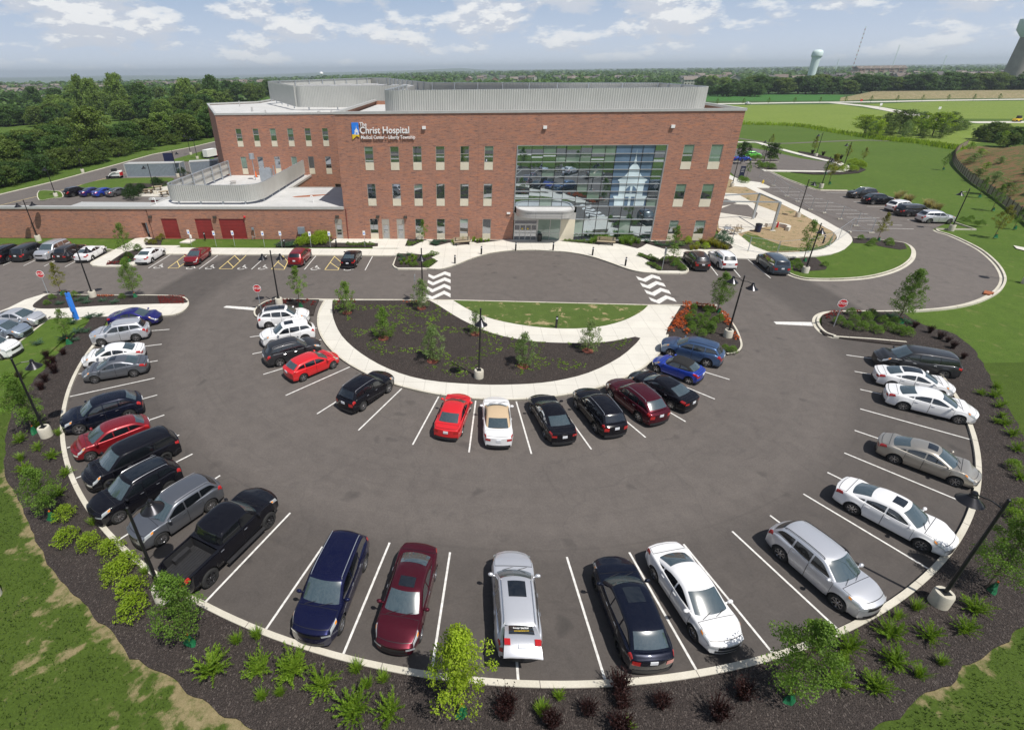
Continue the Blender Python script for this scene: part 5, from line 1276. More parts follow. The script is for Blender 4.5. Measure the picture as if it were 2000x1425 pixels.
# ------------------------------------------------------------------ street furniture
def lamp(base,top,arms,label,az=None,single=True,h=5.65,group='black lamp posts with bell shades'):
    b=W(*base); t=thing('street_lamp',label,'lamp post',(b.x,b.y,0),0,group)
    mb=MB(); mb.lathe([(.36,-.1),(.36,.72),(.33,.80),(.001,.80)],20); mb.build('concrete_base',M['stone'] if False else M['kerb'],t,smooth=True)
    mb=MB(); mb.box(-.16,-.16,.80,.16,.16,.84); mb.tube((0,0,.84),(0,0,h),.075,.055,12); mb.ball((0,0,h),.07,.07,.07); mb.build('pole',M['black'],t,smooth=True)
    for a in arms:
        a=R(a); c,s=math.cos(a),math.sin(a); z=h-.45
        mb=MB(); mb.pipe([(0,0,z),(c*.35,s*.35,z+.10),(c*.80,s*.80,z+.05)],.028); q=mb.build('lamp_arm',M['black'],t)
        mb=MB(); mb.lathe([(.001,.16),(.07,.15),(.11,.08),(.11,0),(.14,-.03),(.14,-.08),(.44,-.36),(.46,-.36),(.44,-.34)],20,(c*.85,s*.85,z)); mb.build('lamp_shade',M['blackm'],q,smooth=True)
        mb=MB(); mb.lathe([(.15,-.12),(.30,-.30),(.001,-.31)],12,(c*.85,s*.85,z)); mb.build('lamp_lens',M['plate'],q)
    return t
def toC(p): b=W(*p); return math.degrees(math.atan2(LC.y-b.y,LC.x-b.x))
lamp((93,853),0,[toC((93,845))],'lamp post in the left mulch bed beside the black SUV',h=5.8)
lamp((321,1170),0,[toC((320,1160))],'lamp post standing behind the black pickup truck',h=5.55)
lamp((1830,1180),0,[toC((1833,1175))],'lamp post in the lower right mulch bed',h=6.1)
lamp((935,740),0,[-92],'lamp post in the middle of the dark half-circle bed',h=5.8)
lamp((183,582),0,[28,208],'two-armed lamp post on the left island with the blue-green junipers')
lamp((76,470),0,[25,205],'two-armed lamp post on the grass in front of the brick wall, far left')
lamp((546,596),0,[0,180],'two-armed lamp post behind the white SUV at the stop sign island')
lamp((1420,660),0,[-62,118],'two-armed lamp post in the orange flower bed')
lamp((826,592),0,[-90],'lamp post by the left zigzag crossing')
lamp((1571,534),0,[-110],'lamp post on the small lawn beside the blue grey minivan')
lamp((1557,425),0,[-8],'lamp post beside the temporary fence and sandy ground')
lamp((1603,367),0,[-100],'lamp post at the corner of the lawn north of the east row')
lamp((1857,450),0,[172],'lamp post at the end of the east row of cars')
lamp((1593,306),0,[172],'lamp post behind the curved far pavement, left one')
lamp((1646,330),0,[172],'lamp post at the bend of the far pavement')
lamp((1490,322),0,[172],'lamp post on the planted strip of the far lot')
lamp((1429,366),0,[-60],'lamp post close to the right corner of the building')
lamp((110,385),0,[150],'lamp post at the left end of the row behind the brick wall')
lamp((304,380),0,[190],'lamp post beside the small terrace behind the brick wall')
lamp((348,346),0,[10],'lamp post beside the large grey container')
lamp((386,311),0,[160],'lamp post right of the dark blue sign on the service road')
lamp((373,303),0,[160],'lamp post at the far end of the service road')
lamp((162,337),0,[10],'lamp post in front of the dark trees beyond the service road')
lamp((-14,1165),0,[205],'lamp post of which only the pale base shows at the left edge')
lamp((2003,553),0,[180],'lamp post of which only the pale base shows at the right edge')
def stop_sign(base,label,rz=0,h=2.75):
    b=W(*base); t=thing('stop_sign',label,'stop sign',(b.x,b.y,0),R(rz),'red stop signs')
    mb=MB(); mb.box(-.03,-.02,0,.03,.02,h); mb.build('post',M['steel'],t)
    mb=MB(); P=[(.40*math.cos(PI/8+k*PI/4),.40*math.sin(PI/8+k*PI/4)) for k in range(8)]
    mb.add([(x,-.025,h-.38+z) for x,z in P]+[(x,-.045,h-.38+z) for x,z in P],[tuple(range(8)),tuple(range(15,7,-1))]+[(i,i+8,(i+1)%8+8,(i+1)%8) for i in range(8)]); p=mb.build('sign_panel',M['white'],t)
    mb=MB(); mb.add([(x*.91,-.049,h-.38+z*.91) for x,z in P],[tuple(range(7,-1,-1))]); mb.build('red_face',M['signred'],p)
    o=text('STOP',.30,M['white'],p,'lettering',.002); o.location=(0,-.052,h-.38); o.rotation_euler=(PI/2,0,0); o.scale=(.98,1.1,1)
stop_sign((95,576),'stop sign at the left island beside the yellowing tree',5)
stop_sign((510.5,607),'stop sign beside the white SUV with glass roof',3)
stop_sign((1627,640),'stop sign at the right-hand island',-12)
def ada(base,label):
    b=W(*base,.13); t=thing('parking_sign',label,'sign',(b.x,b.y,.1),0,'accessible parking signs')
    mb=MB(); mb.box(-.022,-.015,0,.022,.015,2.1); mb.build('post',M['steel'],t)
    mb=MB(); mb.box(-.16,-.035,1.55,.16,-.018,2.15); p=mb.build('sign_panel',M['white'],t)
    mb=MB(); mb.box(-.085,-.039,1.72,.085,-.036,1.90); mb.build('wheelchair_pictogram',M['blue'],p)
for i,e in enumerate([(374,479),(423,481.5),(459,481),(517,482),(551,482),(608,483),(645.5,482.5),(713,481.5)]): ada(e,ORD[i]+' accessible parking sign from the left along the pavement')
def bollard(base,label,h=1.05,z=.14):
    b=W(*base,z); t=thing('bollard_light',label,'bollard',(b.x,b.y,z),0,'bollard lights')
    mb=MB(); mb.lathe([(.10,0),(.10,h*.78)],14); mb.build('post',M['blackm'],t,smooth=True)
    mb=MB(); mb.lathe([(.085,h*.78),(.085,h*.90)],14); mb.build('lens',M['plate'],t,smooth=True)
    mb=MB(); mb.lathe([(.10,h*.90),(.10,h*.97),(.05,h),(.001,h)],14); mb.build('cap',M['blackm'],t,smooth=True)
bl=['left end of the plaza arc','second on the plaza arc, before the bench','just left of the entrance doors','just right of the entrance doors','plaza arc, in front of the right bench','right end of the plaza arc']
for e,l in zip([(888.5,514.5),(940,496.5),(1007,488.5),(1080,489),(1157,498.5),(1221,519)],bl): bollard(e,'dark bollard light at the '+l)
bollard((1086,640),'dark bollard light alone on the crescent lawn',1.15); bollard((401,468),'dark bollard light on the grass before the red shutters'); bollard((556,482),'dark bollard light beside the blue-green shrubs by the wall'); bollard((657,481),'dark bollard light by the pavement to the side door')
bollard((1607,475),'dark bollard light on the sandy ground inside the temporary fence')
def bench(base,rz,label):
    b=W(*base,.14); t=thing('bench',label,'bench',(b.x,b.y,.14),R(rz),'wooden benches on the plaza')
    mb=MB()
    for k in range(5): mb.box(-1.15,-.28+k*.12,.44,1.15,-.18+k*.12,.48)
    mb.build('seat',M['wood'],t)
    mb=MB()
    for k in range(3): mb.box(-1.15,.33+k*.03,.55+k*.14,1.15,.36+k*.03,.66+k*.14)
    mb.build('backrest',M['wood'],t)
    for s in (-.85,.85):
        mb=MB(); mb.box(s-.04,-.28,0,s+.04,-.2,.44); mb.box(s-.04,.2,0,s+.04,.28,.44); mb.box(s-.04,-.28,.38,s+.04,.36,.44); mb.box(s-.04,.30,.4,s+.04,.35,.95); mb.build('leg',M['black'],t)
bench((903,478),14,'wooden bench left of the entrance'); bench((1183,478),-16,'wooden bench in front of the curtain wall')
b=B(26.35,-.55); t=thing('litter_bin','black litter bin right of the sliding doors','litter bin',(b.x,b.y,.14))
mb=MB(); mb.lathe([(.27,0),(.31,.75),(.31,.82)],18); mb.build('bin_body',M['black'],t,smooth=True); mb=MB(); mb.lathe([(.33,.80),(.33,.86),(.2,1.0),(.001,1.02)],18); mb.build('lid',M['blackm'],t,smooth=True)
for k in range(18):
    pass
b=W(1480,463,.1)
t=thing('litter_bin','grey litter bin on the terrace edge behind the temporary fence','litter bin',W(1479,452,.15)); mb=MB(); mb.lathe([(.40,0),(.42,1.0),(.001,1.02)],18); mb.build('bin_body',M['navy'],t,smooth=True); mb=MB(); mb.lathe([(.44,.98),(.44,1.08),(.30,1.12)],18); mb.build('rim',M['dark'],t,smooth=True)
# blue call pillar
b=W(151,626); t=thing('call_pillar','tall blue emergency call pillar on the left lawn','call pillar',(b.x,b.y,.09),R(-20))
mb=MB(); mb.box(-.3,-.3,0,.3,.3,.06); mb.build('footing',M['kerb'],t); mb=MB(); mb.box(-.16,-.12,.06,.16,.16,2.75); mb.prism([(-.16,-.12),(.16,-.12),(.12,-.2),(-.12,-.2)],.9,2.3,True); mb.build('pillar_body',M['blue'],t)
mb=MB(); mb.lathe([(.07,2.75),(.07,2.9),(.001,2.93)],10); mb.build('beacon',M['black'],t); mb=MB(); mb.box(-.05,-.205,1.25,.05,-.2,1.45); mb.build('call_panel',M['steel'],t)
# utility boxes by the wall
b=B(-6.1,-.45); t=thing('electrical_cabinet','grey electrical cabinet on two legs at the brick wall','cabinet',(b.x,b.y,0),TH)
mb=MB(); mb.box(-.45,-.18,.95,.45,.18,1.85); mb.build('cabinet_body',M['cont'],t)
for s in (-.2,0,.2): mb=MB(); mb.tube((s,0,0),(s,0,.95),.05); mb.build('conduit',M['steel'],t)
b=B(-13.0,-.22); t=thing('gas_meter','small grey gas meter with pipes low on the brick wall','meter',(b.x,b.y,0),TH)
mb=MB(); mb.box(-.14,-.1,1.4,.14,.1,1.7); mb.build('meter_box',M['cont'],t); mb=MB(); mb.pipe([(.15,0,1.4),(.15,0,.35),(-.25,0,.35),(-.25,0,0)],.035); mb.pipe([(-.25,0,.35),(-.25,0,.6)],.05); mb.build('pipe',M['steel'],t)
b=W(368,466); t=thing('fire_connection','dark standpipe on the concrete pad before the red shutters','standpipe',(b.x,b.y,.1))
mb=MB(); mb.pipe([(-.35,0,0),(-.35,0,.9),(.4,0,1.05),(.4,0,.2)],.05); mb.pipe([(.0,0,.0),(.0,0,.75)],.05); mb.build('pipe',M['black'],t); mb=MB(); mb.lathe([(.16,0),(.16,.5),(.001,.52)],10,(.45,-.1,0)); mb.build('valve_cap',M['white'],t)
# thin sign posts edge-on at the crossings
for e,l,hh in (((811,589),'thin grey sign post at the left crossing, seen edge on',2.9),((1292,530),'leaning grey sign post at the right crossing',2.8)):
    b=W(*e); t=thing('sign_post',l,'sign',(b.x,b.y,0),R(84)); mb=MB(); mb.box(-.03,-.02,0,.03,.02,hh); mb.build('post',M['steel'],t); mb=MB(); mb.box(-.35,-.03,hh-.8,.35,-.022,hh); mb.build('sign_panel',M['steel'],t)
# manhole and drains
for e,s in (((1930,574),0),((1480,300),0)):
    b=W(*e); o=MB(); o.obox((b.x,b.y),R(40),.55,.35,.0,.16); o=o.build('storm_drain',M['rust']); tag(o,'rusty storm drain grate in the '+('right-hand loop kerb' if e[0]>1700 else 'far lot kerb'),'drain')
# temporary fence
fpts=[(1410,466),(1428,477),(1461,491),(1517,499.5),(1578,494),(1620,481),(1637,469),(1660,452),(1702,454),(1672,440),(1641,427),(1610,415),(1583,409),(1558,393),(1537,383),(1511,362),(1483,346)]
def fence_panel(i,a,b_,label):
    A_=W(*a,.12); B_=W(*b_,.12); d=B_-A_; L_=d.length; t=thing('temporary_fence',label,'fence panel',A_,math.atan2(d.y,d.x),'temporary mesh fence panels')
    h=1.85; mb=MB(); mb.tube((0,0,0),(0,0,h),.025,.025,6); mb.build('fence_post',M['steel'],t); mb=MB(); mb.tube((L_-.08,0,0),(L_-.08,0,h),.025,.025,6); mb.build('fence_post',M['steel'],t)
    mb=MB(); mb.tube((0,0,h-.05),(L_-.08,0,h-.05),.02,.02,5); mb.tube((0,0,.15),(L_-.08,0,.15),.02,.02,5); mb.build('fence_rail',M['steel'],t)
    mb=MB(); n=max(4,int(L_/.55))
    for k in range(1,n): mb.tube((L_*k/n,0,.15),(L_*k/n,0,h-.05),.004,.004,3,False)
    for k in range(1,4): mb.tube((0,0,h*k/4),(L_-.08,0,h*k/4),.004,.004,3,False)
    mb.build('fence_mesh',M['steel'],t); mb=MB(); mb.box(-.1,-.35,-.1,.1,.35,.04); mb.build('fence_foot',M['kerb'],t)
for i in range(len(fpts)-1): fence_panel(i,fpts[i],fpts[i+1],ORD[i]+' temporary fence panel counted from the building corner round the sandy ground')
# steel pergola frame
t=thing('pergola','unfinished grey steel pergola frame over the terrace','pergola',(0,0,0))
def zat(px,py,b): return hgt(b,px,py)
pb=[W(1470,428,.12),W(1508,450,.12)]; 
hs=[3.95,4.05]
for p,h_ in zip(pb,hs):
    mb=MB(); mb.obox((p.x,p.y),TH,.14,.14,.1,h_); mb.build('column',M['steel'],t); mb=MB(); mb.obox((p.x,p.y),TH,.35,.35,.1,.16); mb.build('column_foot',M['kerb'],t)
e1=W(1380,388,4.0); e2=W(1395,371,4.0)
def beam(a,b,w=.11):
    d=(b-a); mb=MB(); mb.tube(a,b,w,w,4); mb.build('beam',M['steel'],t)
topA=Vector((pb[0].x,pb[0].y,3.95)); topB=Vector((pb[1].x,pb[1].y,4.05))
beam(topA,topB); beam(topB,topB-UU*9.0+VV*.6); beam(topA,topA-UU*9.5-VV*2.2)
# curved seat wall, café tables
t=thing('seat_wall','curved pale concrete seat wall beside the pergola column','low wall',(0,0,0)); mb=MB(); c=W(1516,448); band(mb,[c+Vector((1.5*math.cos(a),1.3*math.sin(a),0)) for a in [R(-60)+R(190)*k/14 for k in range(15)]],-.22,.22,.1,.62); mb.build('wall_body',M['conc'],t)
mb=MB(); mb.tube((c.x+.4,c.y+.6,.1),(c.x+.4,c.y+.6,.9),.14,.10,8); o=mb.build('fire_hydrant',M['signred']); tag(o,'small red standpipe inside the curved seat wall','hydrant')
for i,(x,y) in enumerate(((1420,452),(1433,457),(1441,452))):
    b=W(x,y,.15); t=thing('stacked_furniture',['pile of grey metal chairs by the building corner','upturned brown table legs up on the terrace','small brown table on its side on the terrace'][i],'stacked furniture',b)
    mb=MB()
    for k in range(6):
        a=k*1.05; mb.tube((.45*math.cos(a),.45*math.sin(a),0),(.3*math.cos(a+.4),.3*math.sin(a+.4),1.0),.025,.025,5)
    mb.build('legs',M['steel' if i==0 else 'bark'],t); mb=MB(); mb.box(-.5,-.5,.45,.5,.5,.5); mb.build('table_top',M['steel' if i==0 else 'wood'],t)
# monument sign + hydrant
b=W(1447,347); t=thing('direction_sign','black slab direction sign near the far lamp post','sign',b,R(-20)); mb=MB(); mb.box(-.45,-.1,0,.45,.1,2.3); mb.build('sign_slab',M['navy'],t); mb=MB()
for k in range(3): mb.box(-.3,-.115,1.2+k*.3,.25,-.105,1.26+k*.3)
mb.build('sign_bars',M['white'],t)
b=W(1489,360); t=thing('fire_hydrant','yellow fire hydrant on the pavement tip','hydrant',b); mb=MB(); mb.lathe([(.16,0),(.16,.08),(.11,.1),(.11,.6),(.15,.62),(.12,.75),(.001,.82)],12); mb.build('hydrant_body',M['yellow'],t,smooth=True); mb=MB(); mb.tube((-.22,0,.45),(.22,0,.45),.06,.06,8); mb.build('outlet',M['yellow'],t)
b=W(387,0,0) if False else None
b=W(333,330); t=thing('road_sign','dark blue square road sign beyond the container','sign',W(334,329),R(10)); mb=MB(); mb.tube((0,0,0),(0,0,2.2),.05); mb.build('post',M['steel'],t); mb=MB(); mb.box(-1.1,-.05,1.5,1.1,.05,3.6); mb.build('sign_panel',M['navy'],t)
# containers
def container(c,rz,L_,W_,H_,label):
    t=thing('shipping_container',label,'container',c,R(rz),'grey shipping containers')
    mb=MB(); corrpts=[(0,0),(L_,0),(L_,W_),(0,W_),(0,0)]; mb=corr(corrpts,H_-.1,.12,.28,.03); mb.build('container_wall',M['cont'],t)
    mb=MB(); mb.box(-.02,-.02,H_-.1,L_+.02,W_+.02,H_); mb.box(-.02,-.02,0,L_+.02,W_+.02,.12); 
    for x in (0,L_): 
        for y in (0,W_): mb.box(x-.09,y-.09,0,x+.09,y+.09,H_+.01)
    mb.build('container_frame',M['coping'],t); mb=MB(); 
    for y in (.4,.8,W_-.8,W_-.4): mb.tube((L_+.07,y,.2),(L_+.07,y,H_-.2),.03)
    mb.build('door_bar',M['steel'],t)
a=W(249,346.5); b=W(352,345.5); container(a,math.degrees(math.atan2((b-a).y,(b-a).x))+3,12.2,2.6,2.9,'large grey ribbed container on the service road')
b2=W(372,330,0); container(b+Vector((1.5,2.6,0)),20,6.1,2.5,2.8,'shorter grey container behind the large one')
container(B(-40.3,2.3),math.degrees(TH)-1,12.2,2.5,4.05,'pale container directly behind the brick wall, only its roof showing')
o=MB(); 
t=thing('red_screen_wall','red steel screen wall behind the brick wall','wall',B(-29.8,5.0),TH); mb=MB(); mb.box(0,0,0,7.2,.3,4.3); mb.build('screen_panel',M['rdoor'],t); mb=MB(); mb.box(-.2,-.1,4.3,7.4,.4,4.55); mb.build('coping',M['coping'],t)
# skid steer loader
b=W(229,348); t=thing('skid_loader','white and red compact loader parked on the service road','loader',b,R(185))
mb=MB(); mb.box(-1.0,-.62,.45,1.1,.62,1.1); mb.prism([(-1.2,-.5),(-.2,-.5),(-.2,.5),(-1.2,.5)],1.1,1.45,True); mb.build('loader_body',M['white'],t)
mb=MB(); mb.box(-.25,-.45,1.1,.65,.45,2.05); mb.build('cab',M['dark'],t)
for s in (1,-1):
    mb=MB(); mb.pipe([(-1.1,s*.75,1.5),(.4,s*.75,1.35),(1.4,s*.7,.6)],.1); mb.build('lift_arm',M['white'],t); mb=MB(); mb.box(-.9,s*.85-.17,.02,.9,s*.85+.17,.6); mb.build('track',M['rubber'],t)
mb=MB(); mb.box(1.35,-.9,.05,1.9,.9,.6); mb.build('bucket',M['dark'],t); mb=MB(); mb.box(-1.25,-.55,.6,-1.05,.55,1.3); mb.build('rear_door',M['signred'],t)
# dumpster-like van end behind the building
b=W(412,309); t=thing('delivery_truck','white box truck end showing behind the left corner','truck',b,R(70)); t.scale=(.62,.62,.62); mb=MB(); mb.box(-3,-1.2,.9,3,1.2,3.8); mb.build('cargo_box',M['white'],t); mb=MB(); mb.box(3,-1.1,.5,4.6,1.1,2.6); mb.build('cab',M['signred'],t); 
for x in (-2,3.6): mb=MB(); mb.tube((x,-1.15,.5),(x,1.15,.5),.5,.5,14); mb.build('wheel',M['rubber'],t)
# terrace furniture behind the wall
for i,(x,y) in enumerate(((292,377),(308,371),(322,381))):
    t=thing('picnic_table',['picnic table left on the small terrace','picnic table at the back of the small terrace','picnic table at the right of the small terrace'][i],'picnic table',W(x,y,.15),R(20*i)); mb=MB(); mb.box(-.9,-.4,.7,.9,.4,.76); mb.build('table_top',M['wood'],t)
    for s in (-.8,.8): mb=MB(); mb.box(-.9,s-.14,.42,.9,s+.14,.47); mb.build('seat',M['wood'],t)
    mb=MB(); mb.box(-.6,-.6,0,-.5,.6,.7); mb.box(.5,-.6,0,.6,.6,.7); mb.build('legs',M['bark'],t)
# yellow mower far right
t=thing('mower','small yellow machine on the far grass at the right edge','mower',W(1985,238),0); mb=MB(); mb.box(-1.2,-.7,.4,1.2,.7,1.2); mb.build('mower_body',M['yellow'],t); mb=MB(); mb.box(-.2,-.6,1.2,.8,.6,2.2); mb.build('seat_frame',M['dark'],t)
for x in (-.8,.8): mb=MB(); mb.tube((x,-.75,.4),(x,.75,.4),.4,.4,12); mb.build('wheel',M['rubber'],t)
# far signs
for e,l in (((1680,204),'red stop sign far off at the road junction'),((1718,213),'small white sign by the far side road'),((1832,221),'white sign board on the far meadow')):
    t=thing('road_sign',l,'sign',W(*e)); mb=MB(); mb.tube((0,0,0),(0,0,2.4),.06); mb.build('post',M['steel'],t); mb=MB(); mb.box(-.6,-.05,1.6,.6,.05,2.7); mb.build('sign_panel',M['signred' if 'red' in l else 'white'],t)
# ------------------------------------------------------------------ vegetation
M['leafG']=mk_leaf('leaf_green',(.11,.21,.026),(.22,.35,.05),spread=.3); M['leafY']=mk_leaf('leaf_lime',(.24,.36,.015),(.40,.52,.04),spread=.1); M['leafO']=mk_leaf('leaf_golden',(.19,.20,.015),(.32,.30,.03))
M['leafD']=mk_leaf('leaf_dark',(.022,.060,.010),(.050,.105,.020)); M['leafS']=mk_leaf('leaf_grey_green',(.14,.22,.06),(.28,.38,.14)); M['leafB']=mk_leaf('juniper_blue',(.075,.15,.095),(.15,.25,.16)); M['leafP']=mk_leaf('barberry_purple',(.018,.006,.007),(.06,.018,.014),.15)
M['leafR']=mk_leaf('flower_red',(.22,.012,.012),(.42,.03,.02),.2); M['leafOr']=mk_leaf('flower_orange',(.55,.09,.02),(.75,.20,.05),.2); M['leafJ']=mk_leaf('juniper_green',(.12,.24,.015),(.30,.44,.045),spread=.25); M['leafSt']=mk_leaf('dry_grass',(.35,.27,.12),(.5,.42,.2))
M['leafL']=mk_leaf('shrub_lime',(.20,.32,.012),(.38,.50,.04),spread=.2); M['wood1']=mk_leaf('wood_green',(.052,.115,.022),(.125,.21,.045),.3,.6); M['wood2']=mk_leaf('wood_olive',(.095,.155,.025),(.19,.25,.05),.3,.5); M['wood3']=mk_leaf('wood_yellow_green',(.13,.215,.035),(.25,.34,.07),.3,.3)
def leafcloud(mb,rng,c,rad,n,sz,flat=.8,out=None,lng=1.):
    for _ in range(n):
        while 1:
            d=Vector((rng.uniform(-1,1),rng.uniform(-1,1),rng.uniform(-1,1)))
            if .05<d.length<=1: break
        p=Vector(c)+Vector((d.x*rad,d.y*rad,d.z*rad*flat)); nn=(d*.6+Vector((rng.gauss(0,.5),rng.gauss(0,.5),rng.gauss(.35,.5)))).normalized()
        x=nn.orthogonal().normalized(); a=rng.uniform(0,2*PI); y=nn.cross(x); u=(x*math.cos(a)+y*math.sin(a)); v=nn.cross(u); s=sz*rng.uniform(.6,1.3)
        mb.add([p-u*s*lng,p-v*s*.5+nn*s*.15,p+u*s*lng,p+v*s*.5+nn*s*.15],[(0,1,2,3)])
def tree_mesh(seed,H,cr,cb,tr,nclump,nleaf,lsz,crad=.32,top=.55,fill=.35,rnd=False):
    """H height, cr crown radius, cb height where the crown starts"""
    rng=random.Random(seed); tk=MB(); cw=MB()
    lean=Vector((rng.uniform(-.04,.04),rng.uniform(-.04,.04),0))*H
    pts=[Vector((0,0,-.1)),Vector((0,0,H*.2))+lean*.2,Vector((0,0,H*.5))+lean*.5+Vector((rng.uniform(-.05,.05)*H*.3,rng.uniform(-.05,.05)*H*.3,0)),Vector((0,0,H*.9))+lean]
    rr_=[tr,tr*.8,tr*.5,tr*.12]
    for i in range(3): tk.tube(pts[i],pts[i+1],rr_[i],rr_[i+1],7,False)
    for k in range(nclump):
        f=(k+.5)/nclump; z=lerp(cb,H*.97,f**.9); t=(z-cb)/(H-cb); prof=max(.12,math.sin(PI*min(1,(t*(1-top*.35)+.18)))**.8*(1-max(0,t-.55)*1.3))
        if rnd: prof=math.sqrt(max(.03,1-((t-.40)/.66)**2))*rng.uniform(.82,1.12)
        a=k*2.399+rng.uniform(-.5,.5); q=cr*prof*(rng.uniform(.45,1.) if rng.random()>fill else rng.uniform(0,.45)); r_=crad*rng.uniform(.7,1.25)*(1.1-.4*t)
        c=Vector((q*math.cos(a),q*math.sin(a),z))+lean*t
        st=Vector((0,0,max(cb*.8,z-q*.7)))+lean*max(0,t-.1); tk.tube(st,c,tr*.28*(1.1-t),.008,4,False)
        leafcloud(cw,rng,c,r_,nleaf,lsz)
    return tk.mesh('trunk',True),cw.mesh('crown')
TM={}
def tmesh(key,*a,**k):
    if key not in TM: TM[key]=tree_mesh(*a,**k)
    return TM[key]
def tree(key,loc,label,leaf,group=None,sc=1.,name='tree',cat='tree',rz=None,scz=None,stake=False):
    tk,cw=TM[key]; t=thing(name,label,cat,loc,random.uniform(0,6.28) if rz is None else rz,group); t.scale=(sc,sc,scz or sc)
    link('trunk',tk,t,M['bark']); link('crown',cw,t,M[leaf]); return t
for i in range(4): tmesh('sap%d'%i,11+i,4.2,1.2,1.0,.05,78,90,.050,.33)
for i in range(3): tmesh('thin%d'%i,31+i,3.6,.8,1.1,.035,34,60,.052,.26)
for i in range(3): tmesh('bush%d'%i,41+i,2.3,1.0,.25,.03,46,66,.046,.27,top=.7)
for i in range(5): tmesh('big%d'%i,51+i,14,5.2,2.2,.42,110,72,.36,1.6,fill=.25,rnd=True)
for i in range(2): tmesh('round%d'%i,61+i,3.4,1.2,1.2,.06,60,50,.08,.38,fill=.3,rnd=True)
bagm=None
def bag(p,label,z=.1):
    t=thing('watering_bag',label,'watering bag',(p.x,p.y,z),random.uniform(0,6),'green watering bags at the young trees')
    rng=random.Random(int(p.x*100)); rows=[]
    for k in range(7):
        f=k/6; r0=lerp(.27,.07,f**.8)
        rows.append([Vector(((r0*(1+.22*math.sin(3*a+k)+.1*math.sin(7*a)))*math.cos(a),(r0*.75*(1+.2*math.cos(2*a)))*math.sin(a),.52*f)) for a in [2*PI*j/14 for j in range(15)]])
    mb=MB(); mb.grid(rows); mb.build('bag_body',M['bagg'],t,smooth=True); mb=MB(); mb.box(-.03,-.03,.5,.03,.03,.58); mb.build('orange_cap',M['orange'],t)
# (key, base px, top px, leaf, label, bag)
T=[('sap0',(370,1252),(368,1098),'leafG','green young tree at the lower left, in front of the lamp base',1),
 ('sap1',(895,1388),(893,1232),'leafY','bright lime green young tree at the bottom centre',1),
 ('sap2',(1530,1362),(1580,1196),'leafG','young green tree at the lower right kerb beside the silver SUV',1),
 ('sap3',(103,1012),(85,900),'leafG','young green tree at the far left of the mulch bed',1),
 ('sap0',(1925,1150),(1990,990),'leafG','young green tree at the right edge near the lamp',1),
 ('bush1',(40,792),(42,720),'leafG','broad green bush tree behind the left lamp post',0),
 ('sap1',(68,845),(30,735),'leafG','bushy green tree at the left edge above the spiky shrubs',1),
 ('thin0',(135,672),(118,603),'leafG','thin young tree on the left lawn beside the blue pillar',1),
 ('thin1',(121,578),(108,512),'leafO','yellowing young tree beside the left stop sign',1),
 ('sap2',(264,582),(250,505),'leafG','green young tree on the left island',1),
 ('thin2',(586,600),(578,520),'leafG','slim young tree at the stop sign island, right of the lamp',1),
 ('thin0',(253,552-40),(242,435),'leafG','slim young tree before the brick wall, beside the slanting pavement',1),
 ('sap3',(1400,612),(1407,530),'leafG','young tree in the orange flower bed',1),
 ('sap0',(1752,632),(1785,524),'leafG','dark green young tree on the right-hand island',1),
 ('thin1',(1312,520),(1322,440),'leafG','young tree in the small island right of the plaza',1),
 ('thin2',(826,474),(820,430),'leafG','very slim young tree beside the first window beds',0),
 ('thin0',(1568,512),(1600,430),'leafG','thin young tree growing beside the lamp at the small lawn',1),
 ('thin1',(1712,471),(1730,415),'leafO','slim yellow green tree on the small lawn by the temporary fence',1),
 ('thin2',(1618,360),(1626,300),'leafO','sparse young tree right of the lamp on the north lawn',1),
 ('thin0',(1840,332),(1855,300),'leafG','thin tree alone on the lawn slope',1),
 ('thin1',(1910,386),(1925,345),'leafG','young tree on the lawn near the wooden fence, upper one',1),
 ('thin2',(1936,412),(1955,360),'leafG','young tree on the lawn near the wooden fence, middle one',1),
 ('thin0',(1940,465),(1965,400),'leafO','yellowing young tree on the lawn near the wooden fence',1),
 ('thin1',(1978,448),(1995,405),'leafG','young tree on the lawn near the wooden fence, lowest one',1),
 ('round0',(1446,320),(1451,278),'leafD','round dark tree by the building corner',0),
 ('round1',(1502,322),(1508,280),'leafD','round dark tree next to the lamp on the far lot strip',0),
 ('thin2',(1458,345),(1460,315),'leafG','small tree beside the black direction sign',0),
 ('thin1',(1588,300),(1592,266),'leafO','thin yellow tree at the far pavement, left of the lamp',0),
 ('thin0',(1652,315),(1655,283),'leafO','thin yellow tree at the far pavement, by its bend',0),
 ('thin2',(1684,318),(1688,288),'leafO','thin yellow tree right of the far pavement',0),
 ('thin1',(1506,285),(1508,262),'leafO','thin yellow tree at the back of the far lot',0),
 ('thin0',(1610,340),(1612,314),'leafG','small tree on the inside of the far pavement',1)]
for k,b_,tp_,lf,lb,bg in T:
    b=W(*b_); h=max(1.6,hgt(b,*tp_)); H0={'s':4.2,'t':3.6,'b':2.3,'r':3.4}[k[0]]
    s=h/H0; t=tree(k,(b.x,b.y,.1),lb,lf,'young planted trees',sc=max(s*.9,.75) if k[0] in 'sb' else max(s,.8),scz=s)
    if bg: bag(b+Vector((.12,-.12,0)),'green bag at the '+' '.join(lb.replace(' young','').split()[:12]),.1)
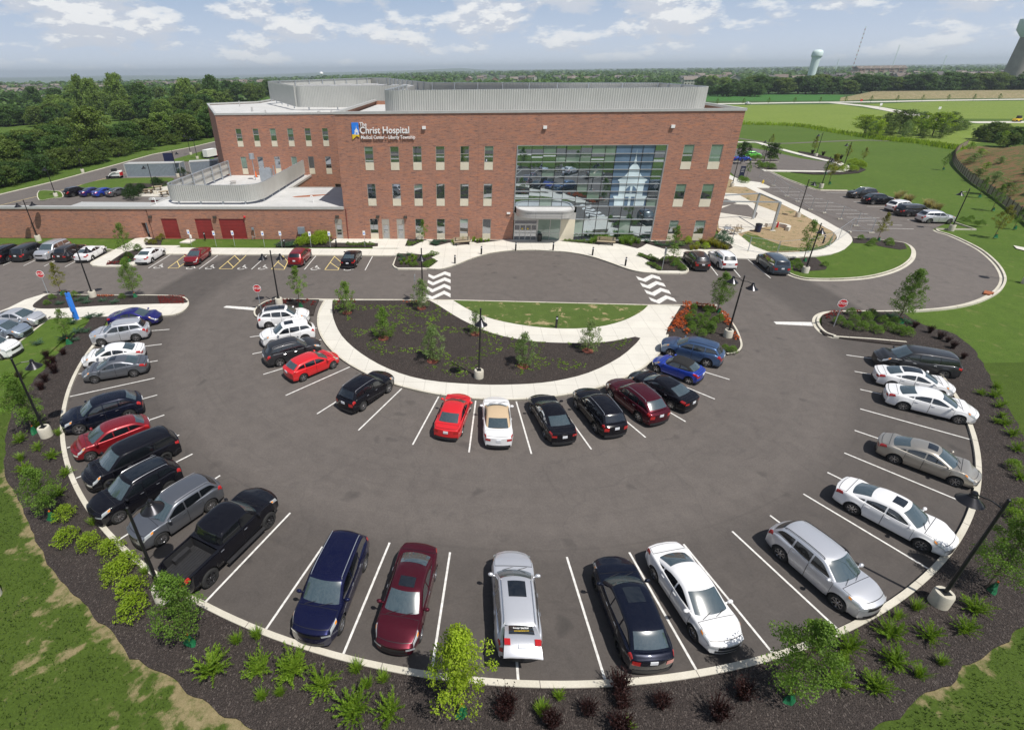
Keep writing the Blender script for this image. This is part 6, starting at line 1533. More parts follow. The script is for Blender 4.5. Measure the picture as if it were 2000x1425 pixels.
# half-circle bed: small multi-stem trees with red rings
IB=[((678,611),(676,549),'leafG','at the top left corner of the dark bed'),((749,661),(745,600),'leafG','in the left part of the dark bed'),((845,705),(850,636),'leafS','low centre-left of the dark bed'),((823,602),(820,545),'leafS','beside the left crossing lamp'),((929,652),(935,605),'leafS','behind the central lamp post'),((1021,715),(1020,650),'leafS','low centre-right of the dark bed'),((1148,685),(1157,625),'leafS','at the right end of the dark bed')]
for i,(b_,tp_,lf,l) in enumerate(IB):
    b=W(*b_,.16); h=hgt(b,*tp_)-.16; t=tree('bush%d'%(i%3),(b.x,b.y,.165),'small leafy tree '+l,lf,'small trees in the half-circle bed',sc=h/2.3*.85,scz=h/2.3)
    mb=MB(); mb.lathe([(.46,.165),(.46,.20),(.001,.20)],20,(b.x,b.y,0)); o=mb.build('tree_ring',plain('red_brown_ring%d'%i,(.16,.045,.03),.9,0,.3,8)); tag(o,'red ring under the small tree '+l,'tree ring','mulch rings under the small trees')
# shrubs
def sh_juniper(seed,n=52,L_=.56,leafn=15,sz=.035,up=.9):
    rng=random.Random(seed); mb=MB()
    for k in range(n):
        a=k*2.4+rng.uniform(-.4,.4); el=rng.uniform(.10,1.35)*up; l=L_*rng.uniform(.55,1.2)*(1 if el>.3 else .85)
        d=Vector((math.cos(a)*math.cos(el),math.sin(a)*math.cos(el),math.sin(el)))
        side=d.cross(Vector((0,0,1))).normalized(); o=Vector((rng.gauss(0,.05),rng.gauss(0,.05),0))
        for j in range(leafn):
            f=(j+.6)/leafn; p=o+d*l*f+Vector((0,0,.05+.05*math.sin(f*3)))
            for s_ in range(3):
                q=side*rng.uniform(-1,1)*.15+d*rng.uniform(.05,.13)+Vector((0,0,rng.uniform(-.03,.07))); q*=(1.15-f*.6)*l*1.25; n_=Vector((rng.uniform(-1,1),rng.uniform(-1,1),.3)).cross(q).normalized()*sz*.42
                mb.add([p-n_,p+q,p+n_],[(0,1,2)])
    return mb.mesh('foliage')
def sh_round(seed,rad=.42,h=.62,ncl=26,nl=40,sz=.034):
    rng=random.Random(seed); mb=MB()
    for k in range(ncl):
        a=k*2.4; f=(k+.5)/ncl; z=h*(.25+.7*(1-f)); q=rad*math.sqrt(f)*rng.uniform(.7,1.1); leafcloud(mb,rng,(q*math.cos(a),q*math.sin(a),z),rad*.33,nl,sz)
    return mb.mesh('foliage')
def sh_spiky(seed,n=150,h=.6,spread=.5,w=.012,leaf=0):
    rng=random.Random(seed); mb=MB()
    for k in range(n):
        a=rng.uniform(0,2*PI); s=spread*rng.random()**.6; l=h*rng.uniform(.6,1.1); b=Vector((rng.gauss(0,.06),rng.gauss(0,.06),0)); t=Vector((math.cos(a)*s*l/h,math.sin(a)*s*l/h,l)); sd=Vector((-math.sin(a),math.cos(a),0))*w
        mdl=b.lerp(t,.6)+Vector((0,0,.08*h)); mb.add([b-sd,b+sd,mdl+sd,mdl-sd,t],[(0,1,2,3),(3,2,4)])
        if leaf:
            for j in range(leaf):
                f=rng.uniform(.35,1.); leafcloud(mb,rng,b.lerp(t,f),.03,1,.03)
    return mb.mesh('foliage')
SM={'jun':[sh_juniper(i) for i in range(3)],'rnd':[sh_round(10+i) for i in range(3)],'bar':[sh_spiky(20+i,170,.62,.42,.007,4) for i in range(3)],'grs':[sh_spiky(30+i,140,.45,.42,.008) for i in range(2)],'low':[sh_juniper(40+i,36,.55,12,.05,.35) for i in range(2)],'box':[sh_round(50+i,.27,.36,12,24,.035) for i in range(2)],'flo':[sh_round(60+i,.17,.2,7,14,.035) for i in range(2)]}
def shrubs(kind,pts,leaf,desc,group,cat='shrub',sc=1.,z=.12,name='shrub'):
    P=[(W(x,y,z),(x,y)) for x,y in pts]; P.sort(key=lambda q:q[1][0])
    for i,(p,_) in enumerate(P):
        lb=('%s, %s from the left'%(desc,ORD[i])) if 1<len(P)<=14 else desc
        s=sc*random.uniform(.85,1.18); t=thing(name,lb,cat,(p.x,p.y,z),random.uniform(0,6.28),group); t.scale=(s,s,s*random.uniform(.9,1.1))
        link('foliage',random.choice(SM[kind]),t,M[leaf])
def Z8(l): return [(1400+x*.41,840+y*.41) for x,y in l]
def Zb(l): return [(500+x*.2982,1000+y*.2982) for x,y in l]
def Za(l): return [(x*.2982,1000+y*.2982) for x,y in l]
def Zc(l): return [(940+x*.28,1040+y*.28) for x,y in l]
def Zl(l): return [(x*.351,740+y*.351) for x,y in l]
shrubs('jun',Za([(1390,1040)])+Za([(1700,1040)])+Zb([(235,1050),(435,1150),(645,1320),(880,1330)])+[(575,1312)],'leafJ','spiky bright green juniper in the near bed','spiky junipers in the near bed',sc=1.4)
shrubs('rnd',Zl([(370,775),(375,905),(505,930),(625,965),(715,1040),(650,1100),(740,1190),(750,1310)])[:8],'leafL','lime green shrub in the bed behind the pickup truck','lime green shrubs',sc=1.35)
shrubs('jun',Zl([(215,262),(120,350),(215,390),(290,440),(140,520),(370,530),(330,650)]),'leafJ','spiky green shrub in the left-hand mulch bed','spiky shrubs in the left bed',sc=.95)
shrubs('grs',Zl([(120,450),(330,310),(525,805),(810,1080)])+Za([(1555,850),(1690,820),(1720,1215),(1840,1190)])+Zb([(660,1040),(835,1100),(730,1140)])+Zb([(1870,1310)])+Zc([(425,1260),(540,1150),(1020,1370)]),'leafJ','small grass tuft in the near bed','small grass tufts',cat='grass tuft',name='grass_tuft',sc=.95)
shrubs('bar',Zc([(175,1230),(740,1260),(960,1100),(980,1210),(1250,1210),(1640,1290),(1820,1150),(490,1350)])+[(985,1400),(1075,1415),(1210,1425)],'leafP','dark purple barberry at the bottom of the picture','purple barberries in the near bed',sc=1.25)
shrubs('bar',[(105,708),(92,698),(95,715),(108,728),(125,692),(90,745),(40,740)]+[(82,760)],'leafP','dark purple barberry on the upper left bank','purple barberries on the upper left bank',sc=1.05)
shrubs('jun',Z8([(820,980),(1010,990),(1180,960),(1220,860),(840,1110),(750,1230),(560,1210),(620,1050)]),'leafJ','dark green spiky juniper in the lower right bed','spiky junipers in the lower right bed',sc=1.1)
shrubs('grs',Z8([(945,850),(860,895),(1065,1110),(960,1170),(600,1110),(470,1040)]),'leafJ','small green tuft in the lower right bed','small tufts in the lower right bed',cat='grass tuft',name='grass_tuft')
shrubs('jun',[(1945,738+20),(1940,775),(1952,795),(1955,815),(1945,825),(1915,770),(1975,850),(1985,880),(1990,935),(1962,830)],'leafJ','green spiky shrub on the right-hand bank','spiky shrubs on the right-hand bank',sc=.8)
shrubs('rnd',[(1990,1000),(1975,1010),(1975,915)],'leafJ','green rounded shrub near the right edge','rounded shrubs near the right edge',sc=1.1)
shrubs('bar',[(1785,640),(1815,650),(1835,662),(1860,680),(1850,668),(1880,700)],'leafP','dark purple barberry on the upper right bank','purple barberries on the upper right bank')
shrubs('low',[(126,697-35),(75,660+12),(140,632),(175,620),(195,617),(168,648),(145,665),(150,650)],'leafB','blue-green creeping juniper beside the left lawn','blue-green junipers beside the left lawn')
shrubs('low',Z3([]) if False else [(118,594),(152,588),(170,592),(165,585),(200,588),(222,592)],'leafB','blue-green creeping juniper on the left island','blue-green junipers on the left island')
shrubs('rnd',[(93,595),(103,584),(127,577),(147,580),(240,583)],'leafG','green shrub on the left island','green shrubs on the left island',sc=.9)
fl=[]; rng=random.Random(5)
for r_ in range(5):
    for c in range(10-(r_%2)): fl.append((310+c*5.4+r_*1.2,579.5+r_*3.2))
shrubs('flo',[p for p in fl if p[0]<362 and len(fl)],'leafR','small red flowering plant on the island tip','red flowers on the island tip',cat='flower',name='flower',sc=.85)
shrubs('flo',[(185+i*5,578.5) for i in range(8)],'leafOr','small orange red flower by the lamp on the island','orange flowers on the island',cat='flower',name='flower',sc=1.0)
shrubs('flo',[(516,599),(522,594),(529,590),(537,588),(553,587),(556,592),(561,587),(567,587),(583,588),(592,590),(595,592),(601,588),(613,591),(610,596),(545,600)],'leafR','small red flower on the stop sign island','red flowers on the stop sign island',cat='flower',name='flower',sc=1.1)
shrubs('flo',[(658,596),(661,590),(664,587),(687,587),(692,590)],'leafR','small red flower at the bed corner','red flowers at the bed corner',cat='flower',name='flower')
shrubs('flo',[(788+i*6.5,589+(i%2)*2) for i in range(8)],'leafOr','small pink flower along the drive edge','pink flowers along the drive edge',cat='flower',name='flower',sc=.7)
orr=Z4([(1190,790),(1200,770),(1230,775),(1240,800),(1215,815),(1300,780),(1335,795),(1370,800),(1410,800),(1450,815),(1160,860),(1190,850),(1140,890),(1230,880),(1105,920),(1150,935),(1210,900),(1095,960),(1180,975),(1120,985),(1520,840),(1560,870),(1590,900),(1610,940),(1620,970),(1560,920)])
shrubs('flo',orr+[(1318,638),(1330,641),(1310,646),(1322,632),(1340,650),(1432,655),(1438,662),(1418,632)],'leafOr','orange flowering plant in the bright bed','orange flowers in the bright bed',cat='flower',name='flower',sc=1.9)
shrubs('rnd',Z4([(1270,820),(1400,840),(1440,850),(1260,880),(1330,910),(1400,900),(1220,930),(1290,950),(1380,960),(1470,950),(1520,940),(1250,990),(1340,1000),(1440,1010)])+[(1370,655),(1385,650),(1350,648),(1415,685),(1430,688)],'leafG','green shrub in the orange flower bed','green shrubs in the orange flower bed',sc=1.0)
shrubs('flo',[(1613,617),(1617,622),(1622,612),(1628,610),(1636,611),(1642,609),(1672,609),(1678,609),(1705,609),(1620,616),(1630,616)],'leafR','small red flower at the tip of the right-hand island','red flowers on the right-hand island',cat='flower',name='flower',sc=1.2)
shrubs('rnd',R5 if False else [(1637,633),(1655,640),(1668,628),(1690,625),(1700,640),(1712,650),(1722,630),(1735,645),(1755,652),(1770,655),(1660,615),(1680,645),(1745,632),(1700,618)],'leafG','green leafy shrub on the right-hand island','green shrubs on the right-hand island',sc=1.15)
shrubs('low',[(1738,618),(1752,622),(1765,628),(1775,632)],'leafB','blue-green juniper on the right-hand island','blue-green junipers on the right-hand island')
# plaza planting
shrubs('low',Z3([(200,300),(240,320),(290,290),(210,345)]),'leafB','blue-green juniper in the left plaza bed','junipers in the left plaza bed',sc=.9,z=.17)
shrubs('grs',Z3([(300,330),(330,310),(250,350),(300,365),(350,350),(270,380),(220,380),(360,330)]),'leafJ','green tuft in the left plaza bed','tufts in the left plaza bed',z=.17)
shrubs('box',Z3([(520,275),(545,282),(570,282),(500,295),(480,305),(460,312),(530,300),(440,322),(530,350),(505,360),(490,375),(470,370),(455,390),(480,395),(440,400),(540,365),(310,385),(330,398),(370,395),(350,380),(520,380),(500,395),(475,410)]),'leafG','small clipped shrub in the left plaza bed','clipped shrubs in the left plaza bed',z=.17,sc=1.05)
shrubs('low',Z3([(560,170),(590,160),(530,180),(640,160)])+Z3([(560,190)]),'leafB','blue-green juniper under the windows','junipers under the windows',z=.17)
shrubs('box',Z3([(290,180),(320,190),(350,180),(300,200),(380,165),(420,160)]),'leafG','low green shrub in the first window bed','shrubs in the first window bed',z=.17)
shrubs('grs',Z3([(720,170),(820,135),(930,145),(960,160),(1000,160),(1040,160),(1070,155),(920,160),(990,150),(730,185)]),'leafJ','green grass tuft under the windows','grass tufts under the windows',z=.17)
shrubs('box',Z4([(20,155),(60,158),(95,163),(130,165),(165,168),(200,165),(240,172)]),'leafG','small round shrub at the foot of the curtain wall','round shrubs at the curtain wall',z=.17)
shrubs('grs',Z4([(270,175),(300,165),(330,150),(370,150),(420,150),(450,160),(580,180),(620,175),(660,190),(640,150),(690,170),(730,175),(600,150),(560,170)]),'leafG','tall green grass before the curtain wall','grasses before the curtain wall',z=.17,sc=1.7)
shrubs('low',Z4([(920,190),(900,170),(960,200),(1020,200),(1150,200),(820,165),(1060,190)]),'leafB','blue-green shrub right of the curtain wall','blue-green shrubs right of the curtain wall',z=.17)
shrubs('rnd',Z4([(1220,180),(1300,210),(1385,225),(1215,160)]),'leafY','yellow green ball shrub by the right windows','yellow ball shrubs by the right windows',z=.17,sc=1.15)
shrubs('grs',Z4([(1340,170),(1370,180),(1400,190),(1430,190),(1460,200),(1490,210),(1520,220),(1560,225),(1590,235),(1440,170),(1480,180),(1250,240),(1300,235)]),'leafO','yellow green grass by the building corner','grasses by the building corner',z=.17,sc=1.5)
shrubs('rnd',Z4([(1500,150),(1555,130),(1600,190),(1540,165)]),'leafB','blue-green conifer shrub at the building corner','conifer shrubs at the building corner',z=.17,sc=1.5)
shrubs('box',Z4([(745,300),(770,305),(800,315),(830,325),(860,335),(885,345),(910,350),(850,310),(880,325),(825,380),(850,390),(880,400),(900,415),(925,425),(940,435),(960,350),(985,350),(1010,310),(1035,325),(1000,330),(1060,330)]),'leafG','small clipped shrub in the right plaza bed','clipped shrubs in the right plaza bed',z=.17,sc=1.05)
shrubs('rnd',Z4([(1060,360),(1100,375),(1130,400),(1150,425),(1170,440),(1080,395),(1120,350)]),'leafG','green shrub at the kerb of the right plaza bed','green shrubs in the right plaza bed',z=.17,sc=.9)
def R2p(l): return [(400+x/5,440+y/5) for x,y in l]
shrubs('low',R2p([(730,200),(760,180),(800,190),(840,180),(870,200),(900,180),(820,205)]),'leafB','blue-green shrub below the electrical cabinet','blue-green shrubs by the brick wall',sc=1.1)
shrubs('rnd',R2p([(930,190),(960,195),(1000,170),(1050,190),(1080,170),(1110,150),(1140,160),(1180,140),(1130,190),(1170,110),(1160,180)]),'leafL','lime green bushy shrub by the brick wall','lime green shrubs by the brick wall',sc=2.0)
shrubs('box',R2p([(1400+i*27,190+(i%2)*8) for i in range(10)]),'leafG','small green plant in the bed beside the side door','small plants by the side door',sc=1.1)
shrubs('rnd',[(288,474),(296,476),(303,477),(310,470),(317,465)],'leafO','yellow green shrub beside the wall gateway','shrubs beside the wall gateway',sc=1.0)
shrubs('rnd',[(250,502),(256,505),(248,512),(270,490)],'leafG','green shrub in the triangular bed','green shrubs in the triangular bed',sc=1.2)
shrubs('flo',[(212,517),(219,515),(226,515),(232,513),(214,513)],'leafR','red flower in the triangular bed','red flowers in the triangular bed',cat='flower',name='flower',sc=1.3)
shrubs('rnd',R5p if False else [(1545,520),(1555,516),(1560,528),(1610,520),(1680,468),(1705,474),(1735,475),(1738,480),(1700,480)],'leafG','green shrub on the small right lawn','green shrubs on the small right lawn',sc=1.1)
shrubs('grs',[(1752,388),(1760,384),(1768,392),(1775,394),(1808,402),(1815,406),(1825,410),(1832,410)],'leafSt','straw-coloured ornamental grass behind the east row','ornamental grasses behind the east row',cat='ornamental grass',name='ornamental_grass',sc=2.6)
shrubs('rnd',[(1878,432),(1885,436),(1895,430),(1905,440),(1914,441)],'leafG','green shrub past the last east stall','shrubs past the last east stall',sc=1.2)
def Zr(l): return [(1400+x*.15,260+y*.15) for x,y in l]
shrubs('rnd',Zr([(1730,410),(1780,400),(1800,440),(1850,430),(1880,450),(1530,505),(1600,510),(1640,490),(1480,500),(1740,500),(1790,495),(1900,460)]),'leafL','lime green shrub at the far pavement bend','lime green shrubs at the far bend',sc=1.9)
shrubs('bar',Zr([(1380,290),(1540,330),(1610,340),(1240,270)]),'leafP','dark red shrub along the far pavement','dark shrubs along the far pavement',sc=1.6)
shrubs('rnd',Zr([(540,430),(580,450),(640,440),(700,450),(720,470),(600,460),(240,345),(330,350),(400,350),(470,350),(520,350),(590,350),(700,350),(760,350),(600,210),(640,215),(820,230),(330,640),(370,650),(310,620)]),'leafG','green shrub in the far lot','green shrubs in the far lot',sc=1.7)
shrubs('rnd',[(257,376),(268,381),(252,387),(262,390),(275,372),(280,376)],'leafD','conifer shrub right of the grey sedan behind the wall','conifers behind the wall',sc=2.6)
shrubs('rnd',[(306,363),(312,365)],'leafD','dark conifer on the lawn near the terrace','dark conifers near the terrace',sc=3.)
shrubs('rnd',[(356,343),(400,308),(406,306),(412,305)],'leafD','dark shrub near the left end of the building','dark shrubs near the building end',sc=2.6)
# weeds in the dark bed (uncountable)
rng=random.Random(3); mb=MB()
_MB=[(p.x,p.y) for p in crom(PXL([(650,589),(649,605),(652,625),(668,658),(705,692),(760,723),(830,744),(930,753),(1010,753),(1080,747),(1150,730),(1210,700),(1243,672)]),2)+PXL([(1250,663),(1235,661.5),(1180,671),(1100,672.5),(1030,668),(960,653),(900,626),(855,598),(838,589)])]
def inpoly(x,y,P):
    c=False; j=len(P)-1
    for i in range(len(P)):
        if (P[i][1]>y)!=(P[j][1]>y) and x<(P[j][0]-P[i][0])*(y-P[i][1])/(P[j][1]-P[i][1])+P[i][0]: c=not c
        j=i
    return c
for _ in range(2600):
    a=rng.uniform(PI,2*PI); r_=14.0*math.sqrt(rng.random()); p=LC+Vector((r_*math.cos(a),r_*math.sin(a),0))
    if not inpoly(p.x,p.y,_MB) or noise.noise(Vector((p.x*.35,p.y*.35,3)))<-.02: continue
    leafcloud(mb,rng,(p.x,p.y,.20),.15,10,.05,.4)
o=mb.build('weeds',M['leafJ']); tag(o,'low green weeds scattered over the dark half-circle bed','weeds',kind='stuff')
# grass tufts on the near lawns
mb=MB(); rng=random.Random(9)
cnt=0
while cnt<52000:
    if rng.random()<.62: x,y=rng.uniform(-36,-3),rng.uniform(3,34)
    else: x,y=rng.uniform(15,38),rng.uniform(4,26)
    d=math.hypot(x-LC.x,y-LC.y)
    if d<edger(x,y)+.15: cnt+=.15; continue
    if soilness(x,y)>.02+rng.uniform(-.25,.12) or rng.random()<(y-18)/14: cnt+=.15; continue
    h=rng.uniform(.04,.10); b=rng.uniform(0,6.28); w=.018
    for k in range(2):
        b+=2; l=rng.uniform(.02,.07); mb.add([(x-w*math.sin(b),y+w*math.cos(b),.03),(x+w*math.sin(b),y-w*math.cos(b),.03),(x+l*math.cos(b),y+l*math.sin(b),.03+h)],[(0,1,2)])
    cnt+=1
M['blade']=mk_leaf('grass_blade',(.026,.055,.007),(.066,.105,.016),.3,0)
o=mb.build('grass',M['blade']); tag(o,'short grass blades on the near lawns','grass',kind='stuff')
# ------------------------------------------------------------------ woods, fields and town behind
rng=random.Random(21)
def big(px,py,tx,ty,label,leaf,grp,k=None,wide=1.):
    b=W(px,py); h=max(4,hgt(b,tx,ty)); s=h/14
    t=tree('big%d'%(rng.randrange(5) if k is None else k),(b.x,b.y,tz(b.x,b.y)-.1),label,leaf,grp,sc=s*wide,scz=s,rz=rng.uniform(0,6.28)); return t
GW='trees of the wood beyond the service road'
named=[((190,306),(185,208),'wood2','big spreading olive tree with a visible forked trunk by the service road',1.15),
 ((115,312),(85,265),'wood1','dark rounded tree left of the forked trunk tree',1.5),((30,345),(25,270),'wood2','olive tree at the far left beside the service road',1.3),((60,352),(70,320),'wood1','low dark bush tree behind the left lamp',1.6),((5,362),(0,310),'wood1','dark tree cut by the left edge above the road',1.3),
 ((255,292),(258,240),'wood1','dark tree right of the forked trunk tree',1.25),((325,278),(328,218),'wood3','bright green round tree near the lamp posts',1.25),((285,285),(290,232),'wood1','dark tree between the forked trunk tree and the bright round one',1.2),((372,268),(375,213),'wood1','dark tree at the right end of the wood, by the building',1.3),((410,262),(405,208),'wood2','olive tree touching the left corner of the building',1.2),
 ((240,232),(247,142),'wood3','tall pale green poplar rising above the wood',.62),((172,230),(160,146),'wood3','tall pale tree on the left of the skyline pair',.55),((195,232),(190,152),'wood3','second tall pale tree of the skyline pair',.6),((285,225),(290,160),'wood1','dark tree right of the tall poplar',.9),((420,215),(418,146),'wood1','tall dark round tree on the skyline near the building',.75),((372,222),(368,152),'wood3','tall green tree left of the dark skyline tree',.72),((75,215),(72,168),'wood1','dark conifer-like tree over the golf green',.9)]
for b_,tp_,lf,lb,wd in named: big(*b_,*tp_,lb,lf,GW,None,wd)
# rows behind (indistinguishable)
def row(n,x0,x1,y0,y1,hpx0,hpx1,leafs,label,grp,wide=1.25,slope=0):
    for i in range(n):
        x=lerp(x0,x1,(i+rng.uniform(.1,.9))/n); y=lerp(y0,y1,rng.random())+slope*(x-x0); big(x,y,x,y-rng.uniform(hpx0,hpx1),label,rng.choice(leafs),grp,None,wide*rng.uniform(.85,1.2))
row(14,-60,170,335,345,45,62,['wood1','wood2'],'green tree in the front row of the wood','front row trees beyond the service road',1.5,-.26)
row(12,150,440,300,306,45,62,['wood1','wood1','wood2'],'green tree in the front row of the wood',"front row trees beyond the service road",1.4,-.13)
row(16,-50,150,240,250,30,42,['wood1','wood1','wood2'],'dark green tree in the middle of the wood','middle trees of the wood',1.5,-.02)
row(24,100,440,222,250,36,52,['wood1','wood2','wood3'],'dark green tree in the middle of the wood','middle trees of the wood',1.4,-.04)
row(20,110,520,205,214,32,44,['wood1','wood2','wood3'],'tree at the back of the wood','back trees of the wood',1.2,-.03)
row(16,-40,130,205,214,18,30,['wood1','wood2'],'tree behind the golf green','trees behind the golf green',1.4)
row(9,400,530,190,205,25,40,['wood1','wood2'],'tree just behind the left roof corner','trees behind the left roof corner',1.3)
for i in range(46):
    x=lerp(-40,430,(i+rng.random())/46); y=interp([(-40,385),(0,371),(100,347),(200,321),(300,294),(430,268)],x)-rng.uniform(4,16); b=W(x,y); q='round%d'%rng.randrange(2)
    tree(q,(b.x,b.y,-1.3*1),'low bushy undergrowth tree at the foot of the wood',rng.choice(['wood1','wood2']),'undergrowth at the foot of the wood',sc=rng.uniform(1.8,2.8),scz=rng.uniform(1.2,1.9),rz=rng.uniform(0,6),name='bush',cat='bush')
# right-hand belt and bushes
row(46,1440,2080,183,186,24,42,['wood1','wood1','wood2'],'dark tree in the belt beyond the fields','tree belt beyond the fields',1.7,-.008)
row(10,1385,1480,186,189,18,28,['wood1'],'dark bush tree on the crop field edge','bush trees on the crop field edge',1.8)
row(34,1360,2050,172,176,16,26,['wood1','wood2','wood3'],'tree behind the dark belt','trees behind the dark belt',1.7)
for i in range(30):
    x=lerp(1682,1885,(i+rng.random())/30); y=rng.uniform(246,270); b=W(x,y); tree('bush%d'%(i%3) if i%5 else 'round%d'%(i%2),(b.x,b.y,-.3),'bushy shrub in the thicket on the meadow',rng.choice(['wood2','wood3','leafS','leafL']),'thicket on the meadow',sc=rng.uniform(1.8,3.8),scz=rng.uniform(1.1,2.6),name='bush',cat='bush')
row(9,1900,2060,268,292,24,44,['wood1','wood2'],'bushy tree on the slope at the right edge','bushy trees at the right edge',1.5)
for i in range(12):
    x=1400+i*50; b=W(x,206.5-.019*(x-1395)); tree('thin%d'%(i%3),(b.x,b.y,-.1),'small roadside tree on the far road','leafG','roadside trees on the far road',sc=1.3,scz=1.1)
# distant wooded country: one mass
mb=MB(); rg=random.Random(77)
def clump(x,y,z,s,n,q):
    for _ in range(n):
        a=rg.uniform(0,6.28); el=rg.uniform(-.2,1.5); d=Vector((math.cos(a)*math.cos(el),math.sin(a)*math.cos(el),math.sin(el)*.8)); p=Vector((x,y,z+s*.3))+d*s*rg.uniform(.6,1.05)
        u=d.orthogonal().normalized()*q*rg.uniform(.6,1.2); v=d.cross(u).normalized()*q*rg.uniform(.6,1.2); mb.add([p-u,p-v,p+u,p+v],[(0,1,2,3)])
for i in range(6800):
    f=rg.random(); d=330*math.exp(f*2.95); a=rg.uniform(-.82,.98)
    x,y=d*math.sin(a),d*math.cos(a)
    n_=noise.noise(Vector((x*.004,y*.004,1)))
    if n_<-.05-.25*f: continue
    if a>.28 and d<640: continue
    if a<-.3 and d<430: continue
    s=rg.uniform(4.,7.5)*(1+1.1*f); clump(x,y,tz(x,y)-.5,s,34 if d<900 else (16 if d<1800 else 8),s*(.22 if d<900 else .36 if d<1800 else .6))
o=mb.build('distant_woods',M['wood1']); tag(o,'distant tree-covered country up to the horizon','woods',kind='stuff')
# houses
def house_mesh():
    mb=MB(); mb.box(-6,-4.5,0,6,4.5,5.2); mb.add([(-6,-4.5,5.2),(-6,4.5,5.2),(-6,0,7.8),(6,-4.5,5.2),(6,4.5,5.2),(6,0,7.8)],[(0,2,1),(3,4,5)]); w=mb.mesh('wall')
    mb=MB(); mb.add([(-6.5,-5,4.95),(6.5,-5,4.95),(6.5,0,8.0),(-6.5,0,8.0),(-6.5,5,4.95),(6.5,5,4.95)],[(0,1,2,3),(3,2,5,4)]); mb.box(2,1,6.5,2.9,1.9,9.0); r_=mb.mesh('roof')
    mb=MB()
    for x in (-4.3,-1.4,1.4,4.3):
        for z in (1.,3.4): mb.box(x-.5,-4.54,z,x+.5,-4.5,z+1.2)
    return w,r_,mb.mesh('window')
HM=house_mesh(); HW=[plain('house_wall_%d'%i,c,.85,0,.06,.5) for i,c in enumerate([(.36,.31,.26),(.42,.40,.36),(.24,.16,.12),(.30,.28,.26)])]; HR=[plain('house_roof_%d'%i,c,.9,0,.1,.5) for i,c in enumerate([(.10,.095,.095),(.15,.12,.10),(.20,.17,.15)])]
def house(px,py,label,grp,s=1.):
    b=W(px,py); z=tz(b.x,b.y)
    t=thing('house',label,'house',(b.x,b.y,z),rng.choice([0,.3,-.4,1.57,1.2,-.2]),grp); t.scale=(s,s,s); link('wall',HM[0],t,rng.choice(HW)); link('roof',HM[1],t,rng.choice(HR)); link('window',HM[2],t,M['dark'])
for i in range(34): house(rng.uniform(-40,230),rng.uniform(169,190),'small house in the suburb on the far left','houses of the far left suburb',1.1)
for i in range(44): house(rng.uniform(270,520),rng.uniform(160,170),'small house far beyond the wood','houses far beyond the wood',1.1)
for i in range(60): house(rng.uniform(1340,2050),rng.uniform(150,168),'brown-roofed house in the suburb behind the fields','houses behind the fields',1.25)
for i in range(36): house(rng.uniform(650,1340),rng.uniform(152,162),'small house among trees behind the roof screens','houses behind the roof screens',1.1)
# apartment block
b=W(1672,152); t=thing('apartment_building','long beige four-storey apartment block with brick ends','building',(b.x,b.y,tz(b.x,b.y)-1),R(-6)); L_=(W(1768,151)-b).length
mb=MB(); mb.box(0,0,0,L_,18,15); mb.build('wall',HW[0],t)
for k in range(5):
    x=L_*(.03+.2*k); mb=MB(); mb.box(x,-1.2,0,x+L_*.1,0,15.2); w=mb.build('projecting_bay',HW[2],t); mb=MB()
    for j in range(4): mb.box(x+L_*.02,-1.25,1.5+j*3.6,x+L_*.08,-1.2,3.4+j*3.6)
    mb.build('window',M['dark'],w); mb=MB(); mb.add([(x,-1.3,15.2),(x+L_*.1,-1.3,15.2),(x+L_*.05,-1.3,18.5),(x,6,15.2),(x+L_*.1,6,15.2),(x+L_*.05,6,18.5)],[(0,1,2),(1,4,5,2),(0,2,5,3)]); mb.build('gable',HW[0],t)
mb=MB(); mb.add([(-1,-1,15),(L_+1,-1,15),(L_+1,9,19),(-1,9,19),(-1,19,15),(L_+1,19,15)],[(0,1,2,3),(3,2,5,4),(0,3,4),(1,5,2)]); mb.build('roof',HR[1],t)
def strip_building(px0,px1,py,h,label,wm,rm):
    a=W(px0,py); b=W(px1,py); L_=(b-a).length; t=thing('low_building',label,'building',(a.x,a.y,tz(a.x,a.y)-1),math.atan2(b.y-a.y,b.x-a.x)); mb=MB(); mb.box(0,0,0,L_,16,h); mb.build('wall',wm,t)
    mb=MB(); mb.add([(-1,-1,h),(L_+1,-1,h),(L_+1,8,h*1.7),(-1,8,h*1.7),(-1,17,h),(L_+1,17,h)],[(0,1,2,3),(3,2,5,4),(0,3,4),(1,5,2)]); mb.build('roof',rm,t)
strip_building(1822,1880,158,5,'long low brown-roofed building, right one behind the belt',HW[3],HR[1]); strip_building(1525,1600,158,5,'long brown-roofed building left of the apartment block',HW[2],HR[1]); strip_building(1900,1945,157,5,'low brown-roofed building near the concrete tower',HW[0],HR[1])
# water towers
b=Vector((ray(1590,128).x,ray(1590,128).y,0)); b=b*(900/b.length)
z0=tz(b.x,b.y); t=thing('water_tower','white water tower with a bulbous tank beyond the fields','water tower',(b.x,b.y,z0))
ht=hgt(b,1598,97)-z0; tr_=13.4*.9*1.05
mb=MB(); mb.lathe([(4.4,0),(4.6,ht*.5),(5.0,ht*.76)],28); mb.build('shaft',M['wtower'],t,smooth=True)
mb=MB(); mb.lathe([(5.0,ht*.76),(6.2,ht*.79),(6.4,ht*.82),(6.3,ht*.91),(5.3,ht*.965),(3,ht*.995),(.01,ht)],28); mb.build('tank',M['wtower'],t,smooth=True)
b=Vector((ray(1982,150).x,ray(1982,150).y,0)); b=b*(750/b.length); z0=tz(b.x,b.y); ht=hgt(b,2004,45)-z0
t=thing('concrete_water_tower','tall concrete water tower with pale green bowl at the right edge','water tower',(b.x,b.y,z0))
zt=hgt(b,1998,73)-z0
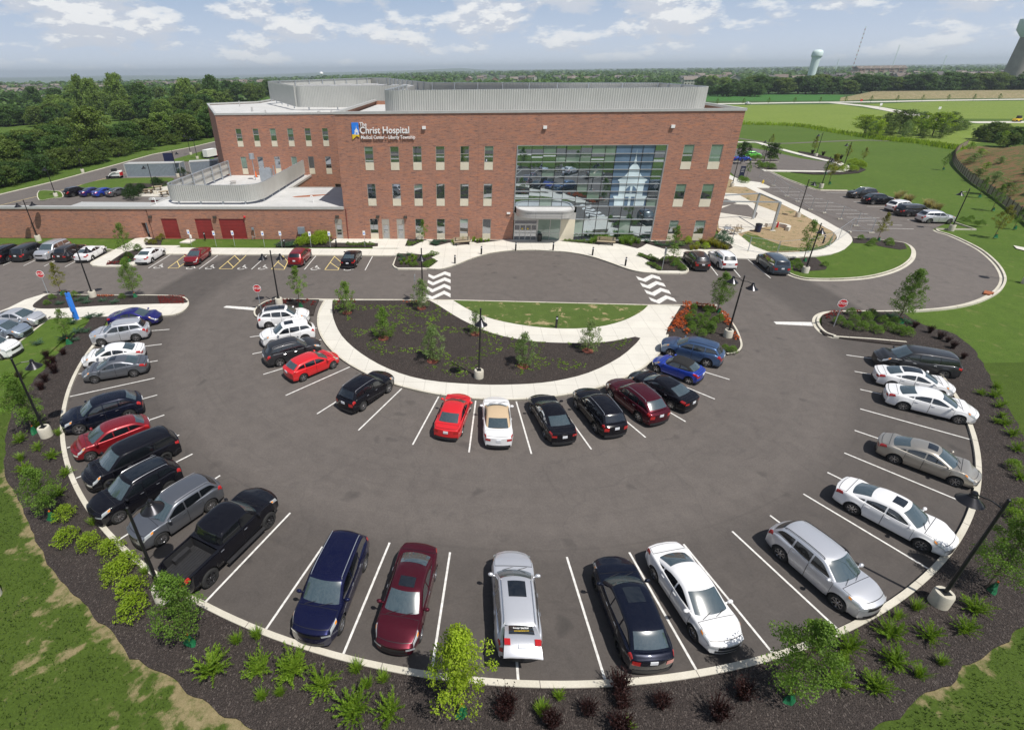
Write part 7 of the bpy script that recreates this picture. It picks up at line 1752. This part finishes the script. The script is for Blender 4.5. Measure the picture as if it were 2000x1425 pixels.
mb=MB(); mb.lathe([(9.4,0),(8.8,zt*.5),(8.2,zt)],30); mb.build('shaft',M['tiltwall'],t,smooth=True); mb=MB(); mb.lathe([(8.2,zt),(13.,zt+6.0),(13.4,ht+3),(.01,ht+4)],30); mb.build('bowl',M['wtower'],t,smooth=True)
b=Vector((ray(628,147).x,ray(628,147).y,0)); b=b*(2600/b.length); z0=tz(b.x,b.y); ht=hgt(b,628,140)-z0; t=thing('water_tower','tiny white ball water tower on the skyline above the left roof','water tower',(b.x,b.y,z0)); mb=MB(); mb.lathe([(2.5,0),(2.5,ht-12)],12); mb.build('shaft',M['white'],t); mb=MB(); mb.ball((0,0,ht-8),8.5,8.5,7.5,16,10); mb.build('tank',M['white'],t,smooth=True)
# masts
for (px,py,tx,ty,d_,lb) in ((1667,128,1684,52,1400,'red and white lattice mast on the right skyline'),(1745,124,1754,88,1800,'thin pale mast right of the lattice mast'),(1848,112,1850,108,1500,'short pylon mast above the right hills'),(1635,128,1639,115,1900,'short thin mast beside the white water tower')):
    b=Vector((ray(px,py).x,ray(px,py).y,0)); b=b*(d_/b.length); z0=tz(b.x,b.y); ht=hgt(b,tx,ty)-z0; t=thing('radio_mast',lb,'mast',(b.x,b.y,z0)); w=d_*.0006
    mb=MB(); mb2=MB(); n_=24
    for k in range(n_):
        q=mb if k%2 else mb2; za,zb_=ht*k/n_,ht*(k+1)/n_
        for s in range(3):
            a=2*PI*s/3; a2=2*PI*(s+1)/3; p=(w*math.cos(a),w*math.sin(a)); p2=(w*math.cos(a2),w*math.sin(a2)); r_=w*.16; q.tube((p[0],p[1],za),(p[0],p[1],zb_),r_,r_,4,False); q.tube((p[0],p[1],za),(p2[0],p2[1],zb_),r_*.7,r_*.7,4,False)
    mb.build('mast_section',M['wtower'],t); mb2.build('red_mast_section',M['rust'] if d_==1400 else M['wtower'],t)
# berm, red mulch slope and fence on the right
mb=MB(); P=[(1640,197),(1700,194),(1800,193),(1900,192),(2100,191)]; rows=[]
for (x,y) in P:
    a=W(x,y); d=Vector((a.x,a.y,0)).normalized(); rows.append([a-d*2+Vector((0,0,-.1)),a+d*14+Vector((0,0,3.4 if x>1640 else .2)),a+d*34+Vector((0,0,3.6 if x>1640 else .2)),a+d*55+Vector((0,0,-.1))])
mb.grid(rows); struct('dirt_berm',mb,M['berm'],smooth=True,ang=80)
FL=crom(PXL([(1888,284),(1868,296),(1862,306),(1862,318),(1868,328),(1882,342),(1900,358),(1925,374),(1955,396),(1985,420),(2020,450),(2080,500)]),4)
mb=MB(); rows=[]
for i,p in enumerate(FL):
    j=min(i,len(FL)-2); t_=(FL[j+1]-FL[j]).normalized(); nrm=Vector((-t_.y,t_.x,0)); nrm=nrm if nrm.x>0 else -nrm
    hh=5.5*sm(i/10)
    rows.append([p+nrm*.3+Vector((0,0,-.1)),p+nrm*3+Vector((0,0,hh*.18)),p+nrm*9+Vector((0,0,hh*.6)),p+nrm*16+Vector((0,0,hh*1.)),p+nrm*26+Vector((0,0,hh*1.1)),p+nrm*60+Vector((0,0,hh*.9))])
mb.grid(rows); struct('mulched_slope',mb,M['redmulch'],smooth=True,ang=80)
for i in range(44):
    p=FL[rg.randrange(6,len(FL)-4)] if False else FL[6+int(rng.random()*(len(FL)-12))]; q=p+Vector((rng.uniform(2,26),rng.uniform(-2,8),0)); q.z=5.0*sm((q-p).length/16)*.9; 
    tree('bush%d'%rng.randrange(3),q,'wild green bush on the red mulched slope',rng.choice(['wood3','leafS','wood2','leafJ']),'bushes on the red slope',sc=rng.uniform(.9,2.),scz=rng.uniform(.5,1.),name='bush',cat='bush')
t=thing('wooden_fence','long weathered board fence below the red mulched slope','fence',FL[0]); o0=FL[0]; pn=MB()
for i in range(len(FL)-1):
    a=FL[i]-o0; b=FL[i+1]-o0; pn.add([a,b,b+Vector((0,0,1.35)),a+Vector((0,0,1.35))],[(0,1,2,3)])
pn.build('fence_panel',plain('weathered_board',(.34,.29,.22),.9,0,.15,3),t)
tot=0; nx=0; cntp=0
for i in range(len(FL)-1):
    L_=(FL[i+1]-FL[i]).length
    while nx<tot+L_ and cntp<60:
        p=FL[i].lerp(FL[i+1],(nx-tot)/L_)-o0; mb=MB(); mb.box(p.x-.07,p.y-.07,-.1,p.x+.07,p.y+.07,1.55); mb.build('fence_post',M['bark'],t); nx+=2.4; cntp+=1
    tot+=L_
# tall grass tufts at the meadow edge
mb=MB(); rg=random.Random(4)
ME=crom(PXL([(1445,243),(1560,247),(1620,256),(1690,268),(1750,276),(1800,280),(1850,288),(1875,292)]),6)
for i in range(2600):
    k=rg.randrange(len(ME)-1); p=ME[k].lerp(ME[k+1],rg.random())+Vector((rg.gauss(0,1),rg.uniform(-.5,12)*rg.random(),0)); a=rg.uniform(0,6.28); h=rg.uniform(.5,1.3); w=.25
    mb.add([(p.x-w*math.cos(a),p.y-w*math.sin(a),-.05),(p.x+w*math.cos(a),p.y+w*math.sin(a),-.05),(p.x+rg.gauss(0,.2),p.y,h)],[(0,1,2)])
o=mb.build('tall_grass',M['leafL']); tag(o,'band of tall bright grass along the meadow edge','tall grass',kind='stuff')
# ------------------------------------------------------------------ light, sky, haze
SUN_EL=R(62); SUN_AZ=R(-48)     # direction of the sun: azimuth counted from +X
sd=Vector((math.cos(SUN_AZ)*math.cos(SUN_EL),math.sin(SUN_AZ)*math.cos(SUN_EL),math.sin(SUN_EL)))
L=bpy.data.lights.new('sun','SUN'); L.energy=5.0; L.specular_factor=1.; L.angle=R(.6); L.color=(1.,.955,.89); lo=bpy.data.objects.new('sun',L); C.objects.link(lo); lo.rotation_euler=sd.to_track_quat('Z','Y').to_euler()
w=bpy.data.worlds.new('World'); SC.world=w; w.use_nodes=True; nt=w.node_tree; N=nt.nodes; K=nt.links; bg=N['Background']
sky=N.new('ShaderNodeTexSky'); sky.sky_type='NISHITA'; sky.sun_disc=False; sky.sun_elevation=SUN_EL; sky.sun_rotation=math.atan2(sd.x,sd.y); sky.air_density=1.; sky.dust_density=1.; sky.ozone_density=1.5; sky.altitude=200
tc=N.new('ShaderNodeTexCoord'); sp_=N.new('ShaderNodeSeparateXYZ'); K.new(tc.outputs['Generated'],sp_.inputs[0])
def wm(op,a,b=None):
    x=N.new('ShaderNodeMath'); x.operation=op
    for k,v in enumerate((a,b)):
        if v is None: continue
        if isinstance(v,(int,float)): x.inputs[k].default_value=v
        else: K.new(v,x.inputs[k])
    return x.outputs[0]
azm=wm('ARCTAN2',sp_.outputs[0],sp_.outputs[1]); el=wm('ARCSINE',sp_.outputs[2])
def cn(sx,sy,off,det=7,rg_=.58):
    c=N.new('ShaderNodeCombineXYZ'); K.new(wm('MULTIPLY',azm,sx),c.inputs[0]); K.new(wm('MULTIPLY',wm('ADD',el,off),sy),c.inputs[1]); c.inputs[2].default_value=3.7
    x=N.new('ShaderNodeTexNoise'); x.inputs['Scale'].default_value=1; x.inputs['Detail'].default_value=det; x.inputs['Roughness'].default_value=rg_; K.new(c.outputs[0],x.inputs['Vector']); return x.outputs['Fac']
base=cn(9.5,24,0,9,.60); shd=cn(9.5,24,.012,9,.60)
cov=wm('MULTIPLY',wm('SUBTRACT',el,.03),1.25)   # more cloud higher up
cov=wm('MINIMUM',wm('MAXIMUM',cov,-.02),.07)
def wramp(f,stops):
    x=N.new('ShaderNodeValToRGB'); e=x.color_ramp.elements
    while len(e)>1: e.remove(e[-1])
    for i,(p,c) in enumerate(stops):
        q=e[0] if i==0 else e.new(p); q.position=p; q.color=(c[0],c[1],c[2],1) if not isinstance(c,(int,float)) else (c,c,c,1)
    K.new(f,x.inputs['Fac']); return x.outputs['Color']
mask=wramp(wm('ADD',base,cov),[(.505,0.),(.575,.75),(.65,1.)])
light=wramp(wm('SUBTRACT',base,shd),[(0.,(8.6,9.0,9.9)),(.05,(12.6,12.6,12.5))])
def wmix(f,a,b,mode='MIX'):
    x=N.new('ShaderNodeMix'); x.data_type='RGBA'; x.blend_type=mode
    for k,v in ((0,f),(6,a),(7,b)):
        if isinstance(v,(int,float)): x.inputs[k].default_value=v
        elif isinstance(v,tuple): x.inputs[k].default_value=(*v,1)
        else: K.new(v,x.inputs[k])
    return x.outputs[2]
hz=wramp(el,[(0.,1.),(.05,.92),(.14,.6),(.30,.0)])
skc=wmix(hz,sky.outputs[0],wramp(el,[(0.,(9.4,10.3,11.6)),(.05,(7.3,8.6,10.8)),(.14,(5.0,6.8,10.2))]))
K.new(wmix(wm('MULTIPLY',mask,wramp(el,[(0.,.5),(.04,.9),(.16,.85),(.4,.22)])),skc,light),bg.inputs['Color']); bg.inputs['Strength'].default_value=.076
hm=bpy.data.materials.new('haze'); hm.use_nodes=True; hn=hm.node_tree.nodes; hn.clear(); ho=hn.new('ShaderNodeOutputMaterial'); pv=hn.new('ShaderNodeVolumePrincipled'); pv.inputs['Color'].default_value=(.80,.91,1.,1); pv.inputs['Density'].default_value=.00015; pv.inputs['Anisotropy'].default_value=.2; hm.node_tree.links.new(pv.outputs[0],ho.inputs['Volume'])
mb=MB(); mb.box(-21000,-21000,-90,21000,21000,110); o=mb.build('haze',hm); tag(o,'pale blue summer haze over the whole country','haze',kind='stuff')
SC.view_settings.view_transform='Standard'; SC.view_settings.look='None'; SC.view_settings.gamma=1; SC.view_settings.exposure=0
SC.render.engine='CYCLES'; SC.cycles.max_bounces=8; SC.cycles.transparent_max_bounces=8; SC.cycles.volume_bounces=0
SC.render.resolution_x=1024; SC.render.resolution_y=729
